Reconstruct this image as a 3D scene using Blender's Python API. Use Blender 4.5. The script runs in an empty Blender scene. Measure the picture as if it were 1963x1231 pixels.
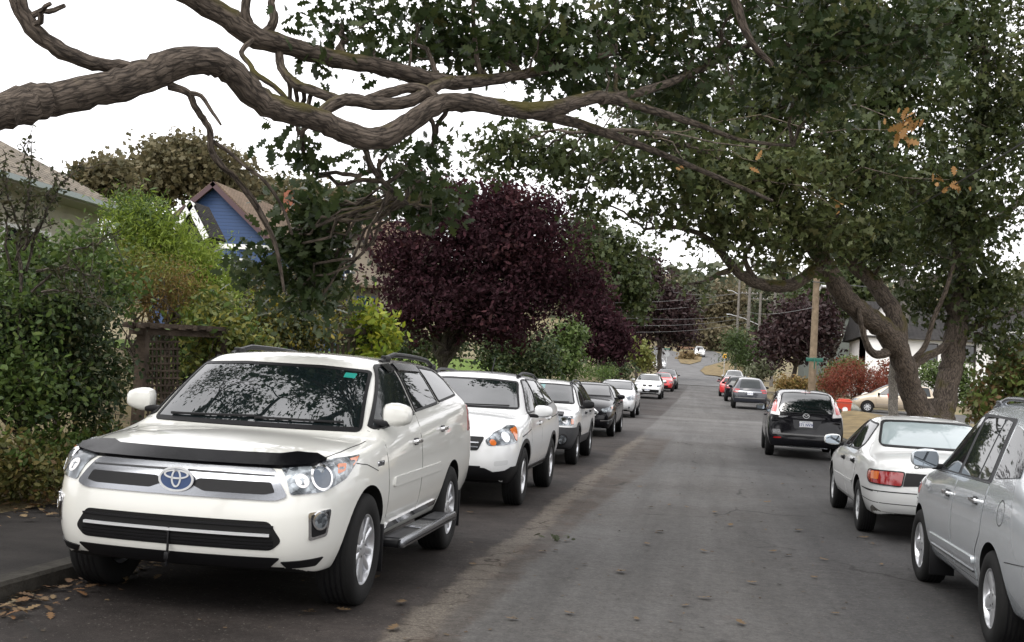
import bpy, bmesh, math, random
import numpy as np
from mathutils import Vector, Matrix
from mathutils.bvhtree import BVHTree

SC = bpy.context.scene
COL = SC.collection
# ---------------------------------------------------------------- camera
CAM_H = 1.662
FPX, PITCH, YAW, ROLL = 2243.4, math.radians(2.644), math.radians(9.683), math.radians(3.284)
_cy, _sy = math.cos(YAW), math.sin(YAW)
CF = Vector((-_sy*math.cos(PITCH), _cy*math.cos(PITCH), math.sin(PITCH)))
CR = Vector((_cy, _sy, 0.0))
CU = CR.cross(CF)
XC = math.cos(ROLL)*CR + math.sin(ROLL)*CU
YC = math.cos(ROLL)*CU - math.sin(ROLL)*CR
cam = bpy.data.cameras.new('camera')
cam.sensor_width = 36.0
cam.sensor_fit = 'HORIZONTAL'
cam.lens = FPX/1963.0*36.0
cam.clip_start = 0.05
cam.clip_end = 3000
cam_o = bpy.data.objects.new('camera', cam)
COL.objects.link(cam_o)
M = Matrix((XC, YC, -CF)).transposed().to_4x4()
M.translation = (0, 0, CAM_H)
cam_o.matrix_world = M
SC.camera = cam_o

# ---------------------------------------------------------------- sky, sun, exposure
SUN_EL, SUN_AZ = math.radians(52), math.radians(205)      # azimuth measured from +Y towards +X
w = bpy.data.worlds.new('World')
SC.world = w
w.use_nodes = True
nt = w.node_tree
nt.nodes.clear()
sky = nt.nodes.new('ShaderNodeTexSky')
sky.sky_type = 'NISHITA'
sky.sun_disc = False
sky.sun_elevation = SUN_EL
sky.sun_rotation = SUN_AZ
sky.air_density = 1.0
sky.dust_density = 4.0
sky.ozone_density = 1.0
hs = nt.nodes.new('ShaderNodeHueSaturation')
hs.inputs['Saturation'].default_value = 0.16
hs.inputs['Value'].default_value = 1.0
bg = nt.nodes.new('ShaderNodeBackground')
bg.inputs['Strength'].default_value = 0.15
out = nt.nodes.new('ShaderNodeOutputWorld')
# cloud deck: brightens and evens the sky the way a thin overcast does
tc = nt.nodes.new('ShaderNodeTexCoord')
cn = nt.nodes.new('ShaderNodeTexNoise')
cn.inputs['Scale'].default_value = 2.2
cn.inputs['Detail'].default_value = 4.0
cr = nt.nodes.new('ShaderNodeMapRange')
cr.inputs['From Min'].default_value = 0.3
cr.inputs['From Max'].default_value = 0.7
cr.inputs['To Min'].default_value = 5.0
cr.inputs['To Max'].default_value = 8.5
mx = nt.nodes.new('ShaderNodeMix')
mx.data_type = 'RGBA'
mx.inputs['Factor'].default_value = 0.72
cl = nt.nodes.new('ShaderNodeMix')
cl.data_type = 'RGBA'
cl.blend_type = 'MULTIPLY'
cl.inputs['Factor'].default_value = 1.0
cl.inputs['A'].default_value = (1.0, 0.985, 1.0, 1)
nt.links.new(tc.outputs['Generated'], cn.inputs['Vector'])
nt.links.new(cn.outputs['Fac'], cr.inputs['Value'])
nt.links.new(cr.outputs['Result'], cl.inputs['B'])
nt.links.new(sky.outputs['Color'], hs.inputs['Color'])
nt.links.new(hs.outputs['Color'], mx.inputs['A'])
nt.links.new(cl.outputs['Result'], mx.inputs['B'])
nt.links.new(mx.outputs['Result'], bg.inputs['Color'])
nt.links.new(bg.outputs['Background'], out.inputs['Surface'])

sun = bpy.data.lights.new('sun', 'SUN')
sun.energy = 0.9
sun.angle = math.radians(35)
sun.color = (1.0, 0.96, 0.9)
sun_o = bpy.data.objects.new('sun', sun)
COL.objects.link(sun_o)
sdir = Vector((math.sin(SUN_AZ)*math.cos(SUN_EL), math.cos(SUN_AZ)*math.cos(SUN_EL), math.sin(SUN_EL)))
sun_o.rotation_euler = (-sdir).to_track_quat('-Z', 'Y').to_euler()
sun_o.location = (0, 0, 60)

SC.view_settings.view_transform = 'Standard'
SC.view_settings.look = 'None'
SC.view_settings.gamma = 1.0
SC.view_settings.exposure = 1.1
SC.render.engine = 'CYCLES'
SC.cycles.max_bounces = 6
SC.cycles.diffuse_bounces = 3
SC.cycles.glossy_bounces = 3
SC.cycles.transmission_bounces = 4
SC.cycles.transparent_max_bounces = 8
SC.cycles.use_denoising = True

def gz(x, y):                         # height of the street: it climbs gently away from the camera
    y = max(y, 0.0)
    z = 1.33e-4*y*y
    if y > 160: z += 2.0e-4*(y-160)**2
    return z

def P(px, py, d):                     # photo pixel + distance along the view axis -> world point
    return Vector((0, 0, CAM_H)) + (CF + XC*((px-981.5)/FPX) - YC*((py-615.5)/FPX))*d
# ---------------------------------------------------------------- materials
MATS = {}
def new_mat(name):
    m = bpy.data.materials.new(name)
    m.use_nodes = True
    MATS[name] = m
    return m, m.node_tree, m.node_tree.nodes['Principled BSDF']

def mat(name, col, rough=0.5, metal=0.0, coat=0.0, ior=None, var=0.0, vscale=8.0, bump=0.0, bscale=60.0, spec=None):
    if name in MATS: return MATS[name]
    m, nt, b = new_mat(name)
    b.inputs['Base Color'].default_value = (*col, 1)
    b.inputs['Roughness'].default_value = rough
    b.inputs['Metallic'].default_value = metal
    if coat:
        b.inputs['Coat Weight'].default_value = coat
        b.inputs['Coat Roughness'].default_value = 0.03
    if ior: b.inputs['IOR'].default_value = ior
    if spec is None and not metal and not coat and not ior and rough > .6: spec = .2
    if spec is not None: b.inputs['Specular IOR Level'].default_value = spec
    if var or bump:
        t = nt.nodes.new('ShaderNodeTexCoord')
    if var:
        n = nt.nodes.new('ShaderNodeTexNoise')
        n.inputs['Scale'].default_value = vscale
        n.inputs['Detail'].default_value = 5
        r = nt.nodes.new('ShaderNodeValToRGB')
        r.color_ramp.elements[0].position = 0.3
        r.color_ramp.elements[1].position = 0.7
        r.color_ramp.elements[0].color = (*[c*(1-var) for c in col], 1)
        r.color_ramp.elements[1].color = (*[min(1, c*(1+var)) for c in col], 1)
        nt.links.new(t.outputs['Object'], n.inputs['Vector'])
        nt.links.new(n.outputs['Fac'], r.inputs['Fac'])
        nt.links.new(r.outputs['Color'], b.inputs['Base Color'])
    if bump:
        n = nt.nodes.new('ShaderNodeTexNoise')
        n.inputs['Scale'].default_value = bscale
        n.inputs['Detail'].default_value = 4
        bp = nt.nodes.new('ShaderNodeBump')
        bp.inputs['Strength'].default_value = bump
        bp.inputs['Distance'].default_value = 0.02
        nt.links.new(t.outputs['Object'], n.inputs['Vector'])
        nt.links.new(n.outputs['Fac'], bp.inputs['Height'])
        nt.links.new(bp.outputs['Normal'], b.inputs['Normal'])
    return m

def ramp(nt, stops):
    r = nt.nodes.new('ShaderNodeValToRGB')
    e = r.color_ramp.elements
    while len(e) < len(stops): e.new(0.5)
    for k, (p, c) in enumerate(stops):
        e[k].position = p
        e[k].color = (*c, 1)
    return r

def leaf_mat(name, cols, rough=0.45, trans=0.3):
    """leaf tissue: every leaf takes its own hue from the list, and lets some light through"""
    if name in MATS: return MATS[name]
    m, nt, b = new_mat(name)
    g = nt.nodes.new('ShaderNodeNewGeometry')
    r = ramp(nt, [(k/max(1, len(cols)-1), c) for k, c in enumerate(cols)])
    nt.links.new(g.outputs['Random Per Island'], r.inputs['Fac'])
    nt.links.new(r.outputs['Color'], b.inputs['Base Color'])
    b.inputs['Roughness'].default_value = rough
    b.inputs['Specular IOR Level'].default_value = 0.28
    tr = nt.nodes.new('ShaderNodeBsdfTranslucent')
    nt.links.new(r.outputs['Color'], tr.inputs['Color'])
    mix = nt.nodes.new('ShaderNodeMixShader')
    mix.inputs['Fac'].default_value = trans
    nt.links.new(b.outputs['BSDF'], mix.inputs[1])
    nt.links.new(tr.outputs['BSDF'], mix.inputs[2])
    nt.links.new(mix.outputs['Shader'], nt.nodes['Material Output'].inputs['Surface'])
    return m

def bark_mat(name, c0, c1, moss=0.0, scale=1.0):
    if name in MATS: return MATS[name]
    m, nt, b = new_mat(name)
    N, Lk = nt.nodes.new, nt.links.new
    t = N('ShaderNodeTexCoord')
    at = N('ShaderNodeAttribute'); at.attribute_name = 'bark'
    mp = N('ShaderNodeMapping'); mp.inputs['Scale'].default_value = (1, 1, .24); Lk(at.outputs['Vector'], mp.inputs['Vector'])
    n = N('ShaderNodeTexNoise'); n.inputs['Scale'].default_value = 55*scale; n.inputs['Detail'].default_value = 6
    n.inputs['Roughness'].default_value = 0.65; n.inputs['Distortion'].default_value = .5
    n3 = N('ShaderNodeTexNoise'); n3.inputs['Scale'].default_value = 4*scale; n3.inputs['Detail'].default_value = 6
    v = N('ShaderNodeTexVoronoi'); v.feature = 'DISTANCE_TO_EDGE'; v.inputs['Scale'].default_value = 48*scale
    wv = N('ShaderNodeMix'); wv.data_type = 'VECTOR'; wv.inputs['Factor'].default_value = .03
    Lk(mp.outputs['Vector'], n.inputs['Vector']); Lk(t.outputs['Object'], n3.inputs['Vector'])
    Lk(mp.outputs['Vector'], wv.inputs['A']); Lk(n.outputs['Color'], wv.inputs['B']); Lk(wv.outputs['Result'], v.inputs['Vector'])
    vm = N('ShaderNodeMath'); vm.operation = 'MINIMUM'; vm.inputs[1].default_value = .22; Lk(v.outputs['Distance'], vm.inputs[0])
    a1 = N('ShaderNodeMath'); a1.operation = 'MULTIPLY_ADD'; a1.inputs[1].default_value = .30
    Lk(n3.outputs['Fac'], a1.inputs[0]); Lk(n.outputs['Fac'], a1.inputs[2])
    ad = N('ShaderNodeMath'); ad.operation = 'MULTIPLY_ADD'; ad.inputs[1].default_value = 1.1
    Lk(vm.outputs[0], ad.inputs[0]); Lk(a1.outputs[0], ad.inputs[2])
    r = ramp(nt, [(0.52, tuple(.45*c for c in c0)), (0.66, c0), (0.84, c1), (1.0, tuple(min(1, 1.35*c) for c in c1))])
    Lk(ad.outputs[0], r.inputs['Fac'])
    colout = r.outputs['Color']
    if moss:
        g = N('ShaderNodeNewGeometry')
        sx = N('ShaderNodeSeparateXYZ'); Lk(g.outputs['Normal'], sx.inputs[0])
        n2 = N('ShaderNodeTexNoise'); n2.inputs['Scale'].default_value = 2.6*scale; n2.inputs['Detail'].default_value = 7
        Lk(t.outputs['Object'], n2.inputs['Vector'])
        a2 = N('ShaderNodeMath'); a2.operation = 'MULTIPLY_ADD'; a2.inputs[1].default_value = 0.16
        Lk(sx.outputs['Z'], a2.inputs[0]); Lk(n2.outputs['Fac'], a2.inputs[2])
        mr = N('ShaderNodeMapRange'); mr.inputs['From Min'].default_value = 0.60; mr.inputs['From Max'].default_value = 0.72
        mr.inputs['To Max'].default_value = moss
        Lk(a2.outputs[0], mr.inputs['Value'])
        mm = N('ShaderNodeMix'); mm.data_type = 'RGBA'
        mm.inputs['B'].default_value = (0.075, 0.065, 0.014, 1)
        Lk(mr.outputs[0], mm.inputs['Factor']); Lk(colout, mm.inputs['A'])
        colout = mm.outputs['Result']
    Lk(colout, b.inputs['Base Color'])
    b.inputs['Roughness'].default_value = 0.9
    b.inputs['Specular IOR Level'].default_value = .25
    bp = N('ShaderNodeBump'); bp.inputs['Strength'].default_value = 0.85; bp.inputs['Distance'].default_value = 0.025
    Lk(ad.outputs[0], bp.inputs['Height']); Lk(bp.outputs['Normal'], b.inputs['Normal'])
    return m

# ---------------------------------------------------------------- objects
def tag(o, label=None, cat=None, group=None, kind=None):
    if label: o['label'] = label
    if cat: o['category'] = cat
    if group: o['group'] = group
    if kind: o['kind'] = kind
    return o

def empty(name, loc, rz=0.0, label=None, cat=None, group=None, tilt=0.0):
    o = bpy.data.objects.new(name, None)
    o.empty_display_size = 0.2
    o.location = loc
    o.rotation_euler = (tilt, 0, rz)
    COL.objects.link(o)
    return tag(o, label, cat, group)

class MB:
    """collects shapes for ONE mesh"""
    def __init__(s): s.v = []; s.f = []; s.m = []; s.sm = []; s.bk = {}
    def add(s, vs, fs, mi=0, smooth=False):
        o = len(s.v)
        s.v += [tuple(v) for v in vs]
        for f in fs:
            s.f.append(tuple(i+o for i in f)); s.m.append(mi); s.sm.append(smooth)
        return s
    def box(s, c, d, rz=0.0, mi=0, mtx=None):
        x, y, z = d[0]/2, d[1]/2, d[2]/2
        vs = [Vector((a*x, b*y, e*z)) for a in (-1, 1) for b in (-1, 1) for e in (-1, 1)]
        R = mtx if mtx is not None else Matrix.Rotation(rz, 3, 'Z')
        vs = [R @ v + Vector(c) for v in vs]
        return s.add(vs, [(0,1,3,2),(4,6,7,5),(0,4,5,1),(2,3,7,6),(0,2,6,4),(1,5,7,3)], mi)
    def rbox(s, c, d, r, mi=0, mtx=None, seg=2):
        bm = bmesh.new()
        bmesh.ops.create_cube(bm, size=1.0)
        for v in bm.verts: v.co = Vector((v.co.x*d[0], v.co.y*d[1], v.co.z*d[2]))
        bmesh.ops.bevel(bm, geom=list(bm.edges), offset=min(r, 0.49*min(d)), segments=seg, profile=0.5, affect='EDGES')
        bm.verts.index_update()
        R = mtx if mtx is not None else Matrix.Identity(3)
        s.add([R @ v.co + Vector(c) for v in bm.verts], [[v.index for v in f.verts] for f in bm.faces], mi, True)
        bm.free()
        return s
    def prism(s, poly, o, ux, uy, n, t, mi=0):
        """2-D outline laid in the plane (ux,uy) at o, given thickness t along n"""
        o, ux, uy, n = Vector(o), Vector(ux), Vector(uy), Vector(n)
        a = [o+ux*p[0]+uy*p[1] for p in poly]
        b = [q+n*t for q in a]
        k = len(a)
        fs = [tuple(range(k))[::-1], tuple(range(k, 2*k))] + [(i, (i+1) % k, k+(i+1) % k, k+i) for i in range(k)]
        return s.add(a+b, fs, mi)
    def tube(s, pts, rad, seg=8, mi=0, jit=0.0, rng=None, cap=True):
        pts = [Vector(p) for p in pts]
        n = len(pts)
        if not hasattr(rad, '__len__'): rad = [rad]*n
        vs = []; o_ = len(s.v); ln = random.uniform(0, 9)
        t0 = (pts[1]-pts[0]).normalized()
        u = t0.orthogonal().normalized()
        for i in range(n):
            t = (pts[min(i+1, n-1)]-pts[max(i-1, 0)])
            t = t.normalized() if t.length > 1e-9 else t0
            u = (u - t*u.dot(t))
            u = u.normalized() if u.length > 1e-6 else t.orthogonal().normalized()
            w_ = t.cross(u)
            if i: ln += (pts[i]-pts[i-1]).length
            for k in range(seg):
                a = 2*math.pi*k/seg
                r = rad[i]*(1+(rng.uniform(-jit, jit) if rng else 0))
                vs.append(pts[i]+(u*math.cos(a)+w_*math.sin(a))*r)
                s.bk[o_+i*seg+k] = (rad[i]*math.cos(a), rad[i]*math.sin(a), ln)
        fs = [(i*seg+k, i*seg+(k+1) % seg, (i+1)*seg+(k+1) % seg, (i+1)*seg+k) for i in range(n-1) for k in range(seg)]
        if cap: fs += [tuple(range(seg))[::-1], tuple((n-1)*seg+k for k in range(seg))]
        return s.add(vs, fs, mi, True)
    def lathe(s, prof, axis='Y', seg=32, mi=0, c=(0, 0, 0), closed=False):
        """profile of (radius, along axis)"""
        vs = []
        for r, h in prof:
            for k in range(seg):
                a = 2*math.pi*k/seg
                if axis == 'Y': vs.append((c[0]+r*math.cos(a), c[1]+h, c[2]+r*math.sin(a)))
                elif axis == 'X': vs.append((c[0]+h, c[1]+r*math.cos(a), c[2]+r*math.sin(a)))
                else: vs.append((c[0]+r*math.cos(a), c[1]+r*math.sin(a), c[2]+h))
        n = len(prof)
        fs = [(i*seg+k, i*seg+(k+1) % seg, (i+1)*seg+(k+1) % seg, (i+1)*seg+k) for i in range(n-1) for k in range(seg)]
        if closed: fs += [((n-1)*seg+k, (n-1)*seg+(k+1) % seg, (k+1) % seg, k) for k in range(seg)]
        return s.add(vs, fs, mi, True)
    def mesh(s, name, mats):
        me = bpy.data.meshes.new(name)
        me.from_pydata(s.v, [], s.f)
        for m in (mats if isinstance(mats, (list, tuple)) else [mats]): me.materials.append(m)
        me.polygons.foreach_set('material_index', s.m)
        me.polygons.foreach_set('use_smooth', s.sm)
        bm = bmesh.new(); bm.from_mesh(me)
        bmesh.ops.recalc_face_normals(bm, faces=bm.faces)
        bm.to_mesh(me); bm.free()
        if s.bk and 'bark' in (mats if not isinstance(mats, (list, tuple)) else mats[0]).name:
            at = me.attributes.new('bark', 'FLOAT_VECTOR', 'POINT')      # runs round and along each limb, for the furrows
            at.data.foreach_set('vector', np.array([s.bk.get(i, v) for i, v in enumerate(s.v)], dtype=np.float32).ravel())
        if any(s.sm): me.set_sharp_from_angle(angle=math.radians(40))
        return me
    def emit(s, name, mats, parent=None, loc=None, **k):
        o = bpy.data.objects.new(name, s.mesh(name, mats))
        COL.objects.link(o)
        if parent is not None: o.parent = parent
        if loc is not None: o.location = loc
        if k: tag(o, **k)
        return o

def link(name, me, parent=None, **k):
    o = bpy.data.objects.new(name, me)
    COL.objects.link(o)
    if parent is not None: o.parent = parent
    if k: tag(o, **k)
    return o

def text_part(name, body, size, m, parent, origin, ux, uy, ext=0.002, align='CENTER', bold=0.0):
    c = bpy.data.curves.new(name, 'FONT')
    c.body = body; c.size = size; c.extrude = ext; c.align_x = align; c.align_y = 'CENTER'; c.offset = bold
    c.resolution_u = 3
    t = bpy.data.objects.new(name+'_curve', c)
    COL.objects.link(t)
    me = bpy.data.meshes.new_from_object(t.evaluated_get(bpy.context.evaluated_depsgraph_get()))
    bpy.data.objects.remove(t); bpy.data.curves.remove(c)
    me.name = name
    me.materials.clear(); me.materials.append(m)
    ux, uy = Vector(ux).normalized(), Vector(uy).normalized()
    R = Matrix((ux, uy, ux.cross(uy))).transposed().to_4x4()
    R.translation = Vector(origin)
    me.transform(R)
    return link(name, me, parent)

def copy_tree(o, parent=None):
    c = o.copy(); COL.objects.link(c)
    c.parent = parent
    for ch in o.children: copy_tree(ch, c)
    return c
# ---------------------------------------------------------------- cars
def M_(n, *a, **k): return mat(n, *a, **k)
GLASS = mat('car_glass', (0.012, 0.016, 0.017), rough=0.02, ior=1.48)
SCREEN = mat('windscreen_glass', (0.006, 0.010, 0.011), rough=0.015, ior=2.35)
RUB = mat('tyre_rubber', (0.009, 0.009, 0.009), rough=0.8, spec=.25, bump=0.15, bscale=90)
BLACKP = mat('black_plastic', (0.007, 0.007, 0.008), rough=0.45, spec=.25)
GREYP = mat('grey_plastic', (0.032, 0.033, 0.036), rough=0.5, spec=.3)
GAP = mat('shut_line', (0.02, 0.02, 0.02), rough=0.8)
CHROME = mat('chrome', (0.78, 0.78, 0.79), rough=0.12, metal=1.0)
BRIGHT = mat('bright_trim', (0.62, 0.63, 0.64), rough=0.3, metal=0.25)
SATIN = mat('satin_silver', (0.27, 0.28, 0.30), rough=0.25, metal=0.95)
ALLOY = mat('alloy', (0.62, 0.63, 0.65), rough=0.3, metal=0.75)
def _lamp():
    m, nt, b = new_mat('lamp_lens')
    t = nt.nodes.new('ShaderNodeTexCoord')
    v = nt.nodes.new('ShaderNodeTexVoronoi'); v.inputs['Scale'].default_value = 26
    n = nt.nodes.new('ShaderNodeTexNoise'); n.inputs['Scale'].default_value = 9
    nt.links.new(t.outputs['Object'], v.inputs['Vector']); nt.links.new(t.outputs['Object'], n.inputs['Vector'])
    a = nt.nodes.new('ShaderNodeMath'); a.operation = 'MULTIPLY_ADD'; a.inputs[1].default_value = .35
    nt.links.new(v.outputs['Color'], a.inputs[0]); nt.links.new(n.outputs['Fac'], a.inputs[2])
    r = ramp(nt, [(.38, (.025, .03, .035)), (.66, (.11, .125, .14)), (.9, (.42, .46, .49))])
    nt.links.new(a.outputs[0], r.inputs['Fac']); nt.links.new(r.outputs['Color'], b.inputs['Base Color'])
    b.inputs['Metallic'].default_value = .6; b.inputs['Roughness'].default_value = .22
    b.inputs['Coat Weight'].default_value = 1; b.inputs['Coat Roughness'].default_value = .02
    bp = nt.nodes.new('ShaderNodeBump'); bp.inputs['Strength'].default_value = .8; bp.inputs['Distance'].default_value = .02
    nt.links.new(a.outputs[0], bp.inputs['Height']); nt.links.new(bp.outputs['Normal'], b.inputs['Normal'])
    return m
LAMP = _lamp()
LAMPD = mat('lamp_projector', (0.05, 0.07, 0.1), rough=0.04, coat=1.0)
AMBER = mat('amber_lens', (0.60, 0.15, 0.03), rough=0.12, coat=1.0)
REDL = mat('red_lens', (0.27, 0.008, 0.010), rough=0.12, coat=1.0)
CLEARL = mat('clear_lens', (0.75, 0.72, 0.72), rough=0.1, coat=1.0)
PINKL = mat('pale_red_lens', (0.72, 0.16, 0.15), rough=0.1, coat=1.0)
WELL = mat('wheel_well', (0.01, 0.01, 0.01), rough=0.9)
PLATE = mat('plate_white', (0.72, 0.73, 0.76), rough=0.4)
PLATET = mat('plate_letters', (0.03, 0.06, 0.2), rough=0.5)
EMBB = mat('emblem_blue', (0.05, 0.08, 0.17), rough=0.15, coat=1.0)
TINT = mat('teal_glass', (0.08, 0.22, 0.22), rough=0.03, ior=1.9)

def paint(name, col, metal=0.0, rough=0.3, flake=0.0):
    return mat(name, col, rough=rough, metal=metal, coat=1.0)

def rnd(poly, r, seg=4):
    """round the corners of a 2-D outline"""
    out_ = []
    n = len(poly)
    for i in range(n):
        p, a, b = Vector(poly[i]), Vector(poly[i-1]), Vector(poly[(i+1) % n])
        rr = r[i] if hasattr(r, '__len__') else r
        da, db = (a-p), (b-p)
        k = min(rr, da.length*0.45, db.length*0.45)
        if k < 1e-4: out_.append(tuple(p)); continue
        p0, p2 = p+da.normalized()*k, p+db.normalized()*k
        for t in range(seg+1):
            u = t/seg
            q = p0*(1-u)**2 + p*2*u*(1-u) + p2*u*u
            out_.append((q.x, q.y))
    return out_

def circ(cx, cz, r, n=24, rz=None):
    return [(cx+r*math.cos(2*math.pi*k/n), cz+(rz or r)*math.sin(2*math.pi*k/n)) for k in range(n)]

def arc(cx, cz, r, a0, a1, n=10):
    return [(cx+r*math.cos(math.radians(a0+(a1-a0)*k/n)), cz+r*math.sin(math.radians(a0+(a1-a0)*k/n))) for k in range(n+1)]

class Car:
    def __init__(c, name, sp, loc, rz, label, cat='car', group=None, tilt=0.0):
        c.sp = sp
        c.root = empty(name, loc, rz, label, cat, group)
        c.x0 = sp['fo']+sp['wb']/2
        c.R = sp['R']
        c.paint = sp['paint']
        c.lv = sp.get('lv', 2)
        c.shell()
        c.wheels()
        if 'ys' in sp: c.root.scale = (1, sp['ys'], sp.get('zs', 1))
    def X(c, s): return c.x0-s
    def rows(c):
        p = c.sp
        W, L = p['W'], p['L']
        zb, zn, zh, sc, zc, sh, H, sr, zr, sg, zg, ze, b0, b1, wr, wh = [p[k] for k in
            'zb zn zh sc zc sh H sr zr sg zg ze b0 b1 wr wh'.split()]
        zbf, zbr = p.get('zbf', zb), p.get('zbr', zb)
        bl = lambda s: b0+(b1-b0)*min(1, max(0, (s-sc)/(sr-sc)))
        sm_ = (sh+sr)/2+.1
        rr = [
         (.15, zbf+.02, zn, .425*W, zn, .3*W, .0),
         (.40, zbf, zn+.045, .478*W, zh, wh*.93, .035),
         ((.38+sc)/2, (zbf+zb)/2, zn*.35+b0*.65-.015, .497*W, zh*.45+zc*.55+.03, wh, .045),
         (sc-.10, zb, b0-.025, .5*W, zc, wh, .045),
         (sc+.03, zb, b0, .5*W, zc+.045, wh-.01, .05),
         ((sc+sh)/2, zb, bl((sc+sh)/2), .5*W, (zc+H)/2+.035, (wh+wr)/2+.0, .05),
         (sh, zb, bl(sh), .5*W, H-.035, wr, .055),
         (sh+.32, zb, bl(sh+.32), .5*W, H-.004, wr+.005, .05),
         (sm_, zb, bl(sm_), .5*W, H, wr, .05),
         (sr-.02, zb, bl(sr), .497*W, zr, wr-.02, .05),
         ((sr+sg)/2+.03, (zb+zbr)/2, b1, .492*W, (zr+zg)/2+p.get('rg', .03), wr-.05, .05),
         (sg, zbr, b1-.02 if zg > b1 else zg-.045, .488*W, zg, p.get('wg', wr-.03), .035),
         (max(sg+.06, L-.30), zbr, ze+.01, .478*W, p.get('zd', ze+.06), p.get('wd', .36*W), .03),
         (L-.13, zbr+.02, ze, .43*W, ze, .3*W, .0),
        ]
        return rr
    def shell(c):
        p = c.sp
        rows = p.get('rows') or c.rows()
        sec = p.get('sec', [.90, .975, 1.0, .985, .945])
        zf = p.get('zf', [0, .2, .5, .8, 1])
        nose = p.get('nose', [.10, .0, .0, .03, .12])
        tail = p.get('tail', [.06, .0, .01, .03, .06])
        bow = p.get('bow', {4: .10, 5: .09, 6: .07, 10: -.04, 11: -.06})
        n = len(rows); NJ = 6; NK = 4
        vid = {}; V = []
        def add(k, co):
            vid[k] = len(V); V.append(co)
        L = p['L']
        for i, (s, zb, zs, w_, zt, wt, dr) in enumerate(rows):
            for k in range(NK+1):
                z = zb+(zs-zb)*zf[k]
                ds = nose[k]*.6 if i == 0 else (-tail[k]*.6 if i == n-1 else 0)
                for j in (0, NJ):
                    sg = -1 if j == 0 else 1
                    add((i, j, k), (c.X(s+ds), sg*w_*sec[k], z))
            for j in range(1, NJ):
                sg = -1 if j < 3 else 1
                a = abs(j-3)
                if 0 < i < n-1:
                    y = sg*(0, .56*wt, wt)[a] if a else 0.0
                    z = zt-(0, dr*.28, dr)[a]
                    b = bow.get(i, 0)*(1, .7, 0)[a]
                    add((i, j, NK), (c.X(s)+b, y, z))
                    add((i, j, 0), (c.X(s), sg*(0, .36, .72)[a]*w_*sec[0], zb))
                else:
                    for k in range(NK+1):
                        z = zb+(zs-zb)*zf[k] + (.012*(2-a) if k == NK else 0)
                        y = sg*(0, .40, .78)[a]*w_*sec[k]
                        if i == 0: ss = nose[k]+(0, .014, .058)[a]*p.get('round', 1)
                        else: ss = L-tail[k]-(0, .012, .045)[a]
                        add((i, j, k), (c.X(ss), y, z))
        F = []
        q = lambda a, b, d, e: F.append((vid[a], vid[b], vid[d], vid[e]))
        for i in range(n-1):
            for k in range(NK):
                q((i, 0, k), (i, 0, k+1), (i+1, 0, k+1), (i+1, 0, k))
                q((i, NJ, k), (i+1, NJ, k), (i+1, NJ, k+1), (i, NJ, k+1))
            for j in range(NJ):
                q((i, j, NK), (i, j+1, NK), (i+1, j+1, NK), (i+1, j, NK))
                q((i, j, 0), (i+1, j, 0), (i+1, j+1, 0), (i, j+1, 0))
        for j in range(NJ):
            for k in range(NK):
                q((0, j, k), (0, j+1, k), (0, j+1, k+1), (0, j, k+1))
                q((n-1, j, k), (n-1, j, k+1), (n-1, j+1, k+1), (n-1, j+1, k))
        me = bpy.data.meshes.new('shell')
        me.from_pydata(V, [], F)
        bm = bmesh.new(); bm.from_mesh(me)
        bmesh.ops.recalc_face_normals(bm, faces=bm.faces)
        bm.verts.ensure_lookup_table()
        cl = bm.edges.layers.float.new('crease_edge')
        inv = {v: k for k, v in vid.items()}
        cs = p.get('crease', .35)
        for e in bm.edges:
            a, b = inv[e.verts[0].index], inv[e.verts[1].index]
            if a[2] == b[2] == NK:
                if a[1] == b[1] and a[1] in (0, NJ): e[cl] = cs           # shoulder
                elif a[1] == b[1] and a[1] in (1, NJ-1): e[cl] = .30 if 3 < min(a[0], b[0]) < n-3 else .2
                elif a[0] == b[0] and a[0] in (4, 11): e[cl] = .45
                elif a[0] == b[0] and a[0] in (6, 9): e[cl] = .25
            if a[2] == b[2] == 0 and (a[1] in (0, NJ) and b[1] in (0, NJ)): e[cl] = .4
        bm.to_mesh(me); bm.free()
        o = bpy.data.objects.new('shell', me); COL.objects.link(o)
        md = o.modifiers.new('s', 'SUBSURF'); md.levels = c.lv+1; md.render_levels = c.lv+1
        md.boundary_smooth = 'PRESERVE_CORNERS'
        dg = bpy.context.evaluated_depsgraph_get()
        sm = bpy.data.meshes.new_from_object(o.evaluated_get(dg))
        c.bvh = BVHTree.FromPolygons([v.co.copy() for v in sm.vertices], [tuple(f.vertices) for f in sm.polygons])
        # wheel arches
        sm.materials.clear(); sm.materials.append(c.paint); sm.materials.append(WELL)
        for f in sm.polygons: f.material_index = 0
        cb = bpy.data.objects.new('cut_source', sm); COL.objects.link(cb)
        mb = MB()
        ra = c.R+p.get('arch', .055)
        W = p['W']
        for s in (p['fo'], p['fo']+p['wb']):
            for sg in (-1, 1):
                y0, y1 = sorted((sg*(W/2-.33), sg*(W/2+.15)))
                nseg = 40
                pts = [(c.X(s)+ra*math.cos(2*math.pi*k/nseg), c.R*1.0+ra*math.sin(2*math.pi*k/nseg)) for k in range(nseg)]
                mb.prism(pts, (0, y0, 0), (1, 0, 0), (0, 0, 1), (0, 1, 0), y1-y0, mi=1)
        cm = mb.mesh('arch_cutter', [c.paint, WELL])
        co = bpy.data.objects.new('arch_cutter', cm); COL.objects.link(co)
        bo = cb.modifiers.new('b', 'BOOLEAN'); bo.operation = 'DIFFERENCE'; bo.solver = 'EXACT'; bo.object = co
        dg = bpy.context.evaluated_depsgraph_get(); dg.update()
        fin = bpy.data.meshes.new_from_object(cb.evaluated_get(dg))
        for x in (o, cb, co): bpy.data.objects.remove(x)
        fin.name = 'body'
        zlow = min(v.co.z for v in fin.vertices)
        for f in fin.polygons:
            f.use_smooth = True
            if f.normal.z < -.75 and f.center.z < zlow+.14: f.material_index = 1
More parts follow.
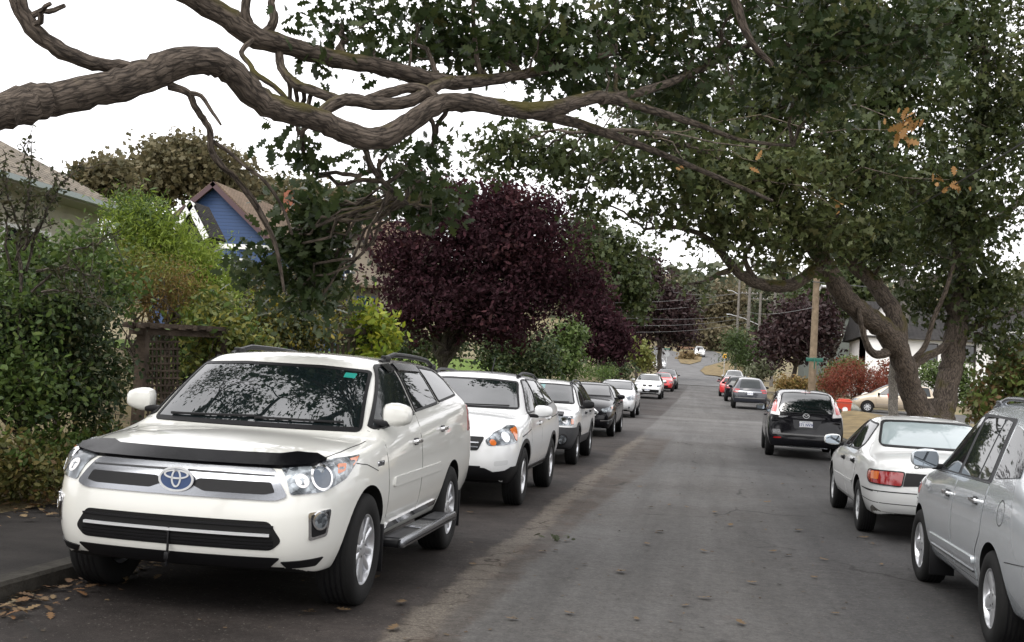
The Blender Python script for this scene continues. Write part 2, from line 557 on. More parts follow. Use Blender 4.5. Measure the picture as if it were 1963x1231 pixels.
        fin.set_sharp_from_angle(angle=math.radians(38))
        c.body = link('body', fin, c.root)
    # --- a panel that follows the body surface
    def ray(c, plane, a, b):
        if plane == 'L': o, d = Vector((c.X(a), 4, b)), Vector((0, -1, 0))
        elif plane == 'R': o, d = Vector((c.X(a), -4, b)), Vector((0, 1, 0))
        elif plane == 'F': o, d = Vector((8, a, b)), Vector((-1, 0, 0))
        elif plane == 'W': o, d = Vector((c.X(c.sp['sc'])+.10+.10*(1-min(1, abs(a)/.75)**2), a, b)), Vector((-1, 0, 0))
        elif plane == 'B': o, d = Vector((-8, a, b)), Vector((1, 0, 0))
        elif plane == 'T': o, d = Vector((c.X(a), b, 5)), Vector((0, 0, -1))
        elif plane in ('FL', 'FR', 'BL', 'BR'):      # seen diagonally onto a corner: a runs sideways
            sx = 1 if plane[0] == 'F' else -1
            sy = 1 if plane[1] == 'L' else -1
            d = Vector((-sx, -sy*.9, 0)).normalized()
            t = Vector((-sx*.9, sy, 0)).normalized()
            base = Vector((c.X(.35) if sx > 0 else c.X(c.sp['L']-.35), sy*(c.sp['W']/2-.3), 0))
            o = base+t*a+Vector((0, 0, b))-d*5
        h = c.bvh.ray_cast(o, d)
        if h[0] is None:
            q = o+d*(4 if plane in 'LR' else 5)
            h = c.bvh.find_nearest(o+d*(4.0 if len(plane) == 1 else 5.0)) if plane not in 'FB' else c.bvh.find_nearest(Vector((math.copysign(c.X(0) if plane == 'F' else c.sp['L']-c.x0, o.x), a, b)))
        return h[0], h[1]
    def panel(c, name, plane, poly, m, off=.004, thick=.012, res=.045, parent=None, label=None, flat=False):
        bm = bmesh.new()
        vs = [bm.verts.new((a, b, 0)) for a, b in poly]
        bm.faces.new(vs)
        A = [q[0] for q in poly]; B = [q[1] for q in poly]
        for ax, lo, hi in ((0, min(A), max(A)), (1, min(B), max(B))):
            k = max(1, int((hi-lo)/res))
            for t in range(1, k):
                co = [0, 0, 0]; no = [0, 0, 0]
                co[ax] = lo+(hi-lo)*t/k; no[ax] = 1
                bmesh.ops.bisect_plane(bm, geom=bm.verts[:]+bm.edges[:]+bm.faces[:], plane_co=co, plane_no=no, dist=1e-5)
        bmesh.ops.triangulate(bm, faces=[f for f in bm.faces if len(f.verts) > 4])
        bm.verts.index_update(); bm.normal_update()
        pos, nor = [], []
        for v in bm.verts:
            h, nn = c.ray(plane, v.co.x, v.co.y)
            pos.append(h+nn*off); nor.append(nn)
        be = [(e.verts[0].index, e.verts[1].index) for e in bm.edges if e.is_boundary]
        fs = [[v.index for v in f.verts] for f in bm.faces]
        bm.free()
        n = len(pos)
        mb = MB()
        mb.add(pos+[q-nn*(thick+off) for q, nn in zip(pos, nor)], fs+[(a, b, b+n, a+n) for a, b in be], 0, True)
        me = bpy.data.meshes.new(name)
        me.from_pydata(mb.v, [], mb.f)
        me.materials.append(m)
        b2 = bmesh.new(); b2.from_mesh(me)
        bmesh.ops.recalc_face_normals(b2, faces=b2.faces)
        b2.faces.ensure_lookup_table()
        # outward
        f0 = b2.faces[0]
        if f0.normal.dot(nor[fs[0][0]]) < 0: bmesh.ops.reverse_faces(b2, faces=b2.faces)
        for f in b2.faces: f.smooth = True
        b2.to_mesh(me); b2.free()
        me.set_sharp_from_angle(angle=math.radians(50))
        o = link(name, me, parent or c.root)
        if label: o['label'] = label
        return o
    def strip(c, name, plane, line, wd, m, off=.003, thick=.006, parent=None, res=.05, closed=False):
        """a narrow strip along a polyline on the surface (trim, seals, shut lines)"""
        pts = [Vector(q) for q in line]
        if closed: pts = pts+[pts[0]]
        dense = []
        for a, b in zip(pts[:-1], pts[1:]):
            k = max(1, int((b-a).length/res))
            dense += [a+(b-a)*t/k for t in range(k)]
        if not closed: dense.append(pts[-1])
        n = len(dense); vs = []
        for i in range(n):
            t = (dense[(i+1) % n] if closed else dense[min(i+1, n-1)])-(dense[i-1] if closed else dense[max(i-1, 0)])
            t.normalize(); nn = Vector((-t.y, t.x))
            row = []
            for sd in (1, -1):
                q = dense[i]+nn*sd*wd/2
                h, no = c.ray(plane, q.x, q.y)
                row.append((h+no*off, h-no*thick))
            vs += [row[0][1], row[0][0], row[1][0], row[1][1]]
        fs = []
        for i in range(n if closed else n-1):
            a, b = i*4, ((i+1) % n)*4
            fs += [(a, a+1, b+1, b), (a+1, a+2, b+2, b+1), (a+2, a+3, b+3, b+2)]
        mb = MB().add(vs, fs, 0, True)
        return mb.emit(name, m, parent or c.root)
    def both(c, fn):
        """make a side piece on both flanks"""
        for pl in ('L', 'R'): fn(pl)
    def wheel_mesh(c):
        p = c.sp; R = c.R; rr = p.get('rim', R*.64); tw = p.get('tw', .215)
        seg = 40 if c.lv > 1 else 24
        t = MB().lathe([(rr-.01, -tw*.42), (rr+.012, -tw*.49), (R-.045, -tw*.5), (R-.012, -tw*.44), (R, -tw*.36), (R, tw*.36),
                        (R-.012, tw*.44), (R-.045, tw*.5), (rr+.012, tw*.49), (rr-.008, tw*.42)], seg=seg, closed=True)
        for k in (-.22, -.07, .07, .22):      # tread grooves
            t.lathe([(R+.0015, tw*k-.006), (R+.0015, tw*k+.006)], seg=seg, mi=1)
        b = MB().lathe([(rr-.012, -tw*.42), (rr-.03, -tw*.3), (rr-.03, tw*.25), (rr-.012, tw*.42), (rr+.004, tw*.44), (rr+.004, tw*.40)], seg=seg)
        b.lathe([(0.001, tw*.02), (rr-.02, tw*.0)], seg=seg, mi=1)
        b.lathe([(R*.38, tw*.10), (0.001, tw*.10)], seg=24, mi=2)
        s = MB()
        st = p.get('spokes', (5, .07, .05, 0))
        nsp, w0, w1, pair = st
        yh, yr = tw*.36, tw*.41
        angs = []
        for k in range(nsp):
            a = 2*math.pi*k/nsp+.3
            angs += [a-pair, a+pair] if pair else [a]
        for a in angs:
            ca, sa = math.cos(a), math.sin(a)
            def pt(r, y, o): return (ca*r-sa*o, y, sa*r+ca*o)
            r0, rm, r1 = .035, rr*.55, rr-.006
            wm = (w0+w1)/2
            vs = []
            for r, y, w_, dp in ((r0, yh, w0, .04), (rm, yh+.002, wm, .03), (r1, yr-.004, w1, .03)):
                vs += [pt(r, y-.008, -w_/2), pt(r, y, -w_*.28), pt(r, y, w_*.28), pt(r, y-.008, w_/2), pt(r, y-dp, w_/2), pt(r, y-dp, -w_/2)]
            fs = [(o+i, o+(i+1) % 6, o+6+(i+1) % 6, o+6+i) for o in (0, 6) for i in range(6)]+[tuple(range(6)), tuple(range(12, 18))]
            s.add(vs, fs, 0, False)
        s.lathe([(.075, yh-.03), (.075, yh-.004), (.06, yh+.004), (.03, yh+.008), (.001, yh+.008)], seg=20)
        for k in range(5):
            a = 2*math.pi*(k+.5)/5
            s.lathe([(.009, yh-.01), (.009, yh+.006), (.001, yh+.006)], seg=8, mi=1, c=(.05*math.cos(a), 0, .05*math.sin(a)))
        return (t.mesh('tyre', [RUB, BLACKP]), b.mesh('wheel', [p.get('rimmat', ALLOY), BLACKP, GREYP]), s.mesh('rim', [p.get('rimmat', ALLOY), GREYP]))
    def wheels(c):
        p = c.sp
        t, b, s = c.wheel_mesh()
        tw = p.get('tw', .215)
        yo = p['W']/2-p.get('inset', .03)-tw/2
        steer = p.get('steer', 0)
        for sx, st in ((p['wb']/2, steer), (-p['wb']/2, 0)):
            for sg in (1, -1):
                wh = link('wheel', b, c.root)
                wh.location = (sx, sg*yo, c.R)
                wh.rotation_euler = (0, random.uniform(0, 1), (0 if sg > 0 else math.pi)+st)
                link('tyre', t, wh); link('rim', s, wh)
    # --- common fittings
    def windows(c, wins, trim=True, glass=None, rim=.018, trimmat=None):
        """side windows given as outlines in (distance from the nose, height)"""
        g = glass or GLASS
        def f(pl):
            for wn in wins:
                o = c.panel('window', pl, wn, g, off=.007, thick=.01, res=.05)
                if trim: c.strip('window_seal', pl, wn, rim, trimmat or BLACKP, off=.010, parent=o, closed=True)
        c.both(f)
    def doors(c, drs, handles, hmat=None, hsize=(.19, .035)):
        def f(pl):
            sg = 1 if pl == 'L' else -1
            for dr, (hs, hz) in zip(drs, handles):
                o = c.panel('door', pl, dr, c.paint, off=.003, thick=.02, res=.05)
                c.strip('shut_line', pl, dr, .012, GAP, off=.0012, parent=o, closed=True, res=.08)
                h, nn = c.ray(pl, hs, hz)
                q = MB().rbox(h+nn*.028, (hsize[0], .022, hsize[1]), .010)
                q.rbox(h+nn*.004, (hsize[0]*.55, .02, hsize[1]*1.7), .009, mi=1)
                for e in (-1, 1): q.rbox(h+nn*.014+Vector((e*hsize[0]*.42, 0, 0)), (.03, .03, hsize[1]*.8), .008)
                q.emit('door_handle', [hmat or c.paint, GREYP], o)
        c.both(f)
    def mirrors(c, s, z, size=(.12, .23, .17), m=None, out_=.2, stem=.1, glassback=True):
        for sg in (1, -1):
            pl = 'L' if sg > 0 else 'R'
            h, nn = c.ray(pl, s, z-.06)
            y0 = abs(h.y)
            cx, cyy = c.X(s)-.02, sg*(y0+stem+size[1]/2-.03)
            b = MB()
            bm = bmesh.new()
            bmesh.ops.create_cube(bm, size=1.0)
            bmesh.ops.subdivide_edges(bm, edges=bm.edges[:], cuts=3, use_grid_fill=True)
            for v in bm.verts:
                q = v.co*2
                l4 = (abs(q.x)**4+abs(q.y)**4+abs(q.z)**4)**.25
                q = q/max(l4, 1e-6)*(max(abs(q.x), abs(q.y), abs(q.z)))
                taper = 1-.22*max(0, q.y*sg)-.12*max(0, q.x)
                v.co = Vector((q.x*size[0]/2*(1 if q.x > 0 else .7), q.y*size[1]/2, q.z*size[2]/2*taper))
            bm.verts.index_update()
            b.add([v.co+Vector((cx, cyy, z)) for v in bm.verts], [[v.index for v in f.verts] for f in bm.faces], 0, True)
            bm.free()
            b.rbox((c.X(s), sg*(y0+stem*.4), z-size[2]*.38), (size[0]*.6, stem*1.9, .05), .015, mi=1)
            o = b.emit('side_mirror', [m or c.paint, c.sp.get('stemmat', BLACKP)], c.root)
            g = MB().prism(rnd([(-size[1]*.43, -size[2]*.38), (size[1]*.43, -size[2]*.34), (size[1]*.42, size[2]*.34), (-size[1]*.43, size[2]*.40)], .03),
                           (cx-size[0]*.37, cyy, z), (0, sg, 0), (0, 0, 1), (1, 0, 0), .012)
            g.emit('mirror_glass', mat('mirror_glass', (.3, .34, .38), rough=.02, metal=1.0), o)
    def windscreen(c, poly, plane='W', name='windshield', m=None, wip=None, seal=True):
        g = c.panel(name, plane, poly, m or SCREEN, off=.007, thick=.01, res=.04 if c.lv > 1 else .06)
        if seal: c.strip('window_seal', plane, poly, .02, BLACKP, off=.010, parent=g, closed=True, res=.04)
        if wip:
            for (a, b), (d, e) in wip:
                p0, n0 = c.ray(plane, a, b); p1, n1 = c.ray(plane, d, e)
                mid = [p0.lerp(p1, t) for t in (0, .5, 1)]
                pts = []
                for t in range(7):
                    u = t/6
                    h, nn = c.ray(plane, a+(d-a)*u, b+(e-b)*u)
                    pts.append(h+nn*.022)
                MB().tube(pts, [.012]+[.009]*6, seg=5).emit('wiper', BLACKP, c.root)
        return g
    def rails(c, s0, s1, y, m=None, h=.05, r=.018):
        for sg in (1, -1):
            pts = []
            for t in range(11):
                u = t/10
                q, nn = c.ray('T', s0+(s1-s0)*u, sg*y)
                lift = h*min(1, 6*u, 6*(1-u))
                pts.append(q+Vector((0, 0, lift-.005)))
            b = MB().tube(pts, r, seg=8)
            for u in (.08, .92):
                q, nn = c.ray('T', s0+(s1-s0)*u, sg*y)
                b.rbox(q+Vector((0, 0, h*.35)), (.16, .05, h*.9), .015)
            b.emit('roof_rail', m or BLACKP, c.root)
    def plate(c, end, z, text, w_=.30, hgt=.155, top='', y=0):
        pl = 'F' if end > 0 else 'B'
        h, nn = c.ray(pl, y, z)
        ux = (0, end, 0)
        o = MB().prism(rnd([(-w_/2, -hgt/2), (w_/2, -hgt/2), (w_/2, hgt/2), (-w_/2, hgt/2)], .015), h+Vector((end*.006, 0, 0)), ux, (0, 0, 1), (end, 0, 0), .012).emit('licence_plate', PLATE, c.root)
        if text:
            text_part('plate_number', text, .085, PLATET, o, h+Vector((end*.0195, 0, -.008)), ux, (0, 0, 1), bold=.0015)
        if top:
            text_part('plate_heading', top, .026, PLATET, o, h+Vector((end*.0195, 0, .052)), ux, (0, 0, 1))
        return o
    def place_on(c, plane, a, b, lift=0.0):
        h, nn = c.ray(plane, a, b)
        return h+nn*lift, nn
# ---------------------------------------------------------------- ground, road, pavements
def smooth(a, b, x):
    t = min(1, max(0, (x-a)/(b-a)))
    return t*t*(3-2*t)
KL, KR = -4.42, 4.02                      # kerb faces
def terrain(x, y):
    z = gz(x, y)
    left = smooth(-6.4, -12.5, x)*1.75*smooth(2, 14, y)*(1-smooth(95, 125, y))
    right = smooth(7, 13, x)*.35
    road = 0.12
    if KL-.05 < x < KR+.05 and y < 112: road = -0.06
    if y > 112: road = 0.0
    if KR < x < 30 and 52 < y < 76: road = 0.04; right = 0
    return z+left+right+road

def sheet(name, xs, ys, zf, m, kind='structure', parent=None):
    vs = [(x, y, zf(x, y)) for y in ys for x in xs]
    nx = len(xs)
    fs = [(j*nx+i, j*nx+i+1, (j+1)*nx+i+1, (j+1)*nx+i) for j in range(len(ys)-1) for i in range(nx-1)]
    o = MB().add(vs, fs, 0, True).emit(name, m, parent)
    o['kind'] = kind
    return o

def ground_px(px, py, lift=0.0):
    d = (CF + XC*((px-981.5)/FPX) - YC*((py-615.5)/FPX))
    a = 2.0
    while a < 600:
        q = Vector((0, 0, CAM_H))+d*a
        if q.z < gz(q.x, q.y): return Vector((q.x, q.y, gz(q.x, q.y)+lift))
        a *= 1.003
    return None

def drape(name, pts, m, lift, kind='structure', res=2.5):
    """a flat-lying patch following the slope of the street"""
    bm = bmesh.new()
    bm.faces.new([bm.verts.new((p[0], p[1], 0)) for p in pts])
    ys = [p[1] for p in pts]; xs = [p[0] for p in pts]
    for ax, lo, hi in ((0, min(xs), max(xs)), (1, min(ys), max(ys))):
        k = int((hi-lo)/res)
        for t in range(1, k):
            co = [0, 0, 0]; no = [0, 0, 0]; co[ax] = lo+(hi-lo)*t/k; no[ax] = 1
            bmesh.ops.bisect_plane(bm, geom=bm.verts[:]+bm.edges[:]+bm.faces[:], plane_co=co, plane_no=no, dist=1e-4)
    bm.verts.index_update()
    o = MB().add([(v.co.x, v.co.y, gz(v.co.x, v.co.y)+lift) for v in bm.verts], [[v.index for v in f.verts] for f in bm.faces], 0, True).emit(name, m)
    bm.free()
    o['kind'] = kind
    return o

# soil / dry grass / moss
def ground_mat():
    m, nt, b = new_mat('verge_ground')
    t = nt.nodes.new('ShaderNodeTexCoord')
    n = nt.nodes.new('ShaderNodeTexNoise'); n.inputs['Scale'].default_value = .35; n.inputs['Detail'].default_value = 9
    n2 = nt.nodes.new('ShaderNodeTexNoise'); n2.inputs['Scale'].default_value = 18; n2.inputs['Detail'].default_value = 5
    nt.links.new(t.outputs['Object'], n.inputs['Vector']); nt.links.new(t.outputs['Object'], n2.inputs['Vector'])
    a = nt.nodes.new('ShaderNodeMath'); a.operation = 'MULTIPLY_ADD'; a.inputs[1].default_value = .4
    nt.links.new(n2.outputs['Fac'], a.inputs[0]); nt.links.new(n.outputs['Fac'], a.inputs[2])
    r = ramp(nt, [(.5, (.045, .035, .022)), (.62, (.11, .085, .045)), (.75, (.17, .14, .07)), (.9, (.09, .09, .035))])
    nt.links.new(a.outputs[0], r.inputs['Fac']); nt.links.new(r.outputs['Color'], b.inputs['Base Color'])
    b.inputs['Roughness'].default_value = .95
    bp = nt.nodes.new('ShaderNodeBump'); bp.inputs['Strength'].default_value = .8; bp.inputs['Distance'].default_value = .05
    nt.links.new(n2.outputs['Fac'], bp.inputs['Height']); nt.links.new(bp.outputs['Normal'], b.inputs['Normal'])
    return m
GROUND = ground_mat()
xs = [-160, -110, -80, -60, -45, -35, -28, -22, -18]+[-16+.8*k for k in range(13)]+[-6.2, -5.4, -4.9, -4.55, KL-.02, -3.5, -1.5, 0.5, 2.5, KR+.02, 4.3, 5, 6, 7, 8, 9, 10.5, 12, 14, 17, 21, 26, 33, 42, 55, 80, 110, 160]
ys = [-25, -15, -8, -3]+[2*k for k in range(0, 52)]+[104, 106, 108, 110, 111.9, 112.1, 115, 120, 126, 132, 140, 150, 160, 170, 180, 190, 200, 212, 225, 240, 260, 285, 320, 370, 450]
sheet('ground', xs, ys, terrain, GROUND)

def road_mat():
    m, nt, b = new_mat('road_asphalt')
    N, Lk = nt.nodes.new, nt.links.new
    t = N('ShaderNodeTexCoord')
    def noise(sc, det=6, rough=.55, vec=None):
        n = N('ShaderNodeTexNoise'); n.inputs['Scale'].default_value = sc; n.inputs['Detail'].default_value = det; n.inputs['Roughness'].default_value = rough
        Lk(vec or t.outputs['Object'], n.inputs['Vector']); return n.outputs['Fac']
    def math_(op, a, b_=None, c_=None):
        q = N('ShaderNodeMath'); q.operation = op
        for k, v in enumerate((a, b_, c_)):
            if v is None: continue
            if isinstance(v, (int, float)): q.inputs[k].default_value = v
            else: Lk(v, q.inputs[k])
        return q.outputs[0]
    def rng(v, a, b_, lo=0.0, hi=1.0):
        q = N('ShaderNodeMapRange'); q.interpolation_type = 'SMOOTHSTEP'
        Lk(v, q.inputs['Value'])
        for nme, vv in (('From Min', a), ('From Max', b_), ('To Min', lo), ('To Max', hi)): q.inputs[nme].default_value = vv
        return q.outputs['Result']
    def mixc(f, a, b_):
        q = N('ShaderNodeMix'); q.data_type = 'RGBA'
        if isinstance(f, float): q.inputs['Factor'].default_value = f
        else: Lk(f, q.inputs['Factor'])
        for nme, v in (('A', a), ('B', b_)):
            if isinstance(v, tuple): q.inputs[nme].default_value = (*v, 1)
            else: Lk(v, q.inputs[nme])
        return q.outputs['Result']
    sx = N('ShaderNodeSeparateXYZ'); Lk(t.outputs['Object'], sx.inputs[0])
    X, Y = sx.outputs['X'], sx.outputs['Y']
    big, mid, fine = noise(.25, 5), noise(1.6, 7, .65), noise(70, 3, .7)
    edge = noise(2.2, 6, .7)
    xw = math_('MULTIPLY_ADD', edge, .30, X)                     # X with a ragged edge
    xw = math_('MULTIPLY_ADD', big, .35, xw)
    xw = math_('ADD', xw, -.325)
    # stretched noise: streaks along the street
    mp = N('ShaderNodeMapping'); mp.inputs['Scale'].default_value = (2.2, .12, 1); Lk(t.outputs['Object'], mp.inputs['Vector'])
    streak = noise(1.0, 6, .6, mp.outputs['Vector'])
    lane = mixc(rng(streak, .3, .7), (.062, .060, .058), (.098, .095, .092))
    lane = mixc(rng(big, .35, .7, 0, .45), lane, (.072, .068, .064))
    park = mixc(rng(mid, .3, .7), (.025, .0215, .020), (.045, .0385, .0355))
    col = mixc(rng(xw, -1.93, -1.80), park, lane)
    # old worn seam: pale gravelly band with brown patches
    near = math_('MULTIPLY', rng(Y, 31, 36, 1, 0), 1.0)
    w_edge = math_('MULTIPLY_ADD', rng(Y, 9, 26), .5, -1.48)   # it widens away from the camera
    s_in = rng(xw, -1.98, -1.86)
    s_out = rng(math_('SUBTRACT', xw, w_edge), -.05, .08, 1, 0)
    seam = math_('MULTIPLY', math_('MULTIPLY', s_in, s_out), near)
    s_pale = math_('MULTIPLY', math_('MULTIPLY', s_in, rng(xw, -1.72, -1.60, 1, 0)), near)
    speck = rng(fine, .35, .65)
    seamc = mixc(speck, (.065, .056, .047), (.145, .127, .106))
    brown = math_('MULTIPLY', rng(mid, .48, .60), rng(xw, -1.80, -1.62))
    patch = mixc(rng(mid, .42, .58), (.062, .053, .045), (.040, .027, .019))
    red = rng(noise(3.1, 7, .7), .60, .68)
    patch = mixc(math_('MULTIPLY', red, .8), patch, (.085, .042, .022))
    col = mixc(math_('MULTIPLY', seam, .6), col, patch)
    vs = N('ShaderNodeTexVoronoi'); vs.feature = 'DISTANCE_TO_EDGE'; vs.inputs['Scale'].default_value = 3.2
    w2 = N('ShaderNodeMix'); w2.data_type = 'VECTOR'; w2.inputs['Factor'].default_value = .2
    n9 = N('ShaderNodeTexNoise'); n9.inputs['Scale'].default_value = 5; n9.inputs['Detail'].default_value = 6; Lk(t.outputs['Object'], n9.inputs['Vector'])
    Lk(t.outputs['Object'], w2.inputs['A']); Lk(n9.outputs['Color'], w2.inputs['B']); Lk(w2.outputs['Result'], vs.inputs['Vector'])
    seamc = mixc(math_('MULTIPLY', rng(vs.outputs['Distance'], .01, .05, 1, 0), rng(mid, .42, .52)), seamc, (.03, .023, .018))
    seamc = mixc(math_('MULTIPLY', brown, .6), seamc, (.055, .034, .022))
    col = mixc(math_('MULTIPLY', s_pale, .9), col, seamc)
    # darker right half of the lane; under-car shade painted in along both kerbs
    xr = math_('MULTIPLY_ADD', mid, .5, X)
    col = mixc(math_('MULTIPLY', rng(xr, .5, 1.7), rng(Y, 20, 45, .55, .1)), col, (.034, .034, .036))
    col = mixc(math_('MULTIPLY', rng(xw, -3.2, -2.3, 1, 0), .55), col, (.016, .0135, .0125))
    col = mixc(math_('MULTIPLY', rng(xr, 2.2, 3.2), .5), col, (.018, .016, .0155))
    # patches and joints across the street
    def band(y0, y1, soft=.15):
        yy = math_('MULTIPLY_ADD', edge, .5, Y)
        return math_('MULTIPLY', rng(yy, y0, y0+soft), rng(yy, y1-soft, y1, 1, 0))
    col = mixc(math_('MULTIPLY', band(36, 46, .6), .35), col, (.115, .112, .11))
    col = mixc(math_('MULTIPLY', band(47, 49.5), .45), col, (.135, .132, .128))
    col = mixc(math_('MULTIPLY', band(58, 59), .5), col, (.035, .034, .034))
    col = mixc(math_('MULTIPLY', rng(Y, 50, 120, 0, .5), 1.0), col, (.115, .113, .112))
    # reddish leaf dust
    dust = math_('MULTIPLY', rng(noise(.9, 8, .75), .58, .74), rng(Y, 20, 45, .32, .1))
    col = mixc(dust, col, (.075, .050, .038))
    # cracks
    vo = N('ShaderNodeTexVoronoi'); vo.feature = 'DISTANCE_TO_EDGE'; vo.inputs['Scale'].default_value = .55
    wv = N('ShaderNodeMix'); wv.data_type = 'VECTOR'; wv.inputs['Factor'].default_value = .28
    nn = N('ShaderNodeTexNoise'); nn.inputs['Scale'].default_value = 1.6; nn.inputs['Detail'].default_value = 6; Lk(t.outputs['Object'], nn.inputs['Vector'])
    Lk(t.outputs['Object'], wv.inputs['A']); Lk(nn.outputs['Color'], wv.inputs['B']); Lk(wv.outputs['Result'], vo.inputs['Vector'])
    crack = math_('MULTIPLY', rng(vo.outputs['Distance'], .002, .012, 1, 0), rng(noise(.5, 3), .52, .6))
    col = mixc(math_('MULTIPLY', crack, .7), col, (.022, .021, .02))
    # grain: aggregate close by, blotches and scuffs further off
    g1 = math_('MULTIPLY_ADD', noise(34, 4, .85), .55, math_('MULTIPLY', noise(9, 8, .8), .45))
    grain = mixc(rng(g1, .36, .64), (.66, .66, .66), (1.32, 1.32, 1.32))
    spots = rng(noise(26, 2, .5), .66, .72)
    col = mixc(math_('MULTIPLY', spots, .55), col, (.03, .025, .021))
    pale = rng(noise(47, 1, .5), .68, .73)
    col = mixc(math_('MULTIPLY', pale, .5), col, (.15, .14, .125))
    gm = N('ShaderNodeMix'); gm.data_type = 'RGBA'; gm.blend_type = 'MULTIPLY'; gm.inputs['Factor'].default_value = .9
    Lk(col, gm.inputs['A']); Lk(grain, gm.inputs['B'])
    Lk(gm.outputs['Result'], b.inputs['Base Color'])
    Lk(rng(big, .35, .65, .7, .9), b.inputs['Roughness'])
    b.inputs['Specular IOR Level'].default_value = .15
    bp = N('ShaderNodeBump'); bp.inputs['Strength'].default_value = .35; bp.inputs['Distance'].default_value = .012
    Lk(noise(90, 4, .8), bp.inputs['Height']); Lk(bp.outputs['Normal'], b.inputs['Normal'])
    return m
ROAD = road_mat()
def camber(x, y): return gz(x, y)+.0-.03*max(0, (abs(x+.2)-2.6)/1.6)*0
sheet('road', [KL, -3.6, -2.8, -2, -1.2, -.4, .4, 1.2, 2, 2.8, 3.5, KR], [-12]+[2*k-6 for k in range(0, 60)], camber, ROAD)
HILLROAD = mat('old_asphalt', (.105, .104, .104), rough=.8, var=.25, vscale=.6)
q = lambda a: [tuple(ground_px(*p)[:2]) for p in a]
ends = [(KL, 111.9), (-4.6, 126), (-6.0, 140)]
hr = ends+q([(1262, 712), (1250, 690), (1240, 672), (1256, 664), (1300, 676), (1345, 676), (1350, 668), (1395, 683), (1398, 690), (1372, 697), (1350, 703), (1341, 712)])+[(2.0, 140), (3.2, 125), (KR, 111.9)]
drape('hill_road', hr, HILLROAD, .035)
STRAW = mat('dry_grass', (.14, .105, .052), rough=.95, var=.45, vscale=1.2, bump=.7, bscale=14)
drape('verge', q([(1300, 691), (1312, 682), (1330, 677), (1346, 685), (1343, 694), (1322, 700), (1305, 698)]), STRAW, .12, res=1.2)
drape('verge', q([(1343, 712), (1352, 704), (1392, 695), (1440, 690), (1450, 705), (1420, 716), (1400, 728), (1375, 722), (1352, 720)]), STRAW, .12, res=1.2)
drape('verge', q([(1290, 660), (1306, 650), (1345, 655), (1345, 672), (1305, 670)]), mat('red_soil', (.17, .10, .06), rough=.95, var=.4, vscale=1), .12, res=1.5)

KERB = mat('kerb_concrete', (.036, .033, .028), rough=.9, var=.45, vscale=5, bump=.5, bscale=30)
def kerb(name, x0, x1, y0, y1):
    ys = [y0+k*1.5 for k in range(int((y1-y0)/1.5)+1)]
    prof = [(x0, -.1), (x0, .125), (x0*.88+x1*.12, .135), (x0*.1+x1*.9, .13), (x1, .105), (x1, -.1)]
    vs = [(px_, y, gz(0, y)+pz+random.Random(int(y*10)).uniform(-.006, .006)) for y in ys for px_, pz in prof]
    n = len(prof)
    fs = [(j*n+i, j*n+i+1, (j+1)*n+i+1, (j+1)*n+i) for j in range(len(ys)-1) for i in range(n-1)]
    o = MB().add(vs, fs, 0, False).emit(name, KERB); o['kind'] = 'structure'
kerb('kerb', KL-.17, KL, -8, 111)
kerb('kerb', KR+.16, KR, -8, 54)
kerb('kerb', KR+.16, KR, 76, 111)
WALK = mat('pavement_asphalt', (.022, .0195, .018), rough=.85, var=.4, vscale=2.5, bump=.4, bscale=50)
sheet('pavement', [-6.3, -5.9, -5.4, -4.9, KL-.17], [-8+2*k for k in range(60)], lambda x, y: gz(x, y)+.128, WALK)
DRIVE = mat('driveway_asphalt', (.075, .073, .07), rough=.85, var=.3, vscale=1.5)
sheet('driveway', [KR, 5, 6, 8, 10, 13, 17, 22], [54, 57, 60, 63, 66, 69, 72, 75], lambda x, y: gz(x, y)+.09, DRIVE)
# dry grass verge on the right, mounded
sheet('verge', [KR+.16, 4.5, 5.2, 6.2, 7.2, 8.4], [-8+2*k for k in range(31)], lambda x, y: gz(x, y)+.13+.16*math.sin(math.pi*min(1, max(0, (x-KR-.1)/4.3)))+.35*smooth(44, 50, y)*smooth(54.5, 52, y)*math.sin(math.pi*min(1, max(0, (x-KR-.1)/4.3))), STRAW)
LAWN = mat('lawn_grass', (.085, .13, .02), rough=.9, var=.35, vscale=4, bump=.6, bscale=40)
sheet('lawn', [-20, -18, -16, -14, -12, -11, -10, -9, -8, -7.2, -6.6], [21+2*k for k in range(22)], lambda x, y: terrain(x, y)+.03, LAWN)
# ---------------------------------------------------------------- leaves and trees
OAK = [(0, 0), (.16, .05), (.24, .20), (.34, .09), (.44, .30), (.58, .12), (.70, .30), (.80, .13), (.92, .17), (1, 0),
       (.92, -.17), (.80, -.13), (.70, -.30), (.58, -.12), (.44, -.30), (.34, -.09), (.24, -.20), (.16, -.05)]
OAKS = [(0, 0), (.25, .2), (.36, .08), (.62, .32), (.74, .12), (1, .0), (.74, -.12), (.62, -.32), (.36, -.08), (.25, -.2)]
OVAL = [(0, 0), (.3, .22), (.65, .22), (1, 0), (.65, -.22), (.3, -.22)]
SLIM = [(0, 0), (.5, .11), (1, 0), (.5, -.11)]
RAGG = [(0, -.1), (.15, .35), (.45, .2), (.6, .5), (.75, .15), (1.05, .1), (.8, -.2), (.85, -.45), (.45, -.25), (.2, -.45)]

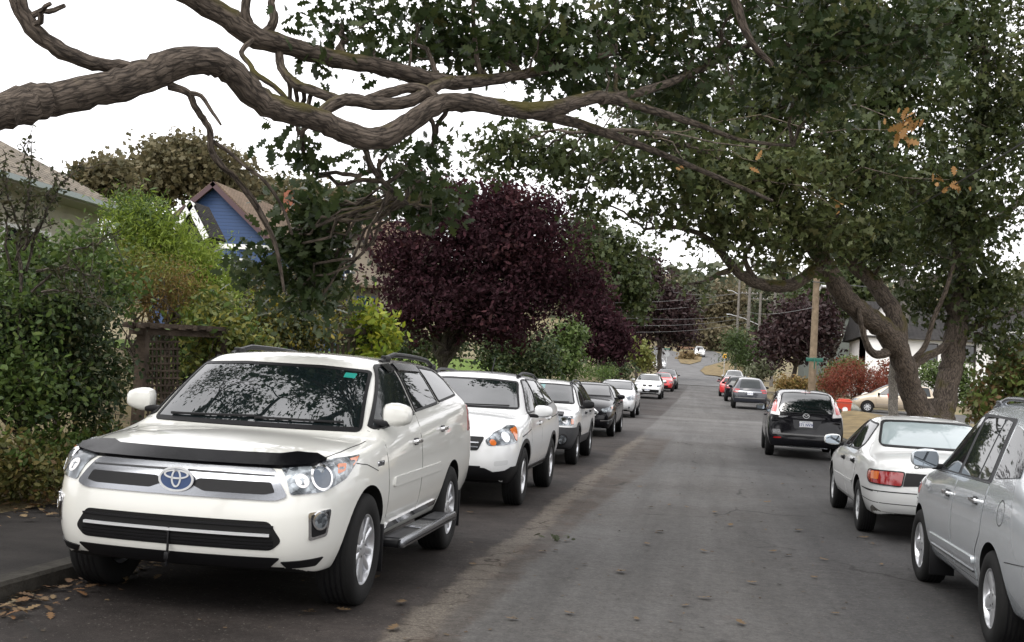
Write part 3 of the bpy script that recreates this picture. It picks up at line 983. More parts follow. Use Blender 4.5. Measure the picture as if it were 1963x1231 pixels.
def leaf_cloud(name, pos, size, tmpl, m, parent, rng, up=.4, out=None, curl=.12, sizevar=.5):
    N = len(pos)
    if N == 0: return None
    n = rng.normal(size=(N, 3)); n /= np.linalg.norm(n, axis=1)[:, None]
    n[:, 2] += up
    if out is not None: n += out*.5
    n /= np.linalg.norm(n, axis=1)[:, None]
    a = rng.normal(size=(N, 3)); a[:, 2] -= .25
    u = a-n*(a*n).sum(1)[:, None]; u /= np.linalg.norm(u, axis=1)[:, None]+1e-9
    v = np.cross(n, u)
    s = size*(1+rng.uniform(-sizevar, sizevar, N))
    T = np.array(tmpl)
    c = curl*((T[:, 0]-.5)**2*-1.2+np.abs(T[:, 1])*.8)
    co = pos[:, None, :]+s[:, None, None]*((T[:, 0]-.5)[None, :, None]*u[:, None, :]+T[:, 1][None, :, None]*v[:, None, :]+c[None, :, None]*n[:, None, :])
    k = len(T)
    me = bpy.data.meshes.new(name)
    me.vertices.add(N*k); me.loops.add(N*k); me.polygons.add(N)
    me.vertices.foreach_set('co', co.astype(np.float32).ravel())
    me.loops.foreach_set('vertex_index', np.arange(N*k, dtype=np.int32))
    me.polygons.foreach_set('loop_start', np.arange(0, N*k, k, dtype=np.int32))
    me.update(calc_edges=True)
    me.materials.append(m)
    return link(name, me, parent)

def blob_points(blobs, rng, per_m3=None, n=None, shell=.45, gap=.0):
    """clump centres in lumpy ellipsoids; blobs: (centre, (rx,ry,rz), weight)"""
    W = np.array([b[1][0]*b[1][1]*b[1][2]*(b[2] if len(b) > 2 else 1) for b in blobs])**(2/3.)
    W /= W.sum()
    cnt = rng.multinomial(n, W)
    out_ = []
    for b, k in zip(blobs, cnt):
        d = rng.normal(size=(k, 3)); d /= np.linalg.norm(d, axis=1)[:, None]+1e-9
        ph = rng.uniform(0, 6.28, 6)
        lump = 1+.16*np.sin(3*d[:, 0]*2+ph[0])*np.sin(3*d[:, 1]*2+ph[1])+.14*np.sin(7*d[:, 2]+ph[2]+2*d[:, 0])+.10*np.sin(11*d[:, 0]+ph[3])*np.sin(9*d[:, 2]+ph[4])
        r = rng.uniform(0, 1, k)**shell*lump
        out_.append(np.array(b[0])[None, :]+d*r[:, None]*np.array(b[1])[None, :])
    return np.concatenate(out_)

def pxblob(px, py, rx, ry, d, depth=None, w=1):
    """a rounded mass whose place and size are read off the photo, at its own distance"""
    k = FPX/d
    c = P(px, py, d)
    r = rx/k
    return (tuple(c), (r, depth or max(r, ry/k)*.9, ry/k), w)

def clump_leaves(cl, rng, per, sig, flat=.8):
    N = len(cl)
    p = np.repeat(cl, per, axis=0)+rng.normal(size=(N*per, 3))*sig*np.array([1, 1, flat])
    return p

def wob(a, b, n, amp, rng, sag=0.0):
    a, b = Vector(a), Vector(b)
    L = (b-a).length
    pts = []
    off = Vector((0, 0, 0))
    for i in range(n+1):
        t = i/n
        if 0 < i < n: off = off*.6+Vector(rng.normal(size=3))*amp*L*.5
        pts.append(a.lerp(b, t)+off*(math.sin(math.pi*t))+Vector((0, 0, sag*L*math.sin(math.pi*t))))
    return pts

def limb(mb, a, b, r0, r1, rng, n=6, amp=.12, seg=6, sag=.05):
    pts = wob(a, b, n, amp, rng, sag)
    mb.tube(pts, [r0+(r1-r0)*(i/n) for i in range(n+1)], seg=seg)
    return pts

BARK = bark_mat('bark_brown', (.035, .028, .022), (.10, .085, .07))
OAKBARK = bark_mat('oak_bark', (.046, .037, .030), (.104, .084, .068), moss=.85, scale=.7)
GREYBARK = bark_mat('grey_bark', (.06, .055, .05), (.16, .15, .135), moss=.3)

def base_z(x, y): return terrain(x, y)-.05

def tree(name, label, cat, base, blobs, leafm, size, tmpl=OVAL, n=300, per=30, sig=.22, trunk=.12, bark=None, seed=0, group=None,
         limbs=10, up=.4, shell=.45, fork=.35, twigs=0, crown='crown', lean=None, young=None):
    rng = np.random.default_rng(seed)
    x, y = base
    z0 = base_z(x, y)
    o = empty(name, (x, y, z0), 0, label, cat, group)
    O = np.array((x, y, z0))
    bl = [(np.array(b[0])-O,)+tuple(b[1:]) for b in blobs]
    cl = blob_points(bl, rng, n=n, shell=shell)
    cl[:, 2] = np.maximum(cl[:, 2], .1)
    lp = clump_leaves(cl, rng, per, sig)
    lp[:, 2] = np.maximum(lp[:, 2], .03)
    if young:                                  # shoots of another colour, in patches
        ym, fr = young
        ph = rng.uniform(0, 6.28, 3)
        v_ = np.sin(cl[:, 0]*2.3+ph[0])+np.sin(cl[:, 1]*2.1+ph[1])+np.sin(cl[:, 2]*3.1+ph[2])+rng.normal(size=len(cl))*.7+.5*(cl[:, 2]-cl[:, 2].mean())/(cl[:, 2].std()+1e-6)
        sel = v_ > np.quantile(v_, 1-fr)
        msk = np.repeat(sel, per)
        leaf_cloud('young_leaves', lp[msk], size*1.1, tmpl, ym, o, rng, up=up)
        lp = lp[~msk]
    leaf_cloud(crown, lp, size, tmpl, leafm, o, rng, up=up)
    mb = MB()
    cz = max(b[0][2] for b in bl)
    cx = np.mean([b[0] for b in bl], axis=0)
    top = Vector((cx[0]*.3, cx[1]*.3, max(.3, cz*fork)))
    main = wob((0, 0, -.15), top, 5, .05, rng)
    mb.tube(main, [trunk*(1.35 if i == 0 else 1-.05*i) for i in range(6)], seg=9)
    for i in range(limbs):
        b = bl[i % len(bl)]
        tgt = np.array(b[0])+rng.normal(size=3)*np.array(b[1])*.4
        st = main[-1] if i % 3 else main[-2]
        pts = limb(mb, st, tgt, trunk*.55, trunk*.12, rng, n=6, amp=.12)
        for t in range(2):
            q = np.array(pts[3+t])+rng.normal(size=3)*np.array(b[1])*.5
            limb(mb, pts[3+t], q, trunk*.2, trunk*.05, rng, n=4, amp=.15, seg=5)
    for k in rng.integers(0, len(cl), twigs):
        b = min(bl, key=lambda b: np.linalg.norm(np.array(b[0])-cl[k]))
        limb(mb, np.array(b[0])*.5+cl[k]*.5, cl[k]+rng.normal(size=3)*.1, .015, .005, rng, n=4, amp=.15, seg=4)
    mb.emit('trunk' if cat == 'tree' else 'stem', bark or BARK, o)
    return o

# leaf tissues
L_OAK = leaf_mat('oak_leaf', [(.022, .040, .012), (.030, .050, .016), (.044, .064, .020), (.026, .046, .015), (.060, .078, .024), (.034, .052, .015)], rough=.4)
L_PLUMY = leaf_mat('plum_shoot', [(.055, .017, .022), (.042, .017, .018), (.062, .021, .025)], rough=.95)
L_OAKY = leaf_mat('oak_shoot', [(.075, .095, .03), (.095, .11, .04), (.06, .08, .025), (.10, .095, .035)], rough=.5)
L_OAK2 = leaf_mat('oak_leaf_far', [(.026, .041, .014), (.038, .054, .017), (.055, .072, .023), (.032, .046, .015), (.072, .083, .027), (.042, .058, .018)], rough=.5)
L_DEADLEAF = leaf_mat('dead_oak_leaf', [(.20, .10, .03), (.30, .17, .06), (.24, .12, .04)], rough=.6)
L_PLUM = leaf_mat('plum_leaf', [(.026, .009, .013), (.034, .011, .017), (.021, .008, .011), (.044, .013, .019), (.029, .011, .015)], rough=.95, trans=.3)
L_PLUM2 = leaf_mat('plum_leaf_dull', [(.030, .016, .018), (.040, .020, .021), (.025, .013, .014), (.038, .023, .020)], rough=.55, trans=.2)
L_HEDGE = leaf_mat('dark_hedge_leaf', [(.018, .036, .014), (.028, .048, .016), (.042, .062, .018), (.055, .058, .018), (.022, .040, .018)], rough=.6, trans=.2)
L_IVY = leaf_mat('ivy_leaf', [(.045, .075, .020), (.065, .10, .026), (.09, .125, .034), (.055, .085, .022)], rough=.45, trans=.2)
L_LIME = leaf_mat('lime_leaf', [(.17, .24, .030), (.22, .29, .045), (.13, .20, .028), (.26, .31, .05)], rough=.5, trans=.4)
L_GREEN = leaf_mat('mid_green_leaf', [(.06, .10, .025), (.09, .14, .03), (.045, .08, .022), (.12, .16, .035)], rough=.5)
L_RUST = leaf_mat('rust_leaf', [(.20, .115, .035), (.15, .11, .035), (.24, .14, .05), (.12, .10, .03), (.20, .16, .04)], rough=.6)
L_YEL = leaf_mat('yellowing_vine_leaf', [(.16, .17, .035), (.10, .13, .03), (.22, .20, .035), (.075, .10, .03), (.13, .15, .05)], rough=.5)
L_BRIGHT = leaf_mat('bright_yellow_green_leaf', [(.25, .28, .02), (.16, .24, .03), (.30, .30, .03), (.11, .19, .03)], rough=.5)
L_RED = leaf_mat('red_shrub_leaf', [(.14, .030, .018), (.20, .045, .025), (.10, .028, .018), (.15, .07, .03)], rough=.5)
L_OLIVE = leaf_mat('olive_brown_leaf', [(.095, .085, .042), (.12, .10, .05), (.08, .078, .04), (.14, .115, .06)], rough=.6)
L_FAR = leaf_mat('far_leaf', [(.060, .075, .042), (.080, .090, .050), (.10, .095, .055), (.055, .072, .045)], rough=.6)
L_FARB = leaf_mat('far_brown_leaf', [(.12, .105, .06), (.145, .12, .07), (.10, .095, .055), (.13, .10, .06)], rough=.6)
L_FIR = leaf_mat('fir_needles', [(.030, .055, .028), (.045, .08, .035), (.06, .10, .04)], rough=.6)
L_COVER = leaf_mat('ground_cover_leaf', [(.075, .085, .022), (.11, .11, .03), (.15, .12, .035), (.055, .075, .022), (.13, .07, .03)], rough=.5)
# ---------------------------------------------------------------- the two big oaks
def skel(mb, pts, store, seg=10, sub=5, jit=.05, rng=None, rough=.012):
    """a limb given as (px, py, width in px, distance): smoothed, gnarled, with knots"""
    ctrl = [(P(a, b, d), w_/FPX*d/2) for a, b, w_, d in pts]
    out_, rad = [], []
    n = len(ctrl)
    for i in range(n-1):
        p0 = ctrl[max(i-1, 0)][0]; p1, r1 = ctrl[i]; p2, r2 = ctrl[i+1]; p3 = ctrl[min(i+2, n-1)][0]
        for k in range(sub):
            t = k/sub
            q = .5*((2*p1)+(p2-p0)*t+(2*p0-5*p1+4*p2-p3)*t*t+(3*p1-p0-3*p2+p3)*t**3)
            r = r1+(r2-r1)*t
            q = q+Vector(rng.normal(size=3))*r*.05
            out_.append(q); rad.append(r*(1+rng.uniform(-.05, .07)))
    out_.append(ctrl[-1][0]); rad.append(ctrl[-1][1])
    mb.tube(out_, rad, seg=seg, jit=jit, rng=random.Random(int(rng.integers(1e6))))
    store += [(q, r) for q, r in zip(out_, rad)]
    return out_, rad

def grow(mb, store, targets, rng, r1=.010, frac=.45, rmax=.06, n=7, amp=.10, seg=6, sag=.03):
    new = []
    S = np.array([tuple(q) for q, r in store]); R = np.array([r for q, r in store])
    for t in targets:
        d = np.linalg.norm(S-np.array(t), axis=1)
        k = int(np.argmin(d+rng.uniform(0, .35, len(d))))
        r0 = min(R[k]*frac, rmax)
        pts = limb(mb, store[k][0], t, max(r0, r1*1.4), r1, rng, n=n, amp=amp, seg=seg, sag=sag)
        new += [(q, max(r1, r0*(1-i/n))) for i, q in enumerate(pts)]
    return new

def dressed(name, o, store, blobs, rng, leafm, size, tmpl, n, per, sig, mb, twig=.35, shell=.6, up=.35, rmax=.05, young=None):
    bl = blobs
    new = grow(mb, store, [np.array(b[0])+rng.normal(size=3)*np.array(b[1])*.25 for b in bl for _ in range(2)], rng, r1=min(.014, rmax*.6), rmax=rmax)
    cl = blob_points(bl, rng, n=n, shell=shell)
    lp = clump_leaves(cl, rng, per, sig)
    lp = lp-np.array(o.location)
    if young:
        v_ = np.sin(cl[:, 0]*.9+1)+np.sin(cl[:, 1]*.8+2)+np.sin(cl[:, 2]*1.6)+rng.normal(size=len(cl))*.8
        msk = np.repeat(v_ > np.quantile(v_, 1-young[1]), per)
        leaf_cloud('young_leaves', lp[msk], size, tmpl, young[0], o, rng, up=up)
        lp = lp[~msk]
    leaf_cloud(name, lp, size, tmpl, leafm, o, rng, up=up)
    pick = rng.choice(len(cl), int(len(cl)*twig), replace=False)
    grow(mb, store+new, [cl[k] for k in pick], rng, r1=.004, frac=.35, rmax=.016, n=5, amp=.14, seg=4, sag=.0)
    return cl

def at_base(mb, o):
    off = Vector(o.location)
    mb.v = [tuple(Vector(v)-off) for v in mb.v]

# --- left oak: its trunk stands beyond the left edge, one bough reaches across the street
rng = np.random.default_rng(5)
LB = Vector((-6.9, 5.2, base_z(-6.9, 5.2)))
left_oak = empty('oak_tree', LB, 0, 'oak reaching over the street from the left with one thick sinuous bough', 'tree')
tk, st = MB(), []
j0 = P(-80, 245, 6.7)
tr = [LB+Vector((0, 0, -.2)), LB+Vector((.1, .05, 1.2)), LB+Vector((.5, .2, 2.2)), LB+Vector((1.3, .5, 2.75)), j0]
tk.tube([tr[0].lerp(tr[1], t) for t in (0, .5)]+tr[1:], [.55, .45, .42, .36, .22, .145], seg=14)
up_ = [LB+Vector((.3, .1, 1.9)), LB+Vector((.2, .6, 3.4)), LB+Vector((.9, 1.4, 4.4)), P(250, -140, 7.6), P(350, -20, 7.9)]
tk.tube(up_, [.34, .26, .2, .14, .075], seg=10)
S = lambda pts, **k: skel(tk, pts, st, rng=rng, **k)
S([(-80, 245, 72, 6.7), (0, 214, 68, 6.8), (50, 200, 74, 6.9), (100, 192, 63, 7.0), (200, 170, 62, 7.1), (268, 150, 66, 7.2), (330, 124, 60, 7.3), (400, 118, 52, 7.4),
   (450, 142, 50, 7.5), (500, 193, 50, 7.6), (560, 217, 47, 7.7), (620, 234, 44, 7.8), (680, 260, 42, 7.9), (735, 264, 44, 8.0), (790, 232, 40, 8.1), (840, 200, 38, 8.2),
   (900, 196, 34, 8.3), (960, 206, 32, 8.5), (1020, 212, 34, 8.7), (1080, 204, 30, 8.9), (1150, 186, 24, 9.1), (1230, 206, 17, 9.5), (1330, 236, 12, 10), (1420, 268, 8, 10.5), (1520, 280, 5, 11)], seg=16)
S([(20, -60, 32, 6.9), (38, 10, 32, 6.95), (70, 62, 33, 7.0), (120, 98, 31, 7.05), (180, 122, 28, 7.1), (240, 128, 24, 7.15), (300, 138, 24, 7.2)], seg=12)
S([(330, -40, 40, 7.9), (350, -18, 42, 7.9), (430, 30, 44, 8.0), (480, 66, 44, 8.05), (560, 90, 36, 8.2), (640, 112, 34, 8.3), (720, 126, 32, 8.4), (800, 146, 32, 8.55), (870, 158, 28, 8.7), (960, 150, 22, 9.0), (1060, 130, 18, 9.4), (1180, 100, 12, 9.8)], seg=12)
S([(485, 62, 22, 8.05), (470, 25, 18, 8.0), (476, -20, 16, 8.0)])
S([(505, 70, 20, 8.1), (525, 40, 18, 8.15), (520, 5, 14, 8.2), (530, -25, 12, 8.2)])
S([(690, 196, 18, 7.95), (745, 178, 20, 8.1), (800, 168, 20, 8.2), (835, 188, 20, 8.2)])
S([(610, 220, 24, 7.8), (660, 192, 24, 7.9), (730, 200, 24, 8.0), (790, 192, 24, 8.15), (835, 165, 22, 8.3), (870, 155, 20, 8.6)])
S([(535, 100, 16, 8.15), (540, 130, 16, 8.1), (565, 160, 20, 8.05), (610, 178, 20, 8.0), (650, 192, 20, 7.95)])
S([(325, 165, 18, 7.3), (360, 178, 14, 7.3), (374, 205, 13, 7.35), (392, 232, 13, 7.4), (402, 250, 12, 7.4), (406, 290, 13, 7.45), (425, 318, 12, 7.5), (452, 340, 13, 7.6), (480, 378, 13, 7.7), (508, 425, 11, 7.8), (530, 478, 8, 7.9), (545, 560, 5, 8.0)], jit=.02)
S([(360, 178, 10, 7.3), (385, 184, 9, 7.3), (405, 212, 7, 7.3), (424, 240, 4, 7.3)])
S([(408, 272, 9, 7.45), (440, 292, 8, 7.5), (470, 318, 8, 7.55), (505, 345, 7, 7.6), (540, 395, 6, 7.7), (560, 450, 5, 7.8)])
S([(485, 76, 10, 8.0), (463, 100, 10, 7.95), (480, 125, 10, 7.9), (490, 142, 12, 7.8), (525, 165, 10, 7.8), (550, 190, 10, 7.8)])
S([(700, 285, 12, 8.0), (712, 320, 12, 8.3), (740, 355, 10, 8.6), (780, 390, 8, 9.0)])
S([(1150, 190, 22, 9.1), (1250, 170, 16, 9.6), (1350, 130, 12, 10.2), (1450, 80, 9, 10.8), (1560, 50, 6, 11.2)])
S([(1020, 218, 22, 8.8), (1100, 235, 20, 9.3), (1180, 262, 16, 9.8), (1280, 300, 12, 10.4), (1400, 350, 9, 11), (1480, 385, 6, 11.4)])
S([(1400, -40, 20, 9.5), (1415, 20, 18, 9.5), (1440, 80, 14, 9.5), (1480, 125, 10, 9.6)])
B = [pxblob(690, 60, 130, 55, 8.6, .5), pxblob(820, 45, 110, 75, 9, .6), pxblob(900, 95, 100, 60, 9.2, .6), pxblob(1030, 70, 150, 80, 9.6, .8), pxblob(1200, 60, 160, 80, 10, .9),
     pxblob(1400, 50, 160, 80, 10.4, .9), pxblob(1590, 60, 150, 95, 10.6, .9), pxblob(1730, 70, 120, 110, 11, .9), pxblob(1560, 160, 110, 70, 10.8, .8), pxblob(1300, 160, 130, 60, 10.4, .8),
     pxblob(560, 250, 45, 30, 8.1, .3), pxblob(575, 290, 55, 35, 8.3, .3), pxblob(600, 325, 35, 20, 8.4, .2, .8), pxblob(700, 300, 50, 25, 8.4, .3), pxblob(770, 300, 60, 30, 8.6, .3), pxblob(830, 275, 28, 32, 8.4, .2),
     pxblob(800, 345, 60, 30, 9.2, .4), pxblob(110, 10, 26, 22, 6.9, .15, .7), pxblob(610, 105, 45, 25, 8.3, .25), pxblob(1120, 140, 120, 50, 9.6, .6),
     pxblob(900, -90, 180, 70, 9.3, .7), pxblob(1250, -90, 200, 80, 10, .9), pxblob(1600, -90, 200, 80, 10.6, .9), pxblob(640, -80, 100, 50, 8.4, .5, .6)]
dressed('crown', left_oak, st, B, rng, L_OAK, .105, OAK, 720, 13, .12, tk, twig=.45, rmax=.022, young=(L_OAKY, .10))
# dense dark sprays hanging low over the gardens
B2 = [pxblob(590, 400, 48, 30, 9.6, .35), pxblob(600, 450, 48, 28, 9.8, .35), pxblob(565, 480, 38, 24, 9.8, .3), pxblob(565, 540, 55, 26, 10, .35), pxblob(630, 515, 40, 26, 10, .35), pxblob(600, 580, 60, 24, 10, .3, .7), pxblob(490, 510, 26, 20, 9.8, .25, .6),
      pxblob(820, 385, 60, 24, 10, .35), pxblob(690, 390, 20, 28, 9.8, .25, .6)]
dressed('hanging_leaves', left_oak, st, B2, rng, L_OAK, .105, OAK, 190, 12, .12, tk, twig=.35, rmax=.016)
# the upper crown: above the picture, it shades the parked cars and shows in their windscreens
def hi(x, y, z, r, w=1): return ((x, y, z), (r, r, r*.6), w)
for a_, b2 in (((.3, .1, 1.9), (-5.0, 9.5, 7.0)), ((.2, .6, 3.4), (-7.5, 10.5, 7.6)), ((.9, 1.4, 4.4), (-2.4, 9.8, 7.4))):
    p0 = LB+Vector(a_); p1 = Vector(b2)
    pts = wob(p0, p1, 9, .06, rng, .08)
    tk.tube(pts, [.17-.013*i for i in range(10)], seg=9); st += [(q_, .17-.013*i) for i, q_ in enumerate(pts)]
B3 = [hi(-6.5, 9.5, 7.6, 1.9), hi(-4.2, 10.5, 7.8, 1.8), hi(-2.0, 9.5, 7.8, 1.6), hi(-8.5, 12.5, 8.6, 2.0), hi(-5.5, 12.8, 8.8, 1.9), hi(-3.0, 12.2, 8.8, 1.4, .7), hi(-8.5, 6.5, 7.0, 2), hi(-5.0, 5.5, 7.2, 2), hi(-1.5, 5.5, 7.4, 1.8), hi(1.0, 7.5, 7.8, 1.6), hi(2.8, 5.0, 7.6, 1.8)]
dressed('upper_crown', left_oak, st, B3, rng, L_OAK, .15, OAKS, 900, 18, .2, tk, twig=.25, shell=.6)
at_base(tk, left_oak)
tk.emit('trunk', OAKBARK, left_oak)

# --- right oak: forked trunk behind the white saloon, crown arching over the street
rng = np.random.default_rng(8)
q = P(1795, 830, 26)
RB = Vector((q.x, q.y, base_z(q.x, q.y)))
right_oak = empty('oak_tree', RB, 0, 'great oak with a mossy forked trunk behind the white saloon, crown arching over the street', 'tree')
tk, st = MB(), []
S([(1800, 935, 120, 26), (1797, 890, 100, 26), (1790, 840, 90, 26), (1786, 800, 84, 26)], seg=18)
S([(1780, 830, 56, 25.9), (1764, 790, 50, 25.8), (1745, 745, 44, 25.7), (1735, 706, 42, 25.5), (1716, 662, 44, 25.3), (1690, 628, 42, 25.0), (1655, 603, 40, 24.7), (1624, 575, 38, 24.4), (1598, 536, 36, 24.1), (1575, 493, 34, 23.8), (1550, 455, 33, 23.5), (1525, 425, 30, 23.2), (1490, 390, 24, 22.7), (1440, 345, 19, 22), (1360, 300, 15, 21), (1280, 268, 12, 20), (1200, 250, 9, 19.2), (1090, 255, 6, 18.6)], seg=16)
S([(1722, 665, 36, 25.3), (1718, 612, 34, 25.4), (1698, 575, 32, 25.5), (1672, 540, 30, 25.6), (1637, 509, 28, 25.6), (1610, 490, 24, 25.6), (1595, 420, 18, 25.6), (1600, 340, 14, 25.6), (1580, 240, 10, 25.6)], seg=14)
S([(1590, 512, 24, 24.0), (1563, 517, 24, 23.8), (1530, 540, 24, 23.5), (1500, 549, 24, 23.3), (1450, 543, 21, 22.9), (1420, 525, 19, 22.6), (1395, 500, 17, 22.3), (1375, 475, 14, 22.1), (1345, 450, 11, 21.8), (1290, 435, 8, 21.4), (1235, 440, 5, 21)], seg=10)
S([(1450, 540, 12, 22.9), (1428, 500, 10, 22.8), (1440, 470, 8, 22.8), (1480, 460, 6, 22.8)])
S([(1410, 515, 13, 22.5), (1380, 525, 10, 22.4), (1350, 540, 7, 22.3), (1320, 545, 4, 22.2)])
S([(1800, 840, 60, 26.1), (1808, 790, 46, 26.2), (1814, 750, 43, 26.3), (1823, 706, 43, 26.5), (1832, 650, 42, 26.6), (1835, 600, 41, 26.7), (1837, 540, 40, 26.8), (1838, 495, 38, 27), (1848, 420, 34, 27), (1862, 330, 28, 27), (1880, 220, 22, 27), (1890, 100, 16, 27)], seg=16)
S([(1738, 712, 22, 25.6), (1765, 690, 17, 25.9), (1800, 672, 15, 26.3), (1826, 650, 15, 26.6)], seg=8)
S([(1752, 690, 12, 25.7), (1775, 660, 10, 25.6), (1790, 610, 9, 25.5), (1812, 560, 8, 25.4), (1830, 500, 6, 25.4)], seg=8)
S([(1840, 640, 20, 26.7), (1890, 615, 14, 26.8), (1940, 600, 10, 27), (2000, 570, 8, 27.2)], seg=8)
S([(1840, 500, 24, 27), (1900, 430, 17, 27.3), (1960, 380, 12, 27.6), (2040, 300, 9, 28)], seg=8)
S([(1705, 672, 22, 25.3), (1690, 680, 17, 25.0), (1672, 676, 15, 24.8), (1660, 655, 13, 24.6), (1652, 625, 10, 24.4), (1645, 590, 7, 24.3)], seg=8)
S([(1842, 470, 22, 26.9), (1790, 400, 16, 26.2), (1720, 340, 12, 25.6), (1650, 280, 9, 25)], seg=8)
S([(1500, 395, 16, 22.8), (1480, 320, 13, 22.6), (1450, 230, 10, 22.4), (1400, 160, 7, 22.2)], seg=8)
B = [pxblob(1480, 330, 190, 110, 22, 1.8), pxblob(1660, 330, 170, 130, 24, 2), pxblob(1320, 340, 140, 90, 21, 1.5), pxblob(1170, 315, 110, 55, 20, 1.1, .8), pxblob(1060, 300, 90, 45, 19.5, .9, .8), pxblob(970, 290, 70, 40, 19.2, .7, .7),
     pxblob(1840, 400, 140, 120, 26, 2), pxblob(1900, 230, 130, 150, 26.5, 2), pxblob(1700, 180, 200, 130, 25, 2), pxblob(1480, 190, 190, 110, 23, 1.8), pxblob(1270, 210, 130, 70, 21, 1.4, .8), pxblob(1430, 445, 100, 50, 22, 1.1, .8),
     pxblob(1560, 450, 110, 60, 23, 1.3), pxblob(1690, 470, 80, 60, 25, 1.3), pxblob(1900, 560, 90, 70, 26.5, 1.3), pxblob(1250, 400, 60, 30, 21, .8, .35), pxblob(1770, 560, 70, 50, 27, 1.0, .8), pxblob(1335, 545, 30, 20, 22, .4, .5),
     pxblob(1850, 60, 130, 110, 26, 1.8), pxblob(1620, 60, 180, 90, 25, 1.8, .8), pxblob(1110, 395, 55, 30, 20, .6, .35), pxblob(1900, 650, 70, 40, 26.5, .8, .8), pxblob(1480, 500, 40, 22, 23, .4, .7),
     pxblob(1500, -90, 230, 110, 23.5, 2), pxblob(1800, -120, 190, 130, 26, 2.2), pxblob(1250, -60, 150, 80, 22, 1.6, .7)]
dressed('crown', right_oak, st, B, rng, L_OAK2, .17, OAKS, 2250, 23, .24, tk, twig=.3, shell=.6, young=(L_OAKY, .22))
dl = [np.array(P(*a)) for a in ((1742, 240, 16), (1735, 250, 16), (1820, 345, 20), (1450, 310, 19), (1310, 305, 19), (1600, 400, 20), (1250, 90, 17))]
pp = np.concatenate([np.array(d_)[None]+rng.normal(size=(k, 3))*s_ for d_, k, s_ in zip(dl, (16, 10, 14, 4, 4, 5, 4), (.12, .1, .12, .08, .08, .1, .1))])
leaf_cloud('dead_leaves', pp-np.array(RB), .15, OAK, L_DEADLEAF, right_oak, rng)
grow(tk, st, dl, rng, r1=.006, frac=.3, rmax=.02, n=6)
at_base(tk, right_oak)
tk.emit('trunk', OAKBARK, right_oak)

# --- grey barked oak behind it
rng = np.random.default_rng(12)
q = P(1714, 800, 40)
GB = Vector((q.x, q.y, base_z(q.x, q.y)))
g_oak = empty('oak_tree', GB, 0, 'grey barked smaller oak seen between the two forks of the great oak', 'tree')
tk, st = MB(), []
S([(1714, 830, 20, 40), (1712, 740, 18, 40), (1718, 680, 19, 39.5), (1730, 625, 21, 39), (1735, 570, 20, 39), (1725, 500, 14, 39), (1700, 430, 9, 39)], seg=10)
S([(1735, 600, 16, 39), (1775, 545, 15, 39), (1810, 515, 12, 39), (1840, 450, 8, 39)], seg=8)
S([(1735, 570, 14, 39), (1760, 500, 10, 39), (1765, 430, 7, 39)], seg=8)
B = [pxblob(1720, 420, 110, 80, 39, 2), pxblob(1800, 470, 90, 60, 39, 1.6), pxblob(1640, 470, 60, 50, 39, 1.2), pxblob(1780, 380, 80, 60, 39, 1.5)]
dressed('crown', g_oak, st, B, rng, L_OAK2, .2, OAKS, 420, 14, .3, tk, twig=.2)
at_base(tk, g_oak)
tk.emit('trunk', GREYBARK, g_oak)

# --- two more street oaks stand behind the viewpoint, as along the rest of the street
for k, (x, y, lab, bl) in enumerate([(6.3, -5.0, 'street oak behind the viewpoint on the right verge, out of the picture', [(4.5, -4, 7, 3.2), (7.5, -6, 7.5, 3), (2.2, -6.5, 7.4, 2.6), (5.5, -8, 9, 3), (4.8, -1.2, 7.2, 2.0), (6.8, 1.5, 7.4, 1.8)]),
                                    (-6.6, -7.0, 'street oak behind the viewpoint by the left pavement, out of the picture', [(-5, -7, 7, 3), (-7.5, -5, 7.6, 3), (-2.4, -8.5, 7.4, 2.6), (-5.5, -10, 8.8, 3), (-4.5, -3, 7.4, 2.2)])]):
    tree('oak_tree', lab, 'tree', (x, y), [((a_, b2, c_), (r_, r_, r_*.6), 1) for a_, b2, c_, r_ in bl], L_OAK, .16, OAKS, n=620, per=14, sig=.24, trunk=.34, bark=OAKBARK, seed=300+k, limbs=14, twigs=40, fork=.5)
# ---------------------------------------------------------------- gardens on the left
def xy(px, py, d):
    q = P(px, py, d); return (q.x, q.y)
G1 = 'shrubs in the left gardens'
tree('evergreen_shrub', 'tall dark green evergreen shrub filling the left edge behind the pavement', 'shrub', xy(60, 700, 12.6),
     [pxblob(20, 670, 120, 105, 12.4, .9), pxblob(140, 670, 75, 110, 12.8, .7), pxblob(100, 590, 95, 55, 12.6, .8), pxblob(-60, 640, 100, 110, 12.6, .9), pxblob(175, 745, 50, 75, 12.9, .5), pxblob(40, 750, 140, 70, 12.2, .7)],
     L_HEDGE, .062, OVAL, 1500, 17, .12, .06, seed=1, limbs=14, twigs=60, group=G1, crown='foliage', shell=.6, young=(L_GREEN, .16))
def spray(name, label, base, tips, leafm, size, seed, group=None, dens=26, r=.016):
    """arching stems with short leaves all along them"""
    rng = np.random.default_rng(seed)
    x, y = base; z0 = base_z(x, y)
    o = empty(name, (x, y, z0), 0, label, 'shrub', group)
    mb = MB(); pos = []
    for a, b in tips:
        pts = wob(Vector(a)-Vector((x, y, z0)), Vector(b)-Vector((x, y, z0)), 14, .04, rng, sag=.10)
        mb.tube(pts, [r*(1-.75*i/14) for i in range(15)], seg=5)
        for i in range(4, 14):
            if rng.uniform() < .8:
                e = Vector(pts[i])+Vector(rng.normal(size=3))*.12
                mb.tube([pts[i], e], [r*.35, r*.2], seg=4)
                for k in range(dens//6): pos.append(np.array(pts[i].lerp(e, rng.uniform()))+rng.normal(size=3)*.025)
            for k in range(dens//3): pos.append(np.array(pts[i])+rng.normal(size=3)*.045)
    leaf_cloud('foliage', np.array(pos), size, OVAL, leafm, o, rng, up=.2)
    mb.emit('stem', BARK, o)
    return o
L_BARB = leaf_mat('barberry_leaf', [(.045, .055, .022), (.06, .07, .025), (.035, .045, .02), (.07, .06, .03)], rough=.5)
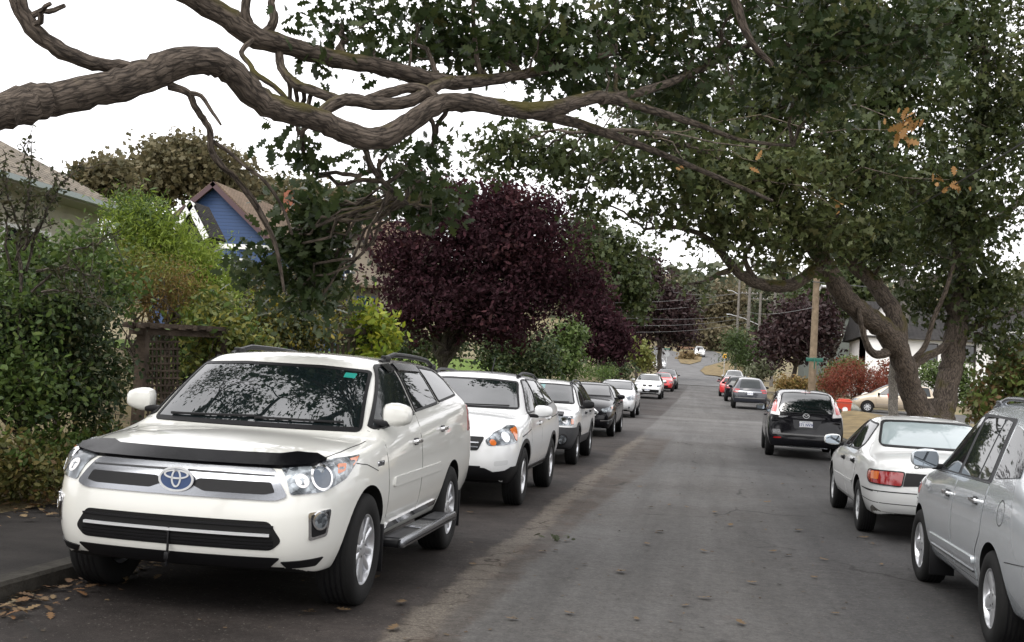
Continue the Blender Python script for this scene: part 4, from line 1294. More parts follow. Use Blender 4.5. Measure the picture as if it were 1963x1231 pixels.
spray('thorny_shrub', 'thorny shrub with bare arching stems standing above the dark evergreen', xy(60, 700, 12.0),
      [(P(40, 560, 12), P(48, 268, 11.9)), (P(40, 540, 12), P(5, 285, 12.0)), (P(50, 520, 12), P(110, 330, 11.9)), (P(45, 480, 11.9), P(160, 312, 12)), (P(30, 500, 12), P(70, 390, 11.8)),
       (P(70, 520, 11.8), P(200, 540, 11.6)), (P(60, 560, 11.8), P(230, 450, 11.8)), (P(20, 520, 12), P(-10, 350, 11.8)), (P(80, 560, 11.7), P(210, 590, 11.5)), (P(50, 470, 11.9), P(62, 300, 11.9))], L_BARB, .05, 3, G1)
tree('ground_cover', 'low yellowing ground cover shrub along the pavement edge at far left', 'shrub', xy(90, 900, 12.0),
     [pxblob(40, 900, 110, 60, 11.4, .5), pxblob(130, 880, 90, 55, 12.2, .5), pxblob(-50, 910, 90, 60, 11.0, .5), pxblob(180, 850, 60, 40, 13, .5)], L_COVER, .06, OVAL, 520, 20, .09, .02, seed=4, limbs=8, twigs=40, crown='foliage', group=G1, young=(L_GREEN, .25))
tree('garden_shrub', 'mid green leafy shrub with pale sprigs in front of the cream house wall', 'shrub', xy(130, 560, 15),
     [pxblob(110, 520, 85, 55, 14, .7), pxblob(40, 510, 60, 50, 13.6, .6), pxblob(170, 480, 40, 35, 14.6, .5), pxblob(200, 560, 55, 50, 14.4, .6)], L_GREEN, .075, OVAL, 330, 15, .16, .04, seed=5, limbs=8, twigs=40, crown='foliage', group=G1)
tree('garden_shrub', 'rust and orange leaved shrub above the timber gate', 'shrub', xy(280, 620, 17.6),
     [pxblob(290, 565, 60, 40, 17.6, .5), pxblob(250, 520, 50, 45, 17.6, .5), pxblob(330, 540, 45, 40, 17.6, .5), pxblob(225, 575, 35, 30, 17.2, .4)], L_RUST, .06, SLIM, 420, 22, .15, .05, seed=6, limbs=9, twigs=50, crown='foliage', group=G1, young=(L_YEL, .3))
tree('feathery_tree', 'lime green feathery tree drooping beside the cream house', 'tree', xy(330, 600, 19),
     [pxblob(280, 425, 52, 36, 19, .7), pxblob(312, 472, 58, 38, 19, .7), pxblob(380, 510, 48, 50, 19, .6), pxblob(410, 560, 30, 50, 19, .5), pxblob(270, 460, 55, 38, 19, .6), pxblob(330, 520, 60, 35, 19, .6, .7), pxblob(250, 410, 30, 20, 19, .4), pxblob(400, 610, 35, 40, 19, .5)],
     L_LIME, .10, SLIM, 900, 24, .20, .08, seed=7, limbs=12, twigs=40, up=.1, young=(L_GREEN, .12))
tree('garden_shrub', 'yellowing vine like shrub tumbling over the timber gate', 'shrub', xy(430, 690, 17.4),
     [pxblob(420, 640, 55, 55, 17.2, .5), pxblob(470, 670, 45, 45, 17.4, .5), pxblob(400, 690, 35, 45, 17.2, .4), pxblob(410, 585, 24, 25, 17.4, .3, .6), pxblob(385, 650, 20, 30, 16.9, .25, .6)], L_YEL, .085, OVAL, 330, 14, .14, .03, seed=9, limbs=10, twigs=60, crown='foliage', group=G1, young=(L_GREEN, .3))
tree('garden_shrub', 'dark bushy shrub speckled with yellow leaves behind the white SUV roof', 'shrub', xy(540, 680, 20),
     [pxblob(520, 640, 70, 50, 20, .7), pxblob(590, 640, 50, 45, 20.5, .6), pxblob(550, 600, 60, 35, 20.5, .6), pxblob(470, 600, 45, 40, 20.5, .5)], leaf_mat('speckled_leaf', [(.03, .045, .02), (.045, .06, .02), (.06, .075, .025), (.04, .05, .022), (.22, .17, .02), (.05, .065, .02)]), .09, OVAL, 420, 15, .16, .04, seed=10, limbs=9, twigs=40, crown='foliage', group=G1)
tree('garden_shrub', 'pale yellow green leaved bush above the second timber beam', 'shrub', xy(715, 690, 25),
     [pxblob(720, 625, 38, 32, 25, .5), pxblob(690, 600, 28, 22, 25, .4), pxblob(735, 660, 30, 28, 25, .4), pxblob(710, 680, 30, 22, 24.6, .4)], L_BRIGHT, .14, OVAL, 150, 10, .16, .03, seed=11, limbs=7, twigs=24, crown='foliage', group=G1)
tree('garden_shrub', 'soft mid green bush left of the pale yellow green one', 'shrub', xy(670, 690, 25.4),
     [pxblob(672, 630, 28, 35, 25.4, .5), pxblob(680, 665, 34, 28, 25, .5)], L_GREEN, .10, SLIM, 160, 16, .15, .03, seed=12, limbs=6, crown='foliage', group=G1)
tree('garden_shrub', 'loose olive green bush in shadow between the gate and the purple tree', 'shrub', xy(620, 680, 23.5),
     [pxblob(620, 590, 45, 40, 24, .6), pxblob(590, 560, 55, 40, 24, .6), pxblob(640, 560, 35, 45, 24, .5), pxblob(480, 560, 45, 36, 23, .6), pxblob(530, 550, 55, 32, 23, .6)], L_OLIVE, .09, OVAL, 320, 14, .18, .03, seed=13, limbs=8, twigs=30, crown='foliage', group=G1)
# purple plums
PL = 'purple leaved plum trees'
rng = np.random.default_rng(20)
tree('plum_tree', 'big round purple leaved plum over the pavement beside the white SUVs', 'tree', xy(832, 700, 31),
     [pxblob(900, 470, 150, 110, 30.5, 2.1), pxblob(800, 540, 95, 85, 30.5, 1.6), pxblob(1010, 480, 120, 100, 31, 2.0), pxblob(890, 410, 130, 58, 31, 1.5), pxblob(1010, 415, 105, 58, 31, 1.5), pxblob(1050, 540, 85, 75, 31, 1.6), pxblob(920, 580, 150, 75, 30, 1.8), pxblob(960, 615, 80, 50, 31, 1.2),
      pxblob(760, 480, 55, 50, 30.5, 1.0), pxblob(860, 365, 60, 24, 31, .7, .6), pxblob(1125, 550, 42, 55, 32, .9), pxblob(780, 610, 60, 40, 30, .9, .7), pxblob(960, 365, 50, 28, 31, .6, .6)],
     L_PLUM, .115, OVAL, 2500, 20, .20, .16, seed=21, limbs=18, twigs=160, group=PL, fork=.3, shell=.6, young=(L_PLUMY, .2))
def pl_trunk():
    mb = MB(); st_ = []
    r2 = np.random.default_rng(3)
    o = empty('bare_tree', (0, 0, 0))
    return mb
tree('plum_tree', 'smaller purple plum just right of the ivy covered hedge', 'tree', xy(1160, 725, 66),
     [pxblob(1160, 640, 48, 50, 66, 1.6), pxblob(1140, 600, 38, 40, 66, 1.3), pxblob(1185, 665, 30, 32, 66, 1.0), pxblob(1130, 660, 40, 40, 66, 1.2)], L_PLUM, .24, OVAL, 520, 13, .32, .12, seed=22, limbs=8, group=PL)
tree('plum_tree', 'very dark purple tree massed at the bend on the left', 'tree', xy(1265, 700, 125),
     [pxblob(1265, 600, 62, 62, 125, 3.5), pxblob(1225, 560, 50, 55, 125, 3), pxblob(1300, 630, 38, 40, 126, 2.4), pxblob(1240, 520, 38, 32, 125, 2.2), pxblob(1215, 620, 50, 50, 124, 3), pxblob(1300, 585, 30, 35, 126, 2)], L_PLUM2, .45, OVAL, 900, 12, .6, .3, seed=23, limbs=10, group=PL)
tree('plum_tree', 'purple plum behind the tall utility pole on the right', 'tree', xy(1520, 740, 92),
     [pxblob(1515, 640, 62, 50, 92, 2.4), pxblob(1490, 660, 42, 40, 91, 1.8), pxblob(1560, 650, 48, 50, 93, 2), pxblob(1535, 600, 42, 35, 92, 1.8), pxblob(1580, 610, 30, 40, 93, 1.4)], L_PLUM2, .34, OVAL, 720, 12, .42, .22, seed=24, limbs=9, group=PL)
# ivy, hedges
tree('garden_shrub', 'dim dark shrub seen through the lattice of the timber gate', 'shrub', xy(320, 760, 19),
     [pxblob(300, 700, 55, 60, 19, .7), pxblob(370, 720, 50, 55, 19.5, .7), pxblob(330, 660, 50, 30, 19.5, .6)], L_HEDGE, .08, OVAL, 300, 14, .16, .04, seed=51, limbs=6, crown='foliage', group=G1)
tree('garden_shrub', 'shadowed green shrub behind the purple plum trunk', 'shrub', xy(800, 700, 37),
     [pxblob(790, 660, 60, 34, 37, 1.0), pxblob(730, 670, 50, 30, 36, .9), pxblob(860, 660, 45, 26, 38, .9)], L_HEDGE, .13, OVAL, 300, 14, .22, .05, seed=50, limbs=6, crown='foliage', group=G1)
tree('ivy_hedge', 'tall bright ivy clad hedge end beside the purple plum', 'hedge', xy(1080, 735, 50),
     [pxblob(1085, 650, 36, 38, 50, 1.0), pxblob(1080, 700, 40, 40, 49.5, 1.0), pxblob(1085, 670, 38, 50, 50, 1.0), pxblob(1100, 640, 22, 22, 50, .7)], L_IVY, .16, OVAL, 420, 14, .18, .06, seed=25, limbs=6, crown='foliage', shell=.7)
tree('clipped_hedge', 'dark clipped hedge standing in front of the purple plum', 'hedge', xy(980, 735, 42),
     [pxblob(945, 680, 40, 45, 41, 1.0), pxblob(1000, 685, 50, 55, 42, 1.1), pxblob(1040, 690, 36, 55, 43, 1.0), pxblob(960, 650, 40, 30, 42, .9)], L_HEDGE, .13, OVAL, 620, 15, .18, .06, seed=26, limbs=6, crown='foliage', shell=.7)
tree('roadside_bush', 'low spiky green bush at the foot of the ivy clad hedge', 'shrub', xy(1135, 735, 60),
     [pxblob(1130, 715, 26, 16, 60, .7), pxblob(1160, 715, 22, 14, 61, .6)], L_GREEN, .16, SLIM, 110, 14, .2, .03, seed=27, limbs=4, crown='foliage')
tree('roadside_bush', 'dark low bush between the spiky bush and the small pale tree', 'shrub', xy(1195, 730, 74),
     [pxblob(1190, 712, 26, 18, 74, .9), pxblob(1165, 705, 30, 20, 75, .9)], L_HEDGE, .2, OVAL, 120, 12, .28, .03, seed=28, limbs=4, crown='foliage')
tree('small_tree', 'small pale yellow green round tree above the white crossover', 'tree', xy(1220, 735, 92),
     [pxblob(1222, 680, 26, 26, 92, 1.0), pxblob(1205, 668, 20, 18, 92, .8), pxblob(1236, 690, 14, 14, 92, .6)], leaf_mat('pale_tree_leaf', [(.14, .16, .04), (.18, .19, .055), (.11, .14, .035)]), .26, OVAL, 170, 12, .3, .14, seed=29, limbs=6)
tree('roadside_bush', 'olive bush at the kerb behind the red hatchback', 'shrub', xy(1236, 722, 118),
     [pxblob(1236, 700, 18, 18, 120, 1.0), pxblob(1230, 686, 20, 20, 124, 1.2)], L_OLIVE, .3, OVAL, 90, 12, .4, .03, seed=30, limbs=4, crown='foliage')
tree('broad_tree', 'broad mid green tree rising behind the purple plum and wires', 'tree', xy(1150, 720, 96),
     [pxblob(1150, 540, 60, 55, 96, 3), pxblob(1190, 500, 60, 55, 98, 3), pxblob(1130, 460, 60, 50, 98, 3), pxblob(1210, 560, 45, 50, 97, 2.5), pxblob(1110, 520, 45, 50, 96, 2.5)], L_OAK2, .34, RAGG, 900, 12, .5, .3, seed=31, limbs=10)
# trees behind the houses
BT = 'big trees behind the houses'
tree('broad_tree', 'big olive brown tree rising behind the cream house roof', 'tree', xy(340, 480, 72),
     [pxblob(330, 330, 95, 60, 72, 3.2), pxblob(400, 330, 70, 55, 72, 2.6), pxblob(270, 350, 60, 50, 72, 2.2), pxblob(350, 290, 60, 28, 72, 2), pxblob(450, 370, 60, 45, 73, 2.4)], L_OLIVE, .30, RAGG, 950, 12, .42, .35, seed=32, limbs=12, twigs=50, group=BT)
tree('broad_tree', 'smaller olive tree just above the ridge of the cream house', 'tree', xy(200, 430, 60),
     [pxblob(195, 335, 42, 30, 60, 1.4), pxblob(165, 345, 30, 22, 60, 1), pxblob(225, 355, 30, 25, 60, 1)], L_OLIVE, .28, RAGG, 260, 12, .34, .2, seed=33, limbs=8, twigs=25, group=BT)
tree('broad_tree', 'pale olive tree behind the blue gable', 'tree', xy(540, 480, 85),
     [pxblob(520, 385, 70, 42, 85, 3), pxblob(600, 400, 70, 40, 88, 3), pxblob(670, 400, 50, 35, 90, 2.5)], L_OLIVE, .38, RAGG, 600, 11, .5, .3, seed=34, limbs=8, twigs=40, group=BT)
# right side
RG = 'shrubs in the right gardens'
tree('garden_shrub', 'rusty red rounded shrub beside the driveway entrance', 'shrub', xy(1635, 790, 70),
     [pxblob(1630, 725, 46, 34, 70, 1.3), pxblob(1600, 740, 34, 30, 69, 1.1), pxblob(1670, 735, 34, 34, 70, 1.1)], L_RED, .17, SLIM, 520, 20, .26, .06, seed=40, limbs=8, crown='foliage', group=RG)
tree('garden_shrub', 'small bright green shrub peeping over the rusty red one', 'shrub', xy(1650, 770, 73),
     [pxblob(1630, 700, 34, 16, 73, .9), pxblob(1585, 735, 20, 26, 72, .8), pxblob(1600, 715, 25, 18, 73, .8)], L_IVY, .18, OVAL, 170, 14, .22, .05, seed=41, limbs=5, crown='foliage', group=RG)
tree('garden_shrub', 'thin dark red shrub against the white house wall', 'shrub', xy(1705, 780, 74),
     [pxblob(1700, 715, 18, 32, 74, .6), pxblob(1690, 740, 18, 22, 74, .6)], L_RED, .16, OVAL, 120, 10, .2, .04, seed=42, limbs=6, twigs=10, crown='foliage', group=RG)
tree('garden_shrub', 'green rounded shrub behind the gold minivan between the trunks', 'shrub', xy(1780, 790, 76),
     [pxblob(1780, 720, 34, 26, 76, 1.1), pxblob(1810, 730, 34, 30, 76, 1.1), pxblob(1850, 745, 22, 42, 75, .9), pxblob(1835, 720, 25, 30, 75, .9)], L_IVY, .18, OVAL, 380, 14, .24, .06, seed=43, limbs=6, crown='foliage', group=RG)
tree('garden_shrub', 'tall green and rust leaved shrub at the right edge above the silver wagon', 'shrub', xy(1930, 830, 27),
     [pxblob(1925, 740, 55, 60, 27, .8), pxblob(1960, 700, 50, 50, 27, .8), pxblob(1895, 780, 45, 45, 26.6, .7), pxblob(1950, 790, 70, 50, 26.8, .8), pxblob(1990, 740, 60, 80, 27, .9)],
     leaf_mat('rhododendron_leaf', [(.075, .12, .03), (.11, .16, .04), (.14, .18, .05), (.12, .10, .045), (.19, .11, .05), (.09, .125, .04)]), .13, OVAL, 560, 14, .15, .06, seed=44, limbs=8, crown='foliage', group=RG, twigs=20)
tree('clipped_hedge', 'low orange brown hedge in front of the purple plum, behind the black minivan', 'hedge', xy(1525, 755, 72),
     [pxblob(1505, 738, 22, 14, 72, .8), pxblob(1535, 738, 24, 14, 72, .8)], L_RUST, .15, OVAL, 200, 14, .17, .04, seed=45, limbs=4, crown='foliage', shell=.7, group=RG)
tree('conifer_bush', 'feathery blue green bush at the bend on the right', 'shrub', xy(1425, 725, 138),
     [pxblob(1425, 668, 42, 30, 138, 2.2), pxblob(1440, 690, 40, 26, 136, 2), pxblob(1412, 650, 26, 24, 138, 1.5), pxblob(1465, 680, 26, 34, 136, 1.6)], leaf_mat('feathery_leaf', [(.05, .075, .026), (.065, .095, .03), (.04, .06, .024)]), .45, SLIM, 420, 16, .5, .14, seed=46, limbs=6, crown='foliage', group=RG)
tree('roadside_bush', 'pale flowering bush behind the charcoal SUV', 'shrub', xy(1465, 725, 96),
     [pxblob(1462, 708, 22, 14, 96, .9), pxblob(1450, 718, 18, 12, 96, .8)], leaf_mat('pale_bush_leaf', [(.12, .14, .07), (.2, .2, .14), (.09, .12, .05)]), .24, OVAL, 120, 12, .26, .04, seed=47, limbs=4, crown='foliage', group=RG)
tree('broad_tree', 'green tree between the utility pole and the great oak', 'tree', xy(1590, 740, 100),
     [pxblob(1600, 560, 60, 55, 100, 3), pxblob(1560, 590, 45, 45, 100, 2.5), pxblob(1640, 540, 50, 50, 100, 2.6)], L_OAK2, .36, RAGG, 560, 12, .55, .25, seed=48, limbs=8)
# wooded hill closing the street
rng = np.random.default_rng(60)
FARS = [
 (1300, 690, 250, [(1300, 590, 48, 45), (1330, 560, 34, 24)], L_FAR, 'grey green tree on the far hill above the fork'),
 (1345, 680, 270, [(1345, 600, 44, 40), (1350, 560, 30, 18), (1375, 610, 34, 30)], L_FARB, 'brown twiggy tree above the white truck on the hill'),
 (1390, 680, 265, [(1385, 600, 40, 40), (1400, 570, 30, 24)], L_FARB, 'brown tree behind the leftmost far pole'),
 (1430, 680, 300, [(1430, 590, 42, 46), (1440, 560, 26, 22)], L_FAR, 'grey green tree behind the far poles'),
 (1480, 690, 280, [(1480, 590, 44, 50), (1500, 570, 30, 30)], L_FAR, 'dense grey green tree right of the far poles'),
 (1540, 700, 240, [(1535, 580, 46, 50), (1560, 560, 30, 35)], L_FAR, 'tall far tree behind the purple plum on the right'),
 (1385, 680, 236, [(1378, 650, 18, 16), (1398, 655, 18, 16), (1350, 640, 22, 12)], L_FARB, 'brown scrub beside the white truck'),
 (1310, 670, 245, [(1312, 650, 26, 14), (1290, 655, 22, 12)], L_FARB, 'brown scrub left of the white truck'),
 (1320, 694, 205, [(1317, 685, 12, 7)], leaf_mat('dry_scrub', [(.17, .12, .06), (.22, .16, .08), (.13, .10, .05)]), 'tawny dry scrub on the traffic island'),
]
for k, (bx, by, d, bl, lm, lab) in enumerate(FARS):
    big = len(bl) > 1 and d > 235 and by >= 680
    tree('far_tree' if big else 'scrub', lab, 'tree' if big else 'shrub', xy(bx, by, d), [pxblob(a, b, rx, ry, d, rx/FPX*d*.8) for a, b, rx, ry in bl], lm, .7 if d > 220 else .4,
         RAGG, (330 if big else 110)*max(1, len(bl)-1), 10, .9 if big else .5, .35 if big else .06, seed=70+k, limbs=8, twigs=30 if lm is L_FARB else 0, group='trees on the far hill' if big else 'scrub on the far hill', crown='crown' if big else 'foliage')
def fir(label, px, py, top, d, wpx, seed):
    rng = np.random.default_rng(seed)
    b = P(px, py, d); t = P(px+3, top, d)
    z0 = min(b.z, gz(b.x, b.y))
    o = empty('fir_tree', (b.x, b.y, z0), 0, label, 'tree', 'firs on the far hill')
    H = t.z-z0; r = wpx/FPX*d
    MB().tube([(0, 0, -.3), (0, 0, H*.96)], [.3, .04], seg=7).emit('trunk', BARK, o)
    pos = []
    for z in np.linspace(.15*H, H*.99, 34):
        rr = r*(1-(z/H))**.8+.1
        for a in rng.uniform(0, 6.28, 9):
            L_ = rr*rng.uniform(.6, 1.1)
            for q in np.linspace(.15, 1, 6): pos.append((math.cos(a)*L_*q, math.sin(a)*L_*q, z-.25*L_*q+rng.normal()*.08))
    leaf_cloud('crown', np.array(pos), .8, RAGG, L_FIR, o, rng, up=.8)
for k, (px, py, top, d, wpx) in enumerate([(1345, 690, 536, 300, 26), (1365, 690, 545, 310, 24), (1455, 690, 535, 290, 30), (1500, 690, 525, 270, 28), (1318, 690, 545, 290, 22)]):
    fir(['slim fir on the skyline left of the far poles', 'pointed fir just behind the leftmost far pole', 'fir behind the rightmost far pole', 'tall fir on the skyline right of the far poles', 'dim fir over the bend'][k], px, py, top, d, wpx, 90+k)
# wood that closes the view behind everything
rng = np.random.default_rng(99)
wp = []
for px in np.arange(-300, 2300, 6):
    d = rng.uniform(315, 370)
    q = P(px, 690, d)
    h_ = rng.uniform(11, 20)
    for k in range(26): wp.append((q.x+rng.normal()*2.5, q.y+rng.normal()*3, gz(0, min(q.y, 330))+rng.uniform(-2, h_)))
fw = leaf_cloud('far_wood', np.array(wp), 2.6, RAGG, L_FAR, None, rng)
fw['kind'] = 'stuff'
tag(fw, 'hazy mass of woodland closing the street on the hilltop')
# ---------------------------------------------------------------- houses
CREAM = mat('cream_stucco', (.42, .40, .33), rough=.9, var=.12, vscale=3, bump=.2, bscale=60)
WHITEW = mat('white_stucco', (.72, .71, .69), rough=.9, var=.06, vscale=2, bump=.2, bscale=60)
def shingle(name, c0, c1):
    m, nt, b = new_mat(name)
    t = nt.nodes.new('ShaderNodeTexCoord')
    br = nt.nodes.new('ShaderNodeTexBrick'); br.inputs['Scale'].default_value = 1.0
    br.inputs['Brick Width'].default_value = .3; br.inputs['Row Height'].default_value = .16; br.inputs['Mortar Size'].default_value = .018
    br.inputs['Color1'].default_value = (*c0, 1); br.inputs['Color2'].default_value = (*c1, 1); br.inputs['Mortar'].default_value = (*[.45*c for c in c0], 1)
    sx = nt.nodes.new('ShaderNodeSeparateXYZ'); cb = nt.nodes.new('ShaderNodeCombineXYZ')
    ad = nt.nodes.new('ShaderNodeMath'); ad.operation = 'ADD'
    nt.links.new(t.outputs['Object'], sx.inputs[0]); nt.links.new(sx.outputs['X'], ad.inputs[0]); nt.links.new(sx.outputs['Y'], ad.inputs[1])
    ml = nt.nodes.new('ShaderNodeMath'); ml.operation = 'MULTIPLY'; ml.inputs[1].default_value = 2.0
    nt.links.new(sx.outputs['Z'], ml.inputs[0])
    nt.links.new(ad.outputs[0], cb.inputs['X']); nt.links.new(ml.outputs[0], cb.inputs['Y']); nt.links.new(cb.outputs[0], br.inputs['Vector'])
    n = nt.nodes.new('ShaderNodeTexNoise'); n.inputs['Scale'].default_value = 1.2; n.inputs['Detail'].default_value = 6
    nt.links.new(t.outputs['Object'], n.inputs['Vector'])
    mx_ = nt.nodes.new('ShaderNodeMix'); mx_.data_type = 'RGBA'; mx_.blend_type = 'MULTIPLY'; mx_.inputs['Factor'].default_value = .5
    r = ramp(nt, [(.3, (.6, .6, .6)), (.7, (1.3, 1.25, 1.2))])
    nt.links.new(n.outputs['Fac'], r.inputs['Fac']); nt.links.new(br.outputs['Color'], mx_.inputs['A']); nt.links.new(r.outputs['Color'], mx_.inputs['B'])
    nt.links.new(mx_.outputs['Result'], b.inputs['Base Color']); b.inputs['Roughness'].default_value = .9; b.inputs['Specular IOR Level'].default_value = .12
    bp = nt.nodes.new('ShaderNodeBump'); bp.inputs['Strength'].default_value = .5; bp.inputs['Distance'].default_value = .03
    nt.links.new(br.outputs['Fac'], bp.inputs['Height']); bp.invert = True; nt.links.new(bp.outputs['Normal'], b.inputs['Normal'])
    return m
def siding(name, col, pitch=.15):
    m, nt, b = new_mat(name)
    t = nt.nodes.new('ShaderNodeTexCoord'); sx = nt.nodes.new('ShaderNodeSeparateXYZ'); nt.links.new(t.outputs['Object'], sx.inputs[0])
    d = nt.nodes.new('ShaderNodeMath'); d.operation = 'DIVIDE'; d.inputs[1].default_value = pitch; nt.links.new(sx.outputs['Z'], d.inputs[0])
    f = nt.nodes.new('ShaderNodeMath'); f.operation = 'FRACT'; nt.links.new(d.outputs[0], f.inputs[0])
    r = ramp(nt, [(0, tuple(.35*c for c in col)), (.12, col), (1, tuple(1.05*c for c in col))]); nt.links.new(f.outputs[0], r.inputs['Fac'])
    nt.links.new(r.outputs['Color'], b.inputs['Base Color']); b.inputs['Roughness'].default_value = .7
    bp = nt.nodes.new('ShaderNodeBump'); bp.inputs['Strength'].default_value = .8; bp.inputs['Distance'].default_value = .03; bp.invert = True
    nt.links.new(f.outputs[0], bp.inputs['Height']); nt.links.new(bp.outputs['Normal'], b.inputs['Normal'])
    return m
SH_GREY = shingle('grey_brown_shingle', (.15, .13, .105), (.20, .175, .14))
SH_BROWN = shingle('brown_shingle', (.14, .105, .075), (.18, .135, .10))
SH_DARK = shingle('dark_shingle', (.030, .029, .029), (.042, .040, .040))
BLUE = siding('blue_siding', (.013, .040, .112))
MAROON = mat('maroon_trim', (.055, .025, .03), rough=.6)
TRIM = mat('white_trim', (.70, .70, .69), rough=.55)
PANE = mat('window_pane', (.012, .014, .016), rough=.04, ior=1.7)
GUTTER = mat('pale_gutter', (.30, .35, .34), rough=.4)
DARKT = mat('dark_timber', (.022, .018, .016), rough=.7)
SOFFIT = mat('soffit', (.30, .29, .25), rough=.8)
GREYBL = siding('grey_siding', (.20, .20, .20))

def window(parent, o, ux, n, w_, h_, fr=TRIM, bars=(1, 1), depth=.05, sill=True):
    """o: bottom left corner on the wall, ux: along the wall, n: outwards"""
    o, ux, n = Vector(o), Vector(ux).normalized(), Vector(n).normalized()
    uz = Vector((0, 0, 1)); t = .07
    f = MB()
    for a0, a1, b0, b1 in ((0, w_, 0, t), (0, w_, h_-t, h_), (0, t, t, h_-t), (w_-t, w_, t, h_-t)):
        f.prism([(a0, b0), (a1, b0), (a1, b1), (a0, b1)], o+n*.003, ux, uz, n, depth)
    for k in range(1, bars[0]):
        a = t+(w_-2*t)*k/bars[0]; f.prism([(a-.02, t), (a+.02, t), (a+.02, h_-t), (a-.02, h_-t)], o+n*.006, ux, uz, n, depth*.7)
    for k in range(1, bars[1]):
        b = t+(h_-2*t)*k/bars[1]; f.prism([(t, b-.02), (w_-t, b-.02), (w_-t, b+.02), (t, b+.02)], o+n*.007, ux, uz, n, depth*.6)
    if sill: f.prism([(-.06, -.06), (w_+.06, -.06), (w_+.06, -.002), (-.06, -.002)], o+n*.003, ux, uz, n, depth+.05)
    wn = f.emit('window', fr, parent)
    MB().prism([(t, t), (w_-t, t), (w_-t, h_-t), (t, h_-t)], o+n*.004, ux, uz, n, .02).emit('pane', PANE, wn)
    return wn

# --- cream house with a hip roof, far left
hx, hy = -13.0, 12.0
hb = 0.9
o = empty('cream_house', (hx, hy, hb), 0, 'cream stucco house with grey brown hip roof at far left', 'house')
Y0, Y1 = -3.0, 11.0; D = 9.0; HE = 3.75      # along the street, depth, eave height over base
MB().box((-D/2, (Y0+Y1)/2, HE/2-.6), (D, Y1-Y0, HE+1.2)).emit('wall', CREAM, o)
ov = .65
A, Bc, Cc, Dd = (ov, Y0-ov, HE), (ov, Y1+ov, HE), (-D-ov, Y1+ov, HE), (-D-ov, Y0-ov, HE)
rh = 2.45
R0, R1 = (-D/2, Y0+4.6, HE+rh), (-D/2, Y1-.4, HE+rh)
rf = MB().add([A, Bc, Cc, Dd, R0, R1], [(0, 1, 5, 4), (1, 2, 5), (2, 3, 4, 5), (3, 0, 4)]).emit('roof', SH_GREY, o)
MB().box((ov-.33, (Y0+Y1)/2, HE-.06), (.66, Y1-Y0+2*ov, .05)).box((-D/2, Y1+ov-.33, HE-.06), (D+2*ov-1.4, .66, .05)).emit('soffit', SOFFIT, rf)
MB().box((ov+.06, (Y0+Y1)/2, HE+.0), (.12, Y1-Y0+2*ov+.1, .10)).box((-D/2, Y1+ov+.06, HE+.0), (D+2*ov-.3, .12, .10)).emit('gutter', GUTTER, rf)
for y_, w_, z_, h_ in ((7.6, 1.6, 1.55, 1.5), (4.6, 1.8, 1.55, 1.5), (10.2, .9, 1.8, 1.2)):
    window(o, (0, y_+w_, z_), (0, -1, 0), (1, 0, 0), w_, h_, bars=(2, 1))

# --- blue gabled house
def gable_house(name, label, apex, half, eave_drop, length, wall, roof, trim, base, over=.35, n=Vector((0, -1, 0)), group=None, barge=.22):
    """gable end towards us: apex and half width from the photo; ridge runs away from us"""
    z0 = base
    o = empty(name, (apex.x, apex.y, z0), 0, label, 'house', group)
    H = apex.z-z0
    he = H-eave_drop
    MB().prism([(-half, -1.5), (half, -1.5), (half, he), (0, H-.05), (-half, he)], (0, 0, 0), (1, 0, 0), (0, 0, 1), (0, 1, 0), length).emit('wall', wall, o)
    sl = Vector((half, 0, -eave_drop)).normalized()
    th = .14
    for s in (1, -1):
        d = Vector((s*sl.x, 0, sl.z)); nn = Vector((s*-sl.z, 0, sl.x)).normalized()
        e = math.hypot(half, eave_drop)+over
        mb = MB()
        a0 = Vector((0, -over, H)); p = [a0, a0+d*e, a0+d*e+Vector((0, length+2*over, 0)), a0+Vector((0, length+2*over, 0))]
        q_ = [v+nn*th for v in p]
        mb.add(p+q_, [(3, 2, 1, 0), (4, 5, 6, 7), (0, 1, 5, 4), (1, 2, 6, 5), (2, 3, 7, 6), (3, 0, 4, 7)])
        r_ = mb.emit('roof', roof, o)
        b0 = Vector((0, -over-.02, H+th*.8)); up_ = nn*(-barge)
        MB().add([b0, b0+d*(e+.05), b0+d*(e+.05)+up_, b0+up_]+[v+Vector((0, -.06, 0)) for v in (b0, b0+d*(e+.05), b0+d*(e+.05)+up_, b0+up_)],
                 [(0, 1, 2, 3), (7, 6, 5, 4), (0, 4, 5, 1), (1, 5, 6, 2), (2, 6, 7, 3), (3, 7, 4, 0)]).emit('barge_board', trim, r_)
    return o, H
ap = P(415, 355, 50)
bh, H = gable_house('blue_house', 'blue sided house with maroon barge boards', ap, 2.7, 2.35, 10, BLUE, SH_BROWN, MAROON, 1.6, over=.3, barge=.2)
MB().box((0, -.03, H-2.6), (5.4, .08, .2)).emit('band_board', TRIM, bh)
for x_ in (-1.5, .5): window(bh, (x_, 0, H-4.6), (1, 0, 0), (0, -1, 0), 1.0, 1.5, bars=(1, 2))
MB().box((1.6, 5, H+.1), (.7, .7, 1.0)).emit('chimney', mat('brick_red', (.2, .08, .05), rough=.9, var=.3, vscale=12), bh)
ap = P(370, 392, 45)
gable_house('garden_house', 'small dark roofed house with white barge boards left of the blue gable', ap, .72, 1.15, 1.0, SH_DARK, SH_DARK, TRIM, 1.5, barge=.24, over=.2)
